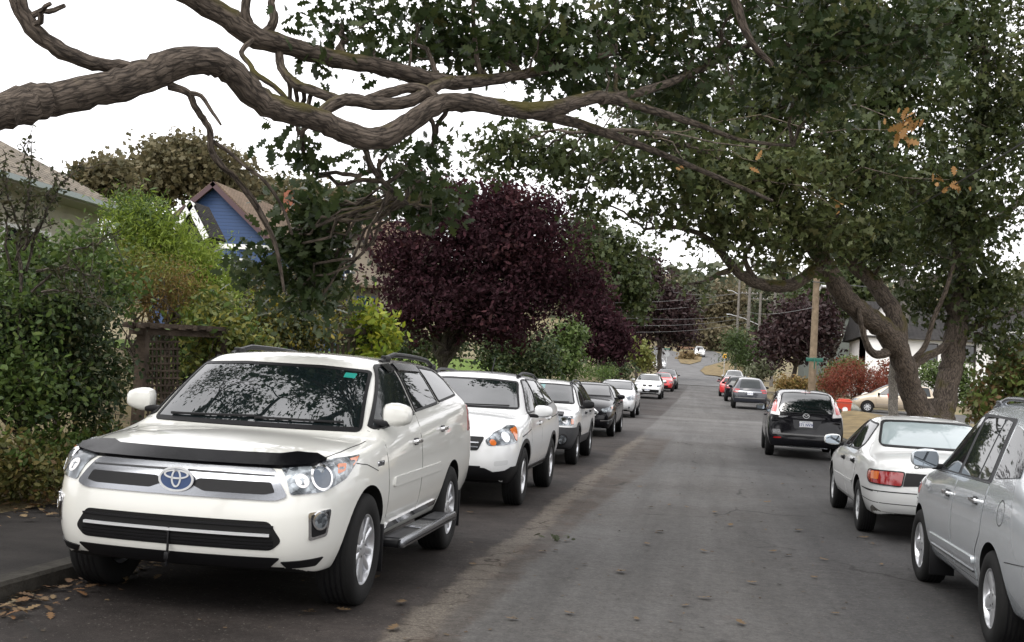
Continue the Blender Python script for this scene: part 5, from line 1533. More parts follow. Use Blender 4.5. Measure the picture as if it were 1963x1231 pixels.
# --- brown roofed houses with small gables
ap = P(636, 428, 66)
h2, H = gable_house('brown_house', 'brown roofed house with narrow steep gable left of the purple tree', ap, 1.0, 1.9, 8, GREYBL, SH_BROWN, DARKT, 1.8, over=.25)
window(h2, (-.3, 0, H-1.9), (1, 0, 0), (0, -1, 0), .6, 1.0)
MB().add([(-6, 3, H-1.8), (5, 3, H-1.8), (4.4, 6.5, H+1.1), (-5.4, 6.5, H+1.1)], [(0, 1, 2, 3)]).prism([(-6, -3), (5, -3), (5, 0), (-6, 0)], (0, 3.1, H-1.8), (1, 0, 0), (0, 0, 1), (0, 1, 0), 6).emit('main_roof', SH_BROWN, h2)
ap = P(686, 438, 64)
h3, H = gable_house('brown_house', 'brown roofed house with pale window, half hidden by the purple tree', ap, 1.5, 2.0, 8, mat('tan_stucco', (.22, .19, .15), rough=.9), SH_BROWN, DARKT, 1.8, over=.25)
window(h3, (-1.0, 0, H-2.6), (1, 0, 0), (0, -1, 0), .8, 1.2, bars=(2, 1))
for x_ in (-1.3, .2): window(h3, (x_, 0, H-5.3), (1, 0, 0), (0, -1, 0), 1.0, 1.6, fr=mat('blue_trim', (.05, .12, .35), rough=.6), bars=(2, 1))
MB().box((0, -.5, H-3.2), (3.6, 1.0, .15)).emit('porch_roof', SH_BROWN, h3)

# --- white house on the right with dark timber strips
Yh = 86.0
def onY(px, py, Y):
    d = (CF + XC*((px-981.5)/FPX) - YC*((py-615.5)/FPX)); t = Y/d.y
    return Vector((0, 0, CAM_H))+d*t
a = onY(1655, 770, Yh); b_ = onY(2060, 700, Yh)
zb_ = .9
wh = empty('white_house', (a.x, Yh, zb_), 0, 'white stucco house with dark timber strips behind the oak trunks', 'house')
Wd = b_.x-a.x
top = onY(1800, 652, Yh).z-zb_
MB().box((Wd/2, 5, top/2-.5), (Wd, 10, top+1)).emit('wall', WHITEW, wh)
MB().add([(-.5, -.6, top-.05), (Wd+.5, -.6, top-.05), (Wd+.5, 10.6, top-.05), (-.5, 10.6, top-.05), (-.3, 5, top+2.9), (Wd+.3, 5, top+2.9)],
         [(0, 1, 5, 4), (2, 3, 4, 5), (0, 4, 3), (1, 2, 5), (3, 2, 1, 0)]).emit('roof', SH_DARK, wh)
gw = onY(1716, 640, Yh).x-a.x; gh = onY(1685, 585, Yh).z-zb_
MB().prism([(0, 0), (gw, 0), (gw, gh-1.5), (gw/2, gh), (0, gh-1.5)], (0, -.35, 0), (1, 0, 0), (0, 0, 1), (0, 1, 0), 4).emit('gable', WHITEW, wh)
for s_ in (1, -1):
    d_ = Vector((s_*gw/2, 0, -1.5)).normalized(); e_ = math.hypot(gw/2, 1.5)+.3
    a0 = Vector((gw/2, -.6, gh+.02)); q4 = [a0, a0+d_*e_, a0+d_*e_+Vector((0, 4.4, 0)), a0+Vector((0, 4.4, 0))]
    MB().add(q4+[v+Vector((0, 0, .15)) for v in q4], [(3, 2, 1, 0), (4, 5, 6, 7), (0, 1, 5, 4), (1, 2, 6, 5), (2, 3, 7, 6), (3, 0, 4, 7)]).emit('gable_roof', SH_DARK, wh)
def lx(px, py): q_ = onY(px, py, Yh); return q_.x-a.x, q_.z-zb_
for px in (1868, 1702, 1935):
    x_, z_ = lx(px, 700)
    MB().box((x_, -.03, top/2), (.13, .10, top)).emit('timber_strip', DARKT, wh)
for px, py, wpx, hpx, bars, fr in ((1896, 690, 26, 48, (3, 2), TRIM), (1768, 692, 26, 32, (1, 1), DARKT), (1845, 694, 20, 30, (1, 1), DARKT)):
    x_, z_ = lx(px, py)
    window(wh, (x_, 0, z_), (1, 0, 0), (0, -1, 0), wpx/FPX*88, hpx/FPX*88, fr=fr, bars=bars)
x_, z_ = lx(1930, 696)
MB().box((x_+1.1, -.02, z_+1.0), (2.2, .06, 2.1)).emit('porch_opening', PANE, wh)
MB().box((x_+1.1, -.06, z_+2.15), (2.4, .12, .12)).box((x_-.03, -.06, z_+1.0), (.1, .12, 2.2)).emit('porch_frame', TRIM, wh)
# --- dim house far right of the pole
ap = onY(1625, 600, 128)
gz_ = 2.0
dh, H = gable_house('grey_house', 'grey house with a row of white framed windows behind the utility pole', Vector((ap.x, 128, ap.z)), 4.2, 1.7, 9, mat('grey_green_wall', (.10, .11, .10), rough=.9), SH_DARK, DARKT, gz_)
for k in range(2): window(dh, (-1.6+1.5*k, 0, H-2.9), (1, 0, 0), (0, -1, 0), 1.1, .9)
# ---------------------------------------------------------------- the parked cars
random.seed(11)
PEARL = paint('pearl_white_paint', (0.66, 0.66, 0.62), rough=0.3)
WHITE = paint('white_paint', (0.70, 0.71, 0.71), rough=0.3)
OLDWHITE = paint('old_white_paint', (0.66, 0.67, 0.66), rough=0.38)
BLACK = mat('black_paint', (0.006, 0.006, 0.008), rough=0.12, ior=1.42)
CHAR = paint('charcoal_paint', (0.012, 0.014, 0.022), rough=0.3)
SILVER = paint('silver_paint', (0.64, 0.68, 0.71), rough=0.26, metal=0.5)
SILVW = paint('pale_silver_paint', (0.55, 0.56, 0.57), rough=0.34, metal=0.3)
REDP = paint('red_paint', (0.45, 0.018, 0.02), rough=0.3)
GOLD = paint('gold_beige_paint', (0.40, 0.33, 0.245), rough=0.35, metal=0.35)
SIDE_LEFT, SIDE_RIGHT = 'cars parked along the left kerb', 'cars parked along the right kerb'
HN, HP = -math.pi/2, math.pi/2       # nose towards the camera / away from it

def put(x, y, h, yaw=0.0):
    s = gz(0, y+1)-gz(0, y-1)
    tl = math.atan(s/2)
    return (x, y, gz(x, y)), h+math.radians(yaw), (tl if h < 0 else -tl)

def mk(name, sp, x, y, h, yaw, label, group, cat='car'):
    loc, rz, tl = put(x, y, h, yaw)
    c = Car(name, sp, loc, rz, label, cat, group)
    c.root.rotation_euler = (0, tl, rz)
    return c

def flip(poly): return [(-a, b) for a, b in poly][::-1]
def lr(c, fn):
    for pl in ('L', 'R'): fn(pl)

# ---- white hybrid SUV, nearest on the left
sp = dict(L=4.785, W=1.93, wb=2.79, fo=.93, R=.378, rim=.245, tw=.245, paint=PEARL, zb=.37, zbf=.285, zbr=.42, zn=.955, zh=1.05, sc=1.27, zc=1.125,
          sh=2.02, H=1.725, sr=4.33, zr=1.695, sg=4.63, zg=1.25, ze=1.02, b0=1.10, b1=1.33, wr=.675, wh=.77, lv=3, spokes=(5, .062, .05, .27),
          nose=[.09, .02, .0, .03, .085], arch=.06, inset=.012)
c = mk('hybrid_suv', dict(sp, ys=1.075, zs=1.02), -3.32, 9.33, HN, 0.5, 'pearl white hybrid SUV with black hood deflector, nearest car on the left', SIDE_LEFT, 'SUV')
suv = c
g = c.panel('grille', 'F', rnd([(-.56, .945), (.56, .945), (.665, .79), (.60, .762), (-.60, .762), (-.665, .79)], .03), SATIN, off=.012, thick=.03)
for sg in (1, -1):
    q = [(.13, .868), (.56, .868), (.59, .81), (.53, .796), (.17, .796), (.09, .83)]
    c.panel('grille_slot', 'F', rnd(q if sg > 0 else flip(q), .015), BLACKP, off=.016, thick=.008, parent=g)
    q = [(.05, .915), (.57, .908), (.57, .902), (.05, .905)]
    c.panel('grille_slot', 'F', q if sg > 0 else flip(q), GREYP, off=.016, thick=.008, parent=g)
e0, nn = c.place_on('F', 0, .853, .02)
em = MB().prism(circ(0, 0, .108, 32, .076), e0, (0, 1, 0), (0, 0, 1), (1, 0, 0), .012)
em = em.emit('emblem', EMBB, g)
def ring(mb, rx, rz, cx, cz, wd, x):
    n = 36
    vs = []
    for k in range(n):
        a = 2*math.pi*k/n
        for d, xx in ((1, x), (1, x+.008), (0, x+.008), (0, x)):
            vs.append(Vector((xx, cx+(rx-wd*(1-d))*math.cos(a), cz+(rz-wd*(1-d))*math.sin(a))))
    fs = [(k*4+i, k*4+(i+1) % 4, ((k+1) % n)*4+(i+1) % 4, ((k+1) % n)*4+i) for k in range(n) for i in range(4)]
    mb.add(vs, fs, 0, True)
rg = MB()
xe = e0.x+.009
ring(rg, .110, .078, 0, e0.z, .013, xe)
ring(rg, .078, .030, 0, e0.z+.030, .011, xe)
ring(rg, .031, .056, 0, e0.z+.005, .010, xe)
rg.emit('emblem_rings', BRIGHT, g)
# hood deflector
d = [(-.80, .998), (-.72, 1.02), (-.60, 1.025), (-.52, 1.012), (.52, 1.012), (.60, 1.025), (.72, 1.02), (.80, .998), (.76, .972), (.60, .952), (-.60, .952), (-.76, .972)]
c.panel('hood_deflector', 'F', d, mat('smoked_acrylic', (.003, .003, .004), rough=.16, spec=.10), off=.028, thick=.0, res=.04)
for pl in ('FL', 'FR'):
    hl = c.panel('headlight', pl, rnd([(-.17, .958), (-.15, .80), (.06, .822), (.27, .892), (.47, 1.025), (.22, 1.012), (0, .99)], .02), LAMP, off=.009, thick=.02, res=.03)
    c.panel('projector_lens', pl, circ(.055, .905, .068), LAMPD, off=.011, thick=.006, parent=hl)
    c.strip('lens_ring', pl, circ(.055, .905, .070), .014, CHROME, off=.014, parent=hl, closed=True)
    c.panel('high_beam_lens', pl, circ(-.075, .885, .04), CLEARL, off=.010, thick=.006, parent=hl)
    c.panel('indicator_lens', pl, rnd([(.185, .925), (.26, .94), (.285, .985), (.2, .985)], .012), AMBER, off=.010, thick=.006, parent=hl)
    c.panel('side_marker', pl, [(.36, .965), (.455, 1.018), (.34, 1.008)], REDL if 0 else AMBER, off=.010, thick=.006, parent=hl)
    fh = c.panel('fog_lamp_frame', pl, rnd([(-.045, .695), (.125, .715), (.105, .545), (-.03, .52)], .02), CHROME, off=.008, thick=.02, res=.04)
    c.panel('fog_lamp_recess', pl, rnd([(-.025, .682), (.105, .698), (.09, .563), (-.012, .542)], .015), BLACKP, off=.010, thick=.004, parent=fh)
    c.panel('fog_lamp', pl, circ(.04, .645, .05), LAMP, off=.016, thick=.012, parent=fh)
    c.strip('lens_ring', pl, circ(.04, .645, .052), .012, CHROME, off=.018, parent=fh, closed=True)
    c.panel('bumper_vent', pl, rnd([(-.17, .385), (.11, .41), (.06, .355), (-.12, .345)], .01), BLACKP, off=.008, thick=.01, res=.025)
lg = c.panel('lower_grille', 'F', rnd([(-.575, .635), (.575, .635), (.65, .515), (.59, .455), (-.59, .455), (-.65, .515)], .03), WELL, off=.003, thick=.01)
for z in (.605, .515, .495, .475):
    c.strip('grille_slat', 'F', [(-.6, z), (.6, z)], .011, BLACKP, off=.008, parent=lg, res=.1)
c.strip('chrome_bar', 'F', [(-.58, .552), (.58, .552)], .015, BRIGHT, off=.022, parent=lg, res=.1)
h_, _ = c.place_on('F', -.02, .45, .02)
MB().rbox(h_+Vector((.005, 0, 0)), (.02, .012, .25), .005).rbox(h_+Vector((.01, 0, -.06)), (.03, .03, .05), .008).emit('tow_cord', BLACKP, c.root)
c.panel('lower_intake', 'F', rnd([(-.64, .41), (.64, .41), (.56, .335), (-.56, .335)], .02), BLACKP, off=.005, thick=.01, res=.03)
ws = c.windscreen(rnd([(-.745, 1.155), (.745, 1.155), (.635, 1.575), (.3, 1.595), (-.3, 1.595), (-.635, 1.575)], .03),
                  wip=[((-.62, 1.185), (.02, 1.205)), ((.02, 1.195), (.62, 1.195))])
c.panel('cowl_panel', 'W', [(-.74, 1.152), (.74, 1.152), (.72, 1.175), (-.72, 1.175)], BLACKP, off=.008, thick=.012, parent=ws)
c.panel('parking_sticker', 'W', [(.48, 1.56), (.56, 1.555), (.56, 1.52), (.48, 1.525)], mat('sticker_teal', (.0, .25, .2), rough=.4), off=.009, thick=.003, parent=ws)
W1 = rnd([(1.40, 1.175), (2.38, 1.265), (2.36, 1.632), (2.06, 1.625)], [.03, .02, .02, .06])
W2 = rnd([(2.46, 1.28), (3.28, 1.335), (3.20, 1.632), (2.45, 1.64)], .025)
W3 = rnd([(3.36, 1.342), (4.14, 1.395), (4.06, 1.53), (3.88, 1.61), (3.28, 1.635)], .03)
c.windows([W1, W2, W3])
for ln in ([(2.16, 1.605), (2.36, 1.615)], [(2.46, 1.62), (3.19, 1.612)]):
    lr(c, lambda pl: c.strip('rain_visor', pl, ln, .05, mat('smoked_acrylic', (0, 0, 0)), off=.022, res=.08))
D1 = [(1.44, .47), (2.42, .47), (2.42, 1.255), (1.37, 1.155), (1.40, .8)]
D2 = [(2.44, .47), (3.22, .47), (3.25, .72), (3.40, .92), (3.36, 1.325), (2.44, 1.27)]
c.doors([D1, D2], [(2.24, 1.05), (3.22, 1.115)], CHROME, (.2, .034))
def f(pl):
    c.panel('door_moulding', pl, rnd([(1.52, .755), (3.18, .765), (3.16, .835), (1.54, .825)], .025), PEARL, off=.016, thick=.0, res=.1)
    c.panel('chrome_sill_trim', pl, rnd([(1.50, .445), (3.16, .465), (3.14, .515), (1.52, .495)], .012), CHROME, off=.014, thick=.0, res=.1)
    sg = 1 if pl == 'L' else -1
    b = MB().rbox((c.X(2.36), sg*.985, .355), (1.86, .20, .06), .025)
    b.rbox((c.X(2.36), sg*1.06, .362), (1.9, .05, .07), .02, mi=1)
    for q in (1.75, 2.95): b.rbox((c.X(q), sg*.985, .386), (.5, .14, .016), .006, mi=2)
    b.rbox((c.X(2.36), sg*.985, .386), (.42, .14, .014), .006, mi=1)
    b.emit('running_board', [BLACKP, SATIN, GREYP], c.root)
    for s_ in (1.36, 4.15):
        MB().rbox((c.X(s_), sg*.84, .33), (.02, .22, .34), .006).emit('mud_flap', BLACKP, c.root)
    c.panel('tail_light', pl, rnd([(4.36, 1.05), (4.62, 1.08), (4.58, 1.30), (4.44, 1.30)], .02), REDL, off=.006)
    c.strip('shut_line', pl, [(.62, .985), (.9, .955), (1.12, .90)] , .006, GAP, off=.0012)
lr(c, f)
for sg, pl in ((1, 'L'), (-1, 'R')):
    h_, nn = c.place_on(pl, 1.20, .945, .002)
    text_part('badge', 'HYBRID', .045, SATIN, c.root, h_, (-sg, 0, 0), (0, 0, 1), ext=.003, bold=.002)
c.strip('shut_line', 'T', [(.30, -.74), (.7, -.80), (1.22, -.82)], .008, GAP, off=.0012)
c.strip('shut_line', 'T', [(.30, .74), (.7, .80), (1.22, .82)], .008, GAP, off=.0012)
c.mirrors(1.52, 1.28, size=(.14, .205, .175), stem=.07)
c.rails(2.34, 4.4, .60, h=.06, r=.022)
c.windscreen(rnd([(-.62, 1.28), (.62, 1.28), (.52, 1.58), (-.52, 1.58)], .04), plane='B', name='rear_window')

# ---- second white SUV (smaller, grey cladding)
sp = dict(L=4.53, W=1.82, wb=2.62, fo=.90, R=.364, rim=.225, tw=.225, paint=WHITE, zb=.36, zbf=.30, zbr=.36, zn=.905, zh=1.055, sc=1.18, zc=1.135,
          sh=1.98, H=1.655, sr=3.95, zr=1.61, sg=4.34, zg=1.13, ze=.95, b0=1.07, b1=1.20, wr=.635, wh=.72, lv=2, spokes=(5, .085, .06, 0), inset=.015, arch=.06)
c = mk('compact_suv', dict(sp, ys=1.045, zs=1.01), -3.18, 16.05, HN, 0, 'white SUV with amber cornered headlights and black lower bumper, second on the left', SIDE_LEFT, 'SUV')
for pl in ('FL', 'FR'):
    hl = c.panel('headlight', pl, rnd([(-.22, .82), (-.20, .76), (.24, .80), (.30, 1.0), (.16, 1.0), (-.08, .92)], .025), LAMP, off=.008, thick=.02, res=.04)
    c.panel('indicator_lens', pl, rnd([(.20, .84), (.235, .82), (.285, .985), (.14, .955)], .012), AMBER, off=.013, parent=hl, thick=.006)
    c.panel('reflector_bowl', pl, circ(.03, .865, .055), CHROME, off=.012, parent=hl, thick=.006)
    c.panel('indicator_lens', pl, circ(-.14, .80, .035), AMBER, off=.012, parent=hl, thick=.006)
    c.panel('bumper_recess', pl, rnd([(-.14, .585), (.06, .60), (.06, .545), (-.14, .52)], .03), mat('recess_white', (.55, .56, .56), rough=.4), off=.002, thick=.01)
    c.panel('bumper_cladding', pl, [(-.5, .50), (-.24, .50), (-.14, .455), (.02, .475), (.12, .515), (.30, .52), (.33, .32), (-.5, .31)], BLACKP, off=.010, thick=.01)
gr = c.panel('grille', 'F', rnd([(-.52, .86), (.52, .86), (.46, .70), (-.46, .70)], .03), BLACKP, off=.008)
for z in (.74, .79): c.strip('grille_slat', 'F', [(-.46, z), (.46, z)], .014, SATIN, off=.016, parent=gr, res=.1)
c.panel('bumper_cladding', 'F', [(-.5, .52), (.5, .52), (.5, .31), (-.5, .31)], BLACKP, off=.011)
c.windscreen(rnd([(-.715, 1.185), (.715, 1.185), (.595, 1.515), (.3, 1.535), (-.3, 1.535), (-.595, 1.515)], .03), wip=[((-.6, 1.195), (.0, 1.205)), ((.0, 1.195), (.6, 1.205))])
W1 = rnd([(1.42, 1.13), (2.25, 1.165), (2.24, 1.555), (2.02, 1.545)], [.03, .02, .02, .08])
W2 = rnd([(2.32, 1.17), (3.10, 1.20), (3.02, 1.545), (2.32, 1.56)], .03)
W3 = rnd([(3.17, 1.205), (3.80, 1.24), (3.55, 1.43), (3.30, 1.52), (3.10, 1.54)], .03)
c.windows([W1, W2, W3])
D1 = [(1.40, .46), (2.28, .46), (2.28, 1.155), (1.34, 1.12)]
D2 = [(2.30, .46), (2.98, .46), (3.02, .66), (3.18, .86), (3.14, 1.195), (2.30, 1.16)]
c.doors([D1, D2], [(2.10, .99), (3.0, 1.03)])
def f(pl):
    c.panel('sill_cladding', pl, [(1.28, .46), (1.36, .455), (3.05, .455), (3.12, .46), (3.12, .36), (1.28, .36)], BLACKP, off=.010)
    for s_, a0, a1 in ((.90, -8, 188), (3.52, -8, 188)):
        c.strip('arch_cladding', pl, arc(s_, .364, .445, a0, a1, 16), .05, BLACKP, off=.008)
    c.strip('shut_line', pl, [(.72, .86), (1.3, .93), (3.1, 1.02), (4.1, 1.06)], .012, GAP, off=.001)
lr(c, f)
c.mirrors(1.46, 1.165, size=(.14, .23, .16), stem=.09)
c.rails(2.05, 3.95, .56, h=.045)
MB().tube([c.place_on('T', 2.15, .2)[0], c.place_on('T', 2.35, .2)[0]+Vector((0, 0, .2))], .008, seg=5).emit('aerial', BLACKP, c.root)

# ---- third: white wagon with dark bumpers
sp = dict(L=4.45, W=1.735, wb=2.525, fo=.90, R=.333, rim=.203, tw=.215, paint=WHITE, zb=.33, zbf=.30, zbr=.34, zn=.865, zh=.985, sc=1.30, zc=1.055,
          sh=1.95, H=1.545, sr=3.95, zr=1.525, sg=4.30, zg=1.05, ze=.90, b0=1.0, b1=1.06, wr=.61, wh=.70, lv=2, spokes=(5, .07, .055, 0), inset=.01, arch=.06, stemmat=BLACKP)
c = mk('wagon', dict(sp, ys=1.04, zs=1.01), -3.25, 23.2, HN, 0.3, 'white boxy wagon with dark grey lower bumper and black mirrors, third on the left', SIDE_LEFT, 'car')
for pl in ('FL', 'FR'):
    hl = c.panel('headlight', pl, rnd([(-.20, .90), (-.20, .735), (.20, .74), (.24, .86), (.20, .905)], .02), LAMP, off=.008, thick=.02, res=.04)
    c.panel('indicator_lens', pl, rnd([(.11, .76), (.20, .76), (.225, .85), (.13, .85)], .012), AMBER, off=.013, parent=hl, thick=.006)
    c.panel('reflector_bowl', pl, circ(-.03, .82, .055), CHROME, off=.012, parent=hl, thick=.006)
    c.panel('bumper_cladding', pl, [(-.5, .72), (.0, .70), (.55, .70), (.34, .30), (-.5, .29)], GREYP, off=.014, thick=.01)
    fg = c.panel('fog_lamp', pl, circ(-.10, .49, .075), LAMP, off=.024, thick=.02)
    c.strip('lens_ring', pl, circ(-.10, .49, .085), .02, BLACKP, off=.028, parent=fg, closed=True)
c.panel('bumper_cladding', 'F', [(-.5, .72), (.5, .72), (.5, .29), (-.5, .29)], GREYP, off=.015)
gr = c.panel('grille', 'F', rnd([(-.42, .885), (.42, .885), (.42, .75), (-.42, .75)], .02), BLACKP, off=.008)
c.strip('grille_slat', 'F', [(-.42, .82), (.42, .82)], .02, SATIN, off=.016, parent=gr)
c.strip('hood_deflector', 'F', [(-.62, .925), (.62, .925)], .05, mat('smoked_acrylic', (0, 0, 0)), off=.03)
ws = c.windscreen(rnd([(-.69, 1.105), (.69, 1.105), (.575, 1.435), (.3, 1.448), (-.3, 1.448), (-.575, 1.435)], .03), wip=[((-.6, 1.115), (.0, 1.12)), ((.0, 1.115), (.6, 1.12))])
c.panel('sun_band', 'W', [(-.47, 1.425), (.1, 1.432), (.1, 1.36), (-.49, 1.36)], TINT, off=.009, thick=.003, parent=ws)
W1 = rnd([(1.52, 1.045), (2.30, 1.06), (2.28, 1.475), (2.05, 1.47)], [.03, .02, .02, .05])
W2 = rnd([(2.37, 1.06), (3.12, 1.075), (3.05, 1.465), (2.36, 1.475)], .03)
W3 = rnd([(3.2, 1.08), (3.95, 1.09), (3.85, 1.45), (3.13, 1.465)], .03)
c.windows([W1, W2, W3])
D1 = [(1.42, .52), (2.33, .52), (2.33, 1.05), (1.40, 1.03)]
D2 = [(2.35, .52), (2.95, .52), (3.0, .66), (3.17, .82), (3.14, 1.065), (2.35, 1.05)]
c.doors([D1, D2], [(2.15, .92), (3.0, .935)], BLACKP)
def f(pl):
    c.panel('side_cladding', pl, [(1.27, .52), (3.08, .52), (3.12, .30), (1.27, .30)], GREYP, off=.010)
    for s_ in (.90, 3.425): c.strip('arch_cladding', pl, arc(s_, .333, .42, -5, 185, 16), .06, GREYP, off=.010)
lr(c, f)
c.mirrors(1.56, 1.10, size=(.13, .22, .16), m=BLACKP, stem=.07)
c.rails(2.0, 4.1, .545, h=.05, m=GREYP)

# ---- fourth: black hatch with chrome grille
sp = dict(L=4.42, W=1.74, wb=2.645, fo=.92, R=.316, rim=.205, tw=.205, paint=BLACK, zb=.27, zbf=.22, zbr=.3, zn=.80, zh=.93, sc=1.22, zc=1.03,
          sh=2.05, H=1.46, sr=3.75, zr=1.40, sg=4.18, zg=1.02, ze=.85, b0=.96, b1=1.04, wr=.575, wh=.69, lv=2, spokes=(5, .06, .05, .2), inset=.01, arch=.05)
c = mk('hatchback', dict(sp, ys=1.04), -3.38, 33.7, HN, 0, 'glossy black hatchback with hexagonal chrome grille behind the third white car', SIDE_LEFT)
for pl in ('FL', 'FR'):
    hl = c.panel('headlight', pl, rnd([(-.16, .75), (-.14, .665), (.16, .70), (.36, .86), (.20, .85)], .02), LAMP, off=.006, thick=.02, res=.04)
    c.panel('indicator_lens', pl, rnd([(.20, .75), (.27, .79), (.30, .835), (.2, .82)], .012), AMBER, off=.011, parent=hl, thick=.006)
    c.strip('bumper_trim', pl, [(-.22, .445), (.0, .455), (.2, .50)], .018, CHROME, off=.01)
    c.panel('fog_lamp', pl, circ(.03, .40, .045), LAMP, off=.008)
gr = c.panel('grille', 'F', [(-.36, .74), (.36, .74), (.47, .66), (.38, .57), (-.38, .57), (-.47, .66)], BLACKP, off=.008)
c.strip('grille_frame', 'F', [(-.36, .74), (.36, .74), (.47, .66), (.38, .57), (-.38, .57), (-.47, .66)], .03, CHROME, off=.018, parent=gr, closed=True)
c.strip('grille_slat', 'F', [(-.44, .665), (.44, .665)], .018, SATIN, off=.014, parent=gr)
c.strip('bumper_lip', 'F', [(-.55, .25), (.55, .25)], .02, SATIN, off=.012)
c.windscreen(rnd([(-.68, 1.09), (.68, 1.09), (.545, 1.375), (-.545, 1.375)], .03), wip=[((-.55, 1.10), (.0, 1.105))])
W1 = rnd([(1.52, 1.03), (2.35, 1.05), (2.32, 1.375), (2.12, 1.37)], .03)
W2 = rnd([(2.42, 1.05), (3.15, 1.065), (3.05, 1.36), (2.41, 1.375)], .03)
W3 = rnd([(3.22, 1.075), (3.75, 1.10), (3.5, 1.28), (3.14, 1.345)], .03)
c.windows([W1, W2, W3])
c.doors([[(1.42, .36), (2.37, .36), (2.37, 1.03), (1.38, 1.0)], [(2.39, .36), (3.08, .36), (3.2, .62), (3.22, 1.05), (2.39, 1.03)]], [(2.2, .88), (3.05, .90)], BLACK)
c.mirrors(1.60, 1.08, size=(.12, .21, .14), stem=.08)

# ---- fifth: pale silver hatch
sp = dict(L=4.25, W=1.70, wb=2.57, fo=.86, R=.306, rim=.195, tw=.195, paint=SILVW, zb=.27, zbf=.24, zbr=.3, zn=.80, zh=.95, sc=1.02, zc=1.03,
          sh=1.92, H=1.45, sr=3.4, zr=1.42, sg=4.05, zg=1.0, ze=.85, b0=.95, b1=1.02, wr=.57, wh=.66, lv=1, spokes=(6, .06, .05, 0), inset=.01, arch=.05)
c = mk('hatchback', sp, -3.60, 47.3, HN, 0, 'pale silver hatchback between the black hatchback and the white car with twin grilles', SIDE_LEFT)
for pl in ('FL', 'FR'):
    c.panel('headlight', pl, rnd([(-.16, .80), (-.14, .68), (.18, .70), (.34, .86), (.2, .88)], .02), LAMP, off=.006, thick=.02, res=.04)
    c.panel('fog_lamp', pl, circ(-.1, .40, .04), LAMP, off=.006)
c.panel('lower_grille', 'F', rnd([(-.42, .47), (.42, .47), (.38, .36), (-.38, .36)], .02), BLACKP)
c.strip('grille', 'F', [(-.36, .725), (.36, .725)], .05, BLACKP, off=.006)
c.windscreen(rnd([(-.66, 1.08), (.66, 1.08), (.54, 1.36), (-.54, 1.36)], .03), wip=[((-.5, 1.09), (.0, 1.095))])
W1 = rnd([(1.42, 1.02), (2.2, 1.03), (2.18, 1.37), (1.98, 1.365)], .03)
W2 = rnd([(2.26, 1.03), (3.0, 1.05), (2.9, 1.36), (2.26, 1.37)], .03)
c.windows([W1, W2])
c.doors([[(1.3, .36), (2.22, .36), (2.22, 1.01), (1.27, .98)], [(2.24, .36), (2.9, .36), (3.05, .65), (3.05, 1.03), (2.24, 1.01)]], [(2.05, .86), (2.9, .88)])
c.mirrors(1.48, 1.05, size=(.12, .2, .14), stem=.08)

# ---- sixth: white crossover with twin oval grilles
sp = dict(L=4.46, W=1.80, wb=2.76, fo=.82, R=.335, rim=.22, tw=.225, paint=WHITE, zb=.34, zbf=.27, zbr=.36, zn=.86, zh=.99, sc=1.36, zc=1.07,
          sh=2.1, H=1.52, sr=3.75, zr=1.47, sg=4.25, zg=1.07, ze=.92, b0=1.0, b1=1.08, wr=.60, wh=.72, lv=1, spokes=(5, .07, .05, 0), inset=.01, arch=.05)
c = mk('crossover', sp, -3.70, 74.4, HN, 0, 'white crossover with twin oval black grilles and black bumper intake on the left', SIDE_LEFT)
for pl in ('FL', 'FR'):
    c.panel('headlight', pl, rnd([(-.17, .84), (-.15, .745), (.14, .765), (.3, .87), (.15, .87)], .02), LAMP, off=.006, thick=.02, res=.05)
for sg in (1, -1):
    q = rnd([(.04, .86), (.30, .86), (.33, .80), (.27, .73), (.06, .73), (.03, .80)], .04)
    k = c.panel('grille', 'F', q if sg > 0 else flip(q), BLACKP, off=.012)
    c.strip('grille_frame', 'F', q if sg > 0 else flip(q), .02, CHROME, off=.018, parent=k, closed=True)
c.panel('lower_grille', 'F', rnd([(-.72, .58), (.72, .58), (.70, .40), (-.70, .40)], .05), BLACKP, off=.006)
c.strip('bumper_lip', 'F', [(-.55, .35), (.55, .35)], .05, SATIN, off=.012)
c.plate(1, .56, 'CK8 40P')
c.windscreen(rnd([(-.69, 1.12), (.69, 1.12), (.565, 1.42), (-.565, 1.42)], .03))
W1 = rnd([(1.62, 1.05), (2.42, 1.06), (2.40, 1.44), (2.18, 1.435)], .03)
W2 = rnd([(2.48, 1.06), (3.2, 1.08), (3.1, 1.43), (2.48, 1.44)], .03)
W3 = rnd([(3.27, 1.09), (3.8, 1.12), (3.55, 1.33), (3.19, 1.41)], .03)
c.windows([W1, W2, W3])
c.mirrors(1.66, 1.10, size=(.13, .22, .15), stem=.08)

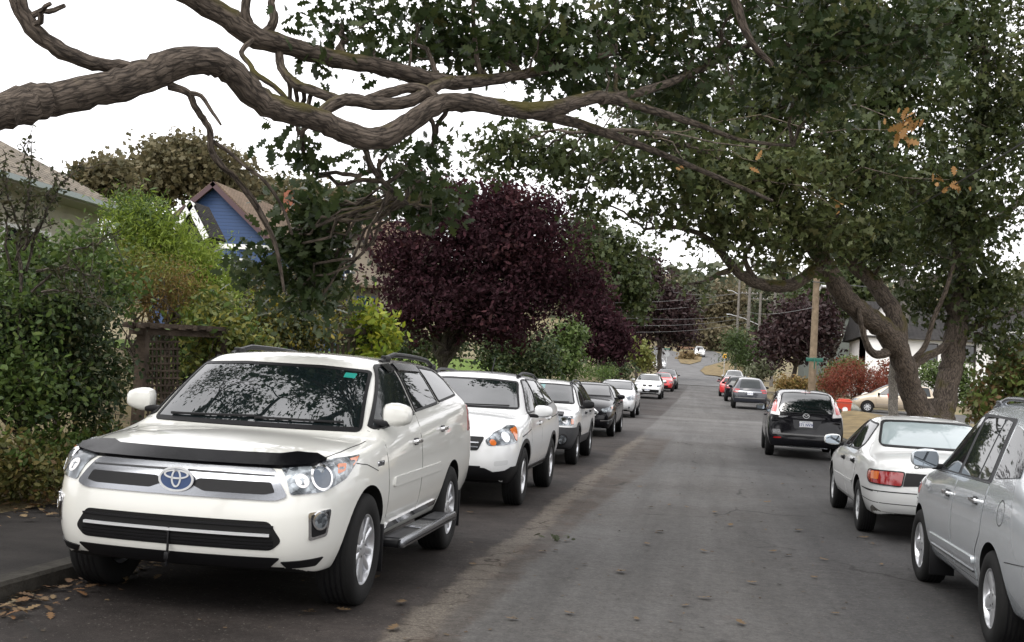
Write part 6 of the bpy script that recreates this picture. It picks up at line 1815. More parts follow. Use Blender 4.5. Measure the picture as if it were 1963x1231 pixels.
# ---- seventh/eighth: red hatch, grey wagon behind it, light SUV at the foot of the hill, white van up the hill
def small(name, sp, x, y, h, yaw, label, group, cat='car', front=True, plate=None, wins=None):
    c = mk(name, sp, x, y, h, yaw, label, group, cat)
    p = sp
    zc, H, sc, sh = p['zc'], p['H'], p['sc'], p['sh']
    c.windscreen(rnd([(-(p['wh']-.04), zc+.06), (p['wh']-.04, zc+.06), (p['wr']-.03, H-.07), (-(p['wr']-.03), H-.07)], .03), seal=False)
    b = p['b0']+.08
    t = H-.09
    W1 = rnd([(sc+.32, b), (sc+1.15, b+.01), (sc+1.13, t), (sh+.08, t)], .03)
    W2 = rnd([(sc+1.21, b+.01), (sc+1.95, b+.03), (sc+1.88, t-.01), (sc+1.21, t)], .03)
    c.windows([W1, W2]+(wins or []), trim=False)
    zn = p['zn']
    for pl in ('FL', 'FR'):
        c.panel('headlight', pl, rnd([(-.17, zn-.04), (-.14, zn-.15), (.14, zn-.12), (.32, zn+.03), (.15, zn+.03)], .02), LAMP, off=.006, thick=.02, res=.06)
    c.panel('grille', 'F', rnd([(-.4, zn-.05), (.4, zn-.05), (.34, zn-.17), (-.34, zn-.17)], .03), BLACKP, off=.006)
    c.panel('lower_grille', 'F', rnd([(-.5, zn-.32), (.5, zn-.32), (.46, zn-.46), (-.46, zn-.46)], .03), BLACKP, off=.006)
    c.windscreen(rnd([(-.56, p['zg']+.05), (.56, p['zg']+.05), (.47, p['zr']-.07), (-.47, p['zr']-.07)], .04), plane='B', name='rear_window', m=GLASS, seal=False)
    for pl in ('BL', 'BR'):
        c.panel('tail_light', pl, rnd([(-.16, p['ze']+.10), (-.16, p['ze']-.1), (.2, p['ze']-.08), (.2, p['ze']+.12)], .02), REDL, off=.006, thick=.02, res=.06)
    c.mirrors(sc+.35, zc+.03, size=(.12, .2, .14), stem=.08)
    return c
HB = dict(L=4.25, W=1.72, wb=2.58, fo=.86, R=.306, rim=.195, tw=.195, zb=.27, zbf=.24, zbr=.3, zn=.80, zh=.95, sc=1.1, zc=1.02,
          sh=1.95, H=1.45, sr=3.5, zr=1.41, sg=4.05, zg=1.0, ze=.87, b0=.95, b1=1.02, wr=.53, wh=.67, lv=1, spokes=(5, .06, .05, 0), inset=.01, arch=.05)
SV = dict(L=4.55, W=1.82, wb=2.65, fo=.90, R=.35, rim=.22, tw=.22, zb=.36, zbf=.32, zbr=.36, zn=.92, zh=1.05, sc=1.22, zc=1.13,
          sh=1.95, H=1.66, sr=4.0, zr=1.62, sg=4.34, zg=1.12, ze=.96, b0=1.07, b1=1.16, wr=.62, wh=.72, lv=1, spokes=(5, .07, .05, 0), inset=.01, arch=.055)
small('hatchback', dict(HB, paint=REDP), -3.52, 92.0, HN, 0, 'bright red hatchback half hidden behind the white crossover', SIDE_LEFT)
small('wagon', dict(SV, paint=CHAR), -3.45, 99.0, HN, 0, 'grey car showing only its edge behind the red hatchback', SIDE_LEFT)
small('parked_suv', dict(SV, paint=SILVW), -6.9, 163.0, HN, 6, 'pale silver SUV at the foot of the hill beneath the round sign', SIDE_LEFT, 'SUV')
VN = dict(SV, L=5.1, W=1.95, wb=3.2, H=1.9, zr=1.86, zc=1.28, zh=1.16, b0=1.16, b1=1.22, zn=1.0, R=.37, sr=4.5, sg=4.95, zg=1.2, ze=1.0, paint=WHITE)
small('pickup_truck', VN, -2.0, 219.0, HN, 4, 'white and dark truck parked highest on the far hill', 'vehicles on the far hill', 'truck')

# ---- right kerb: silver wagon nearest
sp = dict(L=4.72, W=1.80, wb=2.70, fo=.88, R=.322, rim=.208, tw=.205, paint=SILVER, zb=.27, zbf=.24, zbr=.29, zn=.82, zh=.97, sc=1.05, zc=1.08,
          sh=2.0, H=1.70, sr=3.95, zr=1.66, sg=4.5, zg=1.08, ze=.9, b0=1.0, b1=1.10, wr=.62, wh=.70, lv=3, spokes=(5, .10, .095, 0), inset=.008, arch=.055, steer=0.05)
c = mk('silver_wagon', dict(sp, ys=1.05), 2.88, 9.85, HP, 0, 'silver tall wagon cut by the frame, nearest car on the right', SIDE_RIGHT)
W1 = rnd([(1.52, 1.065), (2.24, 1.075), (2.20, 1.53), (2.07, 1.525)], [.02, .02, .02, .06])
W0 = rnd([(1.30, 1.06), (1.46, 1.063), (1.93, 1.46), (1.88, 1.45)], .01)
W2 = rnd([(2.34, 1.078), (2.92, 1.09), (2.90, 1.53), (2.30, 1.535)], .03)
W3 = rnd([(2.96, 1.09), (3.26, 1.10), (3.12, 1.515), (2.94, 1.53)], .02)
W4 = rnd([(3.38, 1.12), (3.95, 1.17), (3.72, 1.43), (3.26, 1.50)], .03)
def f(pl):
    c.panel('window_surround', pl, rnd([(1.26, 1.045), (3.34, 1.085), (3.18, 1.545), (2.05, 1.56), (1.7, 1.36)], .04), GREYP, off=.004, thick=.01, res=.08)
lr(c, f)
c.windows([W0, W1, W2, W3, W4], trim=False)
D1 = [(1.40, .36), (2.27, .36), (2.27, 1.055), (1.30, 1.03), (1.33, .6)]
D2 = [(2.29, .36), (3.05, .36), (3.12, .58), (3.26, .72), (3.32, 1.075), (2.29, 1.055)]
c.doors([D1, D2], [(2.08, .90), (3.05, .935)], CHROME, (.19, .035))
def f(pl):
    c.panel('door_moulding', pl, rnd([(1.38, .455), (3.05, .475), (3.05, .525), (1.38, .505)], .02), SILVER, off=.016, thick=0, res=.1)
    c.strip('sill_trim', pl, [(1.36, .405), (3.02, .418)], .014, SATIN, off=.012, res=.1)
    c.strip('fuel_flap', pl, circ(3.78, .92, .085, 20), .007, GAP, off=.001, closed=True, res=.03)
    c.strip('shut_line', pl, [(3.95, .62), (4.4, .66)], .006, GAP, off=.001)
    sg = 1 if pl == 'L' else -1
    MB().rbox((c.X(1.28), sg*.76, .25), (.02, .2, .26), .006).emit('mud_flap', BLACKP, c.root)
lr(c, f)
for pl in ('BL', 'BR'): c.panel('tail_light', pl, rnd([(-.06, 1.16), (-.06, .90), (.14, .90), (.14, 1.16)], .03), REDL, off=.008)
c.mirrors(1.44, 1.135, size=(.13, .22, .17), stem=.07)
c.rails(2.1, 4.1, .56, m=SATIN, h=.05)
c.windscreen(rnd([(-.67, 1.13), (.67, 1.13), (.535, 1.545), (-.535, 1.545)], .03))
c.windscreen(rnd([(-.58, 1.14), (.58, 1.14), (.48, 1.5), (-.48, 1.5)], .04), plane='B', name='rear_window')
for pl in ('FL', 'FR'):
    c.panel('headlight', pl, rnd([(-.17, .80), (-.14, .68), (.14, .72), (.36, .86), (.15, .86)], .02), LAMP, off=.006, thick=.02)
c.panel('grille', 'F', rnd([(-.42, .76), (.42, .76), (.36, .62), (-.36, .62)], .03), BLACKP, off=.006)

# ---- white saloon in front of it
sp = dict(L=4.77, W=1.77, wb=2.62, fo=1.0, R=.314, rim=.19, tw=.20, paint=OLDWHITE, zb=.27, zbf=.22, zbr=.28, zn=.70, zh=.84, sc=1.42, zc=.965,
          sh=2.22, H=1.41, sr=3.32, zr=1.37, sg=4.02, zg=1.02, ze=.90, zd=.99, wd=.62, b0=.90, b1=.955, wr=.57, wh=.70, wg=.66, rg=.025, lv=3, spokes=(7, .06, .06, 0), inset=.03, arch=.05,
          tail=[.10, .02, .0, .05, .10], crease=.25, rimmat=mat('hubcap', (.42, .43, .44), rough=.45, metal=.4))
c = mk('saloon_car', sp, 2.68, 16.1, HP, 0.6, 'white older saloon with red and amber tail lights, second car on the right', SIDE_RIGHT)
W1 = rnd([(1.66, .945), (2.52, .955), (2.50, 1.31), (2.30, 1.305)], [.03, .02, .02, .06])
W2 = rnd([(2.59, .957), (3.28, .968), (3.40, 1.04), (3.22, 1.28), (2.58, 1.31)], [.02, .02, .04, .06, .02])
c.windows([W1, W2])
D1 = [(1.46, .34), (2.54, .34), (2.54, .94), (1.50, .925)]
D2 = [(2.56, .34), (3.12, .34), (3.2, .52), (3.38, .66), (3.44, .95), (2.56, .945)]
c.doors([D1, D2], [(2.34, .80), (3.24, .815)], BLACKP, (.16, .04))
def f(pl):
    c.strip('door_moulding', pl, [(.3, .52), (.6, .525)], .03, OLDWHITE, off=.010, res=.1)
    c.strip('door_moulding', pl, [(1.40, .545), (3.2, .555)], .035, OLDWHITE, off=.012, res=.1)
    c.strip('bumper_line', pl, [(4.02, .565), (4.3, .56), (4.6, .56)], .012, GAP, off=.002, res=.08)
lr(c, f)
tl = None
for pl in ('BL', 'BR'):
    tl = c.panel('tail_light', pl, rnd([(-.24, .80), (-.24, .64), (.17, .655), (.25, .70), (.25, .78), (.19, .80)], .03), REDL, off=.012, thick=.02, res=.03)
    c.panel('indicator_lens', pl, rnd([(.015, .785), (.015, .70), (.14, .70), (.14, .785)], .01), AMBER, off=.016, thick=.004, parent=tl)
    c.panel('indicator_lens', pl, rnd([(.15, .78), (.15, .68), (.23, .71), (.23, .77)], .01), mat('dark_amber_lens', (.40, .06, .02), rough=.12, coat=1), off=.016, thick=.004, parent=tl)
    c.strip('lamp_seal', pl, rnd([(-.24, .80), (-.24, .64), (.17, .655), (.25, .70), (.25, .78), (.19, .80)], .03), .012, BLACKP, off=.014, parent=tl, closed=True)
    c.strip('bumper_line', pl, [(-.5, .575), (.1, .57), (.5, .565)], .012, GAP, off=.002, res=.06)
    c.strip('bumper_line', pl, [(-.5, .44), (.1, .44), (.5, .45)], .008, GAP, off=.002, res=.06)
    c.panel('dark_panel', pl, [(-.25, .795), (-.36, .795), (-.36, .655), (-.25, .645)], BLACKP, off=.008, thick=.01, res=.03)
    c.panel('boot_shoulder', pl, [(-.30, .98), (-.31, .81), (-.292, .81), (-.288, .98)], GAP, off=.001, thick=.004, res=.1)
c.panel('number_plate_recess', 'B', rnd([(-.44, .795), (.44, .795), (.44, .655), (-.44, .655)], .015), BLACKP, off=.004)
c.plate(-1, .725, '')
h_, nn = c.place_on('B', .30, .865, .003)
text_part('badge', 'CAMRY', .055, GREYP, c.root, h_, (0, -1, 0), (0, 0, 1), bold=.002)
h_, nn = c.place_on('BL', .02, .33, .0)
c.panel('road_grime', 'BL', [(-.3, .33), (.0, .345), (.14, .40), (.22, .36), (.25, .30), (-.3, .29)], mat('grime', (.10, .095, .085), rough=.8, var=.5, vscale=20), off=.0022, thick=.004)
c.windscreen(rnd([(-.645, 1.052), (.645, 1.052), (.53, 1.325), (.25, 1.338), (-.25, 1.338), (-.53, 1.325)], .05), plane='B', name='rear_window', m=mat('rear_glass_painted_sky', (.27, .32, .33), rough=.02, ior=2.1))  # bright sky reflected in and seen through the glass is painted into its colour
c.windscreen(rnd([(-.66, 1.03), (.66, 1.03), (.5, 1.31), (-.5, 1.31)], .03))
c.mirrors(1.70, 1.0, size=(.13, .22, .15), stem=.08)
MB().tube([c.place_on('T', 3.6, -.55)[0], c.place_on('T', 3.62, -.55)[0]+Vector((0, 0, .05))], .01, seg=5).emit('aerial', BLACKP, c.root)

# ---- black minivan
sp = dict(L=4.58, W=1.765, wb=2.75, fo=.88, R=.318, rim=.205, tw=.205, paint=BLACK, zb=.26, zbf=.23, zbr=.27, zn=.80, zh=.98, sc=1.0, zc=1.08,
          sh=1.95, H=1.615, sr=4.02, zr=1.555, sg=4.36, zg=1.0, ze=.86, b0=.98, b1=1.06, wr=.62, wh=.70, wg=.66, lv=2, spokes=(5, .06, .05, .15), inset=.008, arch=.05,
          tail=[.05, .0, .02, .08, .11])
c = mk('minivan', sp, 2.30, 30.2, HP, -0.8, 'black minivan with tall pale red and white tail lights', SIDE_RIGHT, 'van')
rw = c.windscreen(rnd([(-.60, 1.06), (.60, 1.06), (.62, 1.14), (.53, 1.50), (.3, 1.525), (-.3, 1.525), (-.53, 1.50), (-.62, 1.14)], .04), plane='B', name='rear_window', m=SCREEN)
c.strip('wiper', 'B', [(-.38, 1.115), (.0, 1.115)], .022, BLACKP, off=.02)
for sg in (1, -1):
    q = [(.60, .98), (.80, 1.0), (.72, 1.30), (.60, 1.49), (.575, 1.40), (.60, 1.15)]
    tl = c.panel('tail_light', 'B', q if sg > 0 else flip(q), CLEARL, off=.010, thick=.03, res=.05)
    q = [(.68, 1.06), (.775, 1.07), (.715, 1.27), (.665, 1.34), (.655, 1.2)]
    c.panel('red_lens', 'B', q if sg > 0 else flip(q), PINKL, off=.016, thick=.006, parent=tl, res=.05)
    q = [(.55, .46), (.72, .45), (.72, .485), (.55, .495)]
    c.panel('rear_reflector', 'B', q if sg > 0 else flip(q), REDL, off=.005)
    q = [(.60, 1.50), (.66, 1.52), (.66, 1.56), (.58, 1.55)]
e0, nn = c.place_on('B', 0, 1.0, .004)
rg = MB()
n_ = 40
for (rx, rz, wd) in ((.075, .058, .012),):
    vs = []
    for k in range(n_):
        a = 2*math.pi*k/n_
        for dd, xx in ((1, 0), (1, -.014), (0, -.014), (0, 0)):
            vs.append((e0.x+xx, e0.y+(rx-wd*(1-dd))*math.cos(a), e0.z+(rz-wd*(1-dd))*math.sin(a)))
    rg.add(vs, [(k*4+i, k*4+(i+1) % 4, ((k+1) % n_)*4+(i+1) % 4, ((k+1) % n_)*4+i) for k in range(n_) for i in range(4)], 0, True)
rg.tube([(e0.x-.008, e0.y+.066, e0.z+.018), (e0.x-.008, e0.y+.03, e0.z+.012), (e0.x-.008, e0.y, e0.z-.02), (e0.x-.008, e0.y-.03, e0.z+.012), (e0.x-.008, e0.y-.066, e0.z+.018)], .008, seg=6)
rg.emit('emblem', BRIGHT, c.root)
h_, nn = c.place_on('B', .52, .955, .004)
text_part('badge', 'MAZDA5', .05, BRIGHT, c.root, h_, (0, -1, 0), (0, 0, 1), bold=.002)
rc = c.panel('number_plate_recess', 'B', rnd([(-.36, .90), (.30, .90), (.26, .70), (-.24, .70)], .02), GREYP, off=.003)
c.plate(-1, .80, '171 NVX', top='British Columbia')
c.strip('bumper_step', 'B', [(-.74, .565), (-.4, .56), (.4, .56), (.74, .565)], .035, mat('bumper_grey', (.12, .12, .12), rough=.4), off=.02, thick=.01)
c.strip('bumper_lip', 'B', [(-.5, .27), (-.2, .285), (.2, .285), (.5, .27)], .016, SATIN, off=.01)
c.panel('bumper_scuff', 'B', rnd([(.58, .665), (.75, .66), (.74, .58), (.56, .58)], .01), mat('scuff_grey', (.16, .16, .165), rough=.5, var=.6, vscale=30), off=.004, thick=.004)
c.strip('brake_light', 'B', [(-.11, 1.535), (.11, 1.535)], .02, REDL, off=.010)
W1 = rnd([(1.45, 1.06), (2.22, 1.07), (2.2, 1.5), (2.02, 1.5)], .03)
W2 = rnd([(2.3, 1.07), (3.15, 1.09), (3.12, 1.5), (2.3, 1.51)], .03)
W3 = rnd([(3.22, 1.095), (4.05, 1.15), (3.85, 1.42), (3.2, 1.5)], .03)
c.windows([W1, W2, W3])
c.doors([[(1.34, .36), (2.26, .36), (2.26, 1.05), (1.3, 1.02)], [(2.28, .36), (3.12, .36), (3.2, .6), (3.22, 1.07), (2.28, 1.05)]], [(2.1, .92), (2.45, .93)], BLACK)
c.mirrors(1.5, 1.10, size=(.13, .22, .16), stem=.07)
c.windscreen(rnd([(-.66, 1.14), (.66, 1.14), (.54, 1.54), (-.54, 1.54)], .03))
MB().tube([c.place_on('T', 3.7, 0)[0], c.place_on('T', 3.9, 0)[0]+Vector((0, 0, .22))], .006, seg=5).emit('aerial', BLACKP, c.root)

# ---- charcoal SUV, red hatch, black car, pale pickup further on
sp = dict(SV, L=4.68, W=1.87, wb=2.685, R=.36, paint=CHAR, H=1.72, zr=1.67, sr=3.9, sg=4.45, zg=1.10, ze=.98, lv=1, rg=.03)
c = small('parked_suv', sp, 2.22, 66.5, HP, 0, 'charcoal SUV with blocky red tail lights in front of the black minivan', SIDE_RIGHT, 'SUV')
c.plate(-1, .86, 'CH3 64T')
c.strip('bumper_step', 'B', [(-.8, .62), (.8, .62)], .05, mat('bumper_grey', (0, 0, 0)), off=.012)
c.strip('bumper_lip', 'B', [(-.6, .38), (.6, .38)], .06, SATIN, off=.012)
c.panel('tailgate_trim', 'B', rnd([(-.62, .98), (.62, .98), (.6, .93), (-.6, .93)], .01), SATIN, off=.006)
small('wagon', dict(SV, paint=BLACK), 1.95, 78.0, HP, 0, 'black car with only its flank showing past the charcoal SUV', SIDE_RIGHT)
small('hatchback', dict(HB, paint=REDP), 1.62, 88.0, HP, 0, 'small red hatchback showing one tail light on the right kerb', SIDE_RIGHT)
small('hatchback', dict(HB, paint=BLACK), 1.75, 97.0, HN, 0, 'dark car in front of the small red hatchback on the right kerb', SIDE_RIGHT)
PK = dict(SV, L=5.2, W=1.9, wb=3.3, fo=.9, R=.36, H=1.72, zr=1.66, sr=2.6, sg=3.0, zg=1.12, ze=1.02, zd=1.1, wd=.78, wg=.78, sh=1.85, paint=SILVW, rg=.0)
small('pickup_truck', PK, 2.25, 109.0, HN, 0, 'pale silver pickup facing us, last vehicle on the right kerb', SIDE_RIGHT, 'truck')

# ---- gold minivan in the driveway, nose to the left
sp = dict(L=4.75, W=1.92, wb=2.88, fo=.95, R=.335, rim=.20, tw=.205, paint=GOLD, zb=.30, zbf=.25, zbr=.3, zn=.78, zh=.93, sc=1.0, zc=1.07,
          sh=2.05, H=1.72, sr=4.25, zr=1.68, sg=4.6, zg=1.05, ze=.9, b0=.98, b1=1.06, wr=.60, wh=.72, lv=2, spokes=(8, .05, .05, 0), inset=.02, arch=.05,
          rimmat=mat('hubcap', (.4, .4, .4)))
vp = P(1712, 797, 66.5)
c = Car('minivan', sp, (vp.x, vp.y, gz(vp.x, vp.y)+.05), math.pi-.1, 'beige gold minivan side on in the driveway behind the oak trunks', 'van', None)
van_xy = (vp.x, vp.y)
W1 = rnd([(1.50, 1.06), (2.30, 1.07), (2.28, 1.58), (2.12, 1.57)], .03)
W2 = rnd([(2.38, 1.07), (3.3, 1.08), (3.28, 1.59), (2.38, 1.60)], .03)
W3 = rnd([(3.38, 1.08), (4.3, 1.10), (4.2, 1.56), (3.37, 1.59)], .03)
c.windows([W1, W2, W3])
c.doors([[(1.44, .42), (2.33, .42), (2.33, 1.05), (1.36, 1.02)], [(2.35, .42), (3.2, .42), (3.32, .6), (3.34, 1.06), (2.35, 1.05)]], [(2.15, .92), (2.5, .92)], BLACKP)
lr(c, lambda pl: c.strip('door_moulding', pl, [(1.42, .52), (3.3, .53)], .07, mat('beige_trim', (.28, .24, .19), rough=.5), off=.01))
c.mirrors(1.52, 1.10, size=(.13, .2, .17), m=BLACKP, stem=.07)
c.windscreen(rnd([(-.68, 1.13), (.68, 1.13), (.56, 1.63), (-.56, 1.63)], .03))
for pl in ('FL', 'FR'):
    c.panel('headlight', pl, rnd([(-.16, .76), (-.14, .65), (.14, .68), (.3, .78), (.15, .80)], .02), LAMP, off=.006, thick=.02)
c.panel('bumper_cladding', 'F', rnd([(-.7, .55), (.7, .55), (.7, .40), (-.7, .40)], .03), GREYP, off=.006)
# ---------------------------------------------------------------- timber gate and beams, poles, signs, small things
OLDWOOD = mat('old_timber', (.055, .042, .032), rough=.9, var=.5, vscale=6, bump=.5, bscale=30)
def beam(mb, a, b, wd, hgt):
    a, b = Vector(a), Vector(b); d = b-a; t = d.normalized(); s = Vector((0, 0, 1)).cross(t).normalized(); u = t.cross(s)
    M3 = Matrix((t, s, u)).transposed()
    mb.box((a+b)/2, (d.length, wd, hgt), mtx=M3)
q0, q1 = P(276, 700, 16.1), P(455, 700, 17.0)
gx = empty('garden_gate', (q0.x, q0.y, base_z(q0.x, q0.y)), 0, 'weathered timber garden arbour with lattice panel and heavy cross beam', 'gate')
off = Vector(gx.location)
def loc(px, py, d): return P(px, py, d)-off
pb = MB(); 
for px, dd in ((276, 16.1), (428, 17.0)):
    t_ = loc(px, 628, dd); pb.box((t_.x, t_.y, t_.z/2-.3), (.13, .13, t_.z+.6))
pb.emit('post', OLDWOOD, gx)
bm_ = MB(); beam(bm_, loc(252, 632, 16.0), loc(420, 640, 16.9), .16, .12); beam(bm_, loc(248, 621, 16.0), loc(424, 631, 16.9), .34, .06)
for k in range(7):
    c_ = loc(258+26*k, 624+1.4*k, 16.0+.14*k); bm_.box(c_, (.07, .55, .07))
bm_.emit('cross_beam', OLDWOOD, gx)
lt = MB()
for k in range(8): beam(lt, loc(284+8*k, 655, 16.15+.05*k), loc(284+8*k, 830, 16.15+.05*k), .02, .025)
for k in range(12): beam(lt, loc(280, 655+14*k, 16.12), loc(345, 655+14*k, 16.5), .02, .025)
lt.emit('lattice_panel', OLDWOOD, gx)
q0 = P(630, 640, 24)
g2 = empty('garden_fence', (q0.x, q0.y, base_z(q0.x, q0.y)), 0, 'second weathered timber fence with a wide top board behind the SUV roof', 'fence')
off = Vector(g2.location)
fb = MB()
beam(fb, loc(622, 634, 24), loc(706, 636, 25), .30, .12)
beam(fb, loc(622, 650, 24), loc(706, 652, 25), .1, .12)
fb.emit('top_board', OLDWOOD, g2)
fb = MB()
for k in range(8): beam(fb, loc(626+10.5*k, 652, 24+.12*k), loc(626+10.5*k, 760, 24+.12*k), .06, .05)
fb.emit('pickets', OLDWOOD, g2)['kind'] = 'stuff'

# utility poles, lamp arms, wires
POLEW = mat('pole_timber', (.17, .13, .09), rough=.9, var=.3, vscale=5, bump=.3, bscale=40)
GREYW = mat('weathered_pole', (.13, .12, .108), rough=.9, var=.25, vscale=4)
GALV = mat('galvanised', (.45, .46, .47), rough=.45, metal=.7)
WIRE = mat('wire', (.04, .04, .042), rough=.6)
WIREP = mat('pale_wire', (.13, .13, .13), rough=.6)
def pole(label, px, pyb, pyt, d, r, m, arm=None, group='utility poles', cross=True):
    b, t = P(px, pyb, d), P(px, pyt, d)
    z0 = gz(b.x, b.y)
    o = empty('utility_pole', (b.x, b.y, z0), 0, label, 'utility pole', group)
    H = t.z-z0
    dx = P(px, pyt, d).x-b.x
    MB().tube([(0, 0, -.2), (0, 0, H*.5), (0, 0, H)], [r*1.15, r, r*.8], seg=12).emit('post', m, o)
    if cross:
        mb = MB().box((0, -.12, H*.93), (2.2, .1, .12))
        for k in (-.95, -.4, .4, .95): mb.lathe([(.035, 0), (.045, .05), (.02, .12), (.001, .12)], axis='Z', seg=8, c=(k, -.12, H*.93+.06), mi=1)
        mb.emit('cross_arm', [m, GALV], o)
    if arm:
        x0, z0_, x1, z1 = arm
        a0 = P(px+x0, z0_, d)-Vector(o.location); a1 = P(px+x1, z1, d)-Vector(o.location)
        a0.x = math.copysign(r*.8, a1.x); a0.y = 0; a1.y = 0
        mid = a0.lerp(a1, .55)+Vector((0, 0, .15))
        lp = MB().tube([a0, mid, a1], [.05, .05, .045], seg=7)
        lp.rbox(a1+Vector((math.copysign(.22, a1.x), 0, .0)), (.6, .2, .12), .05)
        lp.emit('lamp_arm', GALV, o)
    return o
pole('tall brown utility pole with a green street sign, right of the black minivan', 1556, 745, 440, 52, .155, POLEW, arm=(8, 556, 24, 549))
pole('leftmost grey pole on the far hill', 1411, 680, 505, 160, .17, GREYW, arm=(0, 563, -16, 556), cross=False)
pole('middle grey pole on the far hill, the thickest of three', 1431, 690, 550, 150, .22, GREYW)
pole('rightmost grey pole on the far hill, with a long curved lamp arm', 1452, 700, 562, 165, .2, GREYW, arm=(-2, 622, -52, 602))
pole('dark bare pole right of the far poles', 1480, 700, 556, 120, .17, GREYW, cross=False)
SIGNG = mat('sign_green', (.01, .085, .06), rough=.4)
sg = empty('street_sign', P(1561, 692, 51), 0, 'green street name blades on the tall brown pole', 'sign')
MB().rbox((0, -.1, .05), (.72, .02, .16), .008).emit('name_blade', SIGNG, sg)
MB().rbox((.12, -.25, -.12), (.04, .55, .15), .008).rbox((0, -.12, -.1), (.05, .05, .5), .01).emit('name_blade', SIGNG, sg)
def wire(label, pts, r, m=WIRE, sag=.4, group='overhead wires'):
    a = [P(*q) for q in pts]
    out_ = []
    for i in range(len(a)-1):
        for k in range(13):
            t = k/13; out_.append(a[i].lerp(a[i+1], t)-Vector((0, 0, sag*4*t*(1-t))))
    out_.append(a[-1])
    o = out_[0].copy()
    e = MB().tube([q-o for q in out_], r, seg=5).emit('overhead_wire', m, None, o)
    return tag(e, label, 'wire', group)
ws_ = [((1411, 562, 158), (1125, 581, 84), 'upper pale wire, topmost of the bundle crossing left of the far poles'), ((1411, 576, 158), (1115, 598, 84), 'second pale wire below the topmost one'),
       ((1431, 602, 150), (1180, 609, 90), 'third wire, flattest of the bundle'), ((1431, 608, 150), (1205, 624, 95), 'thin fourth wire of the bundle'), ((1431, 618, 150), (1205, 637, 95), 'lowest wire in front of the dark purple tree'),
       ((1431, 560, 150), (1290, 560, 110), 'short high wire meeting the skyline trees'), ((1557, 590, 52), (1431, 596, 150), 'wire running from the tall brown pole to the far poles')]
for a_, b2, lab in ws_: wire(lab, [a_, b2], .014, WIREP, .35)
wire('thick black cable slanting across the leaves at upper right', [(1557, 500, 52), (1980, 262, 15)], .014, WIRE, .15)
wire('thin black cable behind the oak trunks', [(1557, 540, 52), (1990, 566, 40)], .02, WIRE, .1)

# signs at the bend
st_ = P(1277, 700, 160)
s1 = empty('stop_sign', (st_.x, st_.y, gz(st_.x, st_.y)), 0, 'grey back of an octagonal sign with a green blade above it, at the bend', 'sign')
zt = P(1277, 679, 160).z-s1.location.z
MB().tube([(0, 0, -.2), (0, 0, zt+.75)], .05, seg=8).emit('post', GALV, s1)
MB().prism([(.42*math.cos(math.pi/8+k*math.pi/4), .42*math.sin(math.pi/8+k*math.pi/4)) for k in range(8)], (0, -.08, zt), (1, 0, 0), (0, 0, 1), (0, -1, 0), .03).emit('sign_plate', mat('sign_back', (.35, .36, .37), rough=.4, metal=.5), s1)
MB().rbox((0, -.06, zt+.72), (.9, .04, .2), .01).emit('name_blade', SIGNG, s1)
yq = P(1389, 683, 150)
s2 = empty('warning_sign', (yq.x, yq.y, gz(yq.x, yq.y)), 0, 'small yellow board sign on a thin post at the bend', 'sign')
zt = yq.z-s2.location.z
MB().tube([(0, 0, -.2), (0, 0, zt)], .04, seg=8).emit('post', GALV, s2)
yb = MB().rbox((0, -.06, zt), (.5, .03, .55), .01).emit('sign_board', mat('sign_yellow', (.65, .36, .03), rough=.5), s2)
MB().prism([(-.12, -.2), (.02, -.2), (.02, 0), (.1, 0), (-.05, .18), (-.2, 0), (-.12, 0)], (0.02, -.078, zt), (1, 0, 0), (0, 0, 1), (0, -1, 0), .006).emit('arrow', DARKT, s2)
# bin, boulders, ornament, marker
bq = P(1617, 800, 58)
z0 = terrain(bq.x, bq.y)
bn = empty('litter_bin', (bq.x, bq.y, z0), 0, 'orange red bin with a white disc beside the driveway', 'bin')
ORG = mat('bin_orange', (.42, .045, .018), rough=.5)
tpz = P(1617, 766, 58).z-z0
MB().add([(-.26, -.26, 0), (.26, -.26, 0), (.26, .26, 0), (-.26, .26, 0), (-.33, -.33, tpz*.8), (.33, -.33, tpz*.8), (.33, .33, tpz*.8), (-.33, .33, tpz*.8)], [(3, 2, 1, 0), (4, 5, 6, 7), (0, 1, 5, 4), (1, 2, 6, 5), (2, 3, 7, 6), (3, 0, 4, 7)]).emit('bin_body', ORG, bn)
MB().rbox((0, 0, tpz*.8+.07), (.72, .72, .12), .04).rbox((0, 0, tpz*.8+.16), (.55, .55, .1), .04).emit('lid', ORG, bn)
MB().lathe([(.13, 0), (.13, .012), (.001, .012)], axis='Y', c=(.02, -.325, tpz*.45), seg=20).emit('white_disc', TRIM, bn)
STONE = mat('boulder_stone', (.20, .20, .175), rough=.9, var=.4, vscale=5, bump=.6, bscale=12)
def boulder(label, px, py, d, r, seed):
    rr = random.Random(seed)
    bm = bmesh.new(); bmesh.ops.create_icosphere(bm, subdivisions=3, radius=1)
    ph = [rr.uniform(0, 6) for _ in range(6)]
    for v in bm.verts:
        c_ = v.co
        f = 1+.16*math.sin(2.3*c_.x+ph[0])*math.sin(2.1*c_.y+ph[1])+.12*math.sin(4*c_.z+ph[2]+c_.x*2)+.06*math.sin(7*c_.x+ph[3])*math.sin(6*c_.y+ph[4])
        v.co = Vector((c_.x*r*f, c_.y*r*.8*f, c_.z*r*.7*f))
    for f in bm.faces: f.smooth = True
    me = bpy.data.meshes.new('boulder'); bm.to_mesh(me); bm.free(); me.materials.append(STONE)
    q_ = P(px, py, d)
    o = link('boulder', me); o.location = (q_.x, q_.y, terrain(q_.x, q_.y)+r*.35)
    tag(o, label, 'boulder', 'boulders by the red shrub')
boulder('pale rounded boulder, left of the two by the red shrub', 1603, 785, 64, .55, 1)
boulder('pale rounded boulder, right of the two by the gold minivan nose', 1627, 787, 65, .62, 2)
oq = P(1661, 760, 67.5)
wz = terrain(oq.x, oq.y)
ow = MB()
R_ = .34
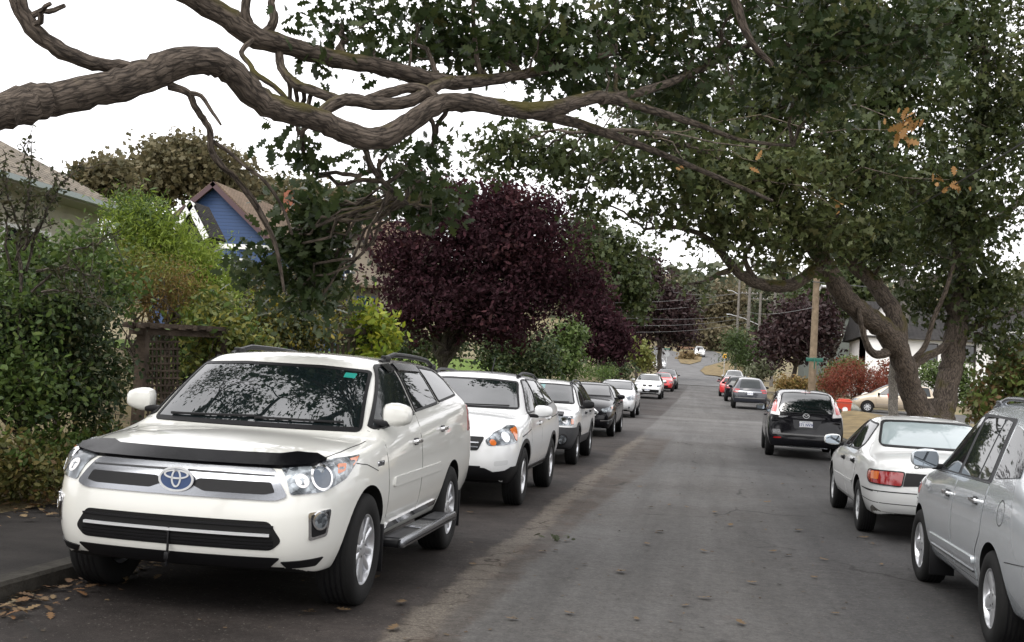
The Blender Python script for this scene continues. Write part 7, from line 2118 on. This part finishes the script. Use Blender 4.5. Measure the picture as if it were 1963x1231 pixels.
for k in range(24):
    a0, a1 = 2*math.pi*k/24, 2*math.pi*(k+1)/24
    ow.tube([(R_*math.cos(a0), 0, R_*math.sin(a0)+R_), (R_*math.cos(a1), 0, R_*math.sin(a1)+R_)], .035, seg=6)
for k in range(5):
    a0 = math.pi*k/5; ow.tube([(R_*math.cos(a0), 0, R_*math.sin(a0)+R_), (-R_*math.cos(a0), 0, -R_*math.sin(a0)+R_)], .025, seg=5)
tag(ow.emit('cart_wheel', TRIM, None, (oq.x, oq.y, P(1661, 776, 67.5).z)), 'white painted cart wheel leaning in the red shrub', 'ornament')
mq = P(1712, 800, 44)
z0 = terrain(mq.x, mq.y)
mk_ = empty('marker_flag', (mq.x, mq.y, z0), 0, 'small red and white marker flag above the white saloon roof', 'flag')
REDF = mat('flag_red', (.55, .04, .03), rough=.7); WHF = mat('flag_white', (.75, .74, .72), rough=.7)
p0, p1 = P(1717, 800, 44)-Vector(mk_.location), P(1706, 758, 44)-Vector(mk_.location)
MB().tube([(p0.x, p0.y, -.1), tuple(p0), tuple(p1)], [.02, .02, .012], seg=6).emit('stick', WHF, mk_)
def cloth(px0, py0, px1, py1, wd, m, nm):
    a_, b2 = P(px0, py0, 44)-Vector(mk_.location), P(px1, py1, 44)-Vector(mk_.location)
    vs = []
    for k in range(6):
        t = k/5; c_ = a_.lerp(b2, t); w2 = wd/FPX*44
        vs += [c_+Vector((-w2*.4, .03*math.sin(4*t), 0)), c_+Vector((w2*.6, .05*math.cos(5*t), .03*math.sin(3*t)))]
    vs2 = [Vector(v)+Vector((0, .012, 0)) for v in vs]
    fs = [(2*k, 2*k+1, 2*k+3, 2*k+2) for k in range(5)]+[(12+2*k+2, 12+2*k+3, 12+2*k+1, 12+2*k) for k in range(5)]
    MB().add(vs+vs2, fs, 0, True).emit(nm, m, mk_)
cloth(1705, 755, 1708, 770, 9, REDF, 'red_cloth'); cloth(1708, 770, 1713, 782, 5, WHF, 'white_cloth'); cloth(1713, 782, 1717, 795, 7, REDF, 'red_cloth')

# fallen leaves on the road, one by one, and litter in the gutters
L_FALL = leaf_mat('fallen_leaf', [(.15, .095, .045), (.21, .15, .08), (.10, .06, .03), (.17, .085, .035), (.09, .075, .045)], rough=.7, trans=.1)
rr = random.Random(4)
proto = []
for k in range(4):
    s = rr.uniform(.09, .13)
    vs = [((u-.5)*s, v*s*1.1, .012+.35*s*((u-.5)**2+abs(v)*.5)*rr.uniform(.5, 1.4)) for u, v in OAK]
    bm = bmesh.new(); bm.faces.new([bm.verts.new(v) for v in vs])
    bmesh.ops.triangulate(bm, faces=bm.faces[:])
    me = bpy.data.meshes.new('fallen_leaf'); bm.to_mesh(me); bm.free(); me.materials.append(L_FALL)
    proto.append(me)
spots = [(755, 1210), (590, 1180), (715, 1112), (850, 1010), (1085, 1040), (1064, 1058), (1350, 1150), (1313, 1165), (1480, 1060), (1510, 1068), (1655, 1033), (1672, 1045), (1316, 974), (1283, 970),
         (1210, 905), (1226, 935), (1370, 985), (1400, 1010), (1265, 1022), (1240, 1045), (1500, 930), (1470, 965), (1040, 1060), (905, 1085), (770, 1160), (1120, 1085), (1190, 1100), (1560, 1110), (1440, 1120), (1600, 1180),
         (1330, 900), (1300, 850), (1390, 880), (1150, 990), (980, 1190), (1090, 1180), (1220, 1190), (1420, 1200), (1530, 1020), (1580, 1075), (1690, 1085), (660, 1175), (845, 1045), (900, 985), (1350, 1060), (1248, 975), (1180, 965), (1455, 905), (1545, 905), (1560, 935)]
for k, (px, py) in enumerate(spots):
    g_ = ground_px(px, py)
    o = link('fallen_leaf', proto[k % 4])
    o.location = (g_.x, g_.y, g_.z+.004); o.rotation_euler = (rr.uniform(-.15, .15), rr.uniform(-.15, .15), rr.uniform(0, 6.28))
    sc_ = rr.uniform(.75, 1.35); o.scale = (sc_, sc_, sc_)
    tag(o, 'curled tan oak leaf lying on the open roadway', 'fallen leaf', 'fallen leaves on the roadway')
rng = np.random.default_rng(2)
def litter(name, label, n, fn, size=.085):
    pos = np.array([fn() for _ in range(n)])
    o = leaf_cloud(name, pos, size, OAK, L_FALL, None, rng, up=3.0)
    o['kind'] = 'stuff'; tag(o, label)
def gl():
    y = 3+37*rng.uniform()**1.5; x = KL+abs(rng.normal())*.20+.02
    return (x, y, gz(x, y)+rng.uniform(.012, .05))
litter('leaf_litter', 'tan leaf litter gathered in the left gutter', 1500, gl, .075)
def gr_():
    y = rng.uniform(12, 42); x = KR-abs(rng.normal())*.35-.02
    return (x, y, gz(x, y)+rng.uniform(.012, .05))
litter('leaf_litter', 'reddish leaf litter gathered in the right gutter', 1100, gr_)
def gs():
    y = rng.uniform(6, 22); x = -6.25+rng.normal()*.25
    return (x, y, gz(x, y)+.14+rng.uniform(.01, .05))
litter('leaf_litter', 'brown leaf litter along the back of the left pavement', 700, gs)
def gd():
    y = 6+34*rng.uniform()**1.6; x = rng.uniform(KL+.1, KR-.1)
    return (x, y, gz(x, y)+.008)
o = leaf_cloud('road_debris', np.array([gd() for _ in range(900)]), .028, RAGG, leaf_mat('debris', [(.03, .022, .016), (.06, .04, .025), (.12, .085, .05), (.02, .017, .014)], rough=.8, trans=0.0), None, rng, up=4.0)
o['kind'] = 'stuff'; tag(o, 'crumbs of leaf, twig and acorn scattered over the asphalt')
SPRIG = leaf_mat('sprig_leaf', [(.03, .04, .014), (.05, .055, .02)])
g_ = ground_px(1083, 1039)
tag(leaf_cloud('leafy_sprig', np.array([(g_.x+rng.normal()*.12, g_.y+rng.normal()*.04, g_.z+.03+abs(rng.normal())*.015) for _ in range(9)]), .08, OAK, SPRIG, None, rng, up=1.0), 'green leafy sprig dropped on the road beside the brown seam', 'sprig')
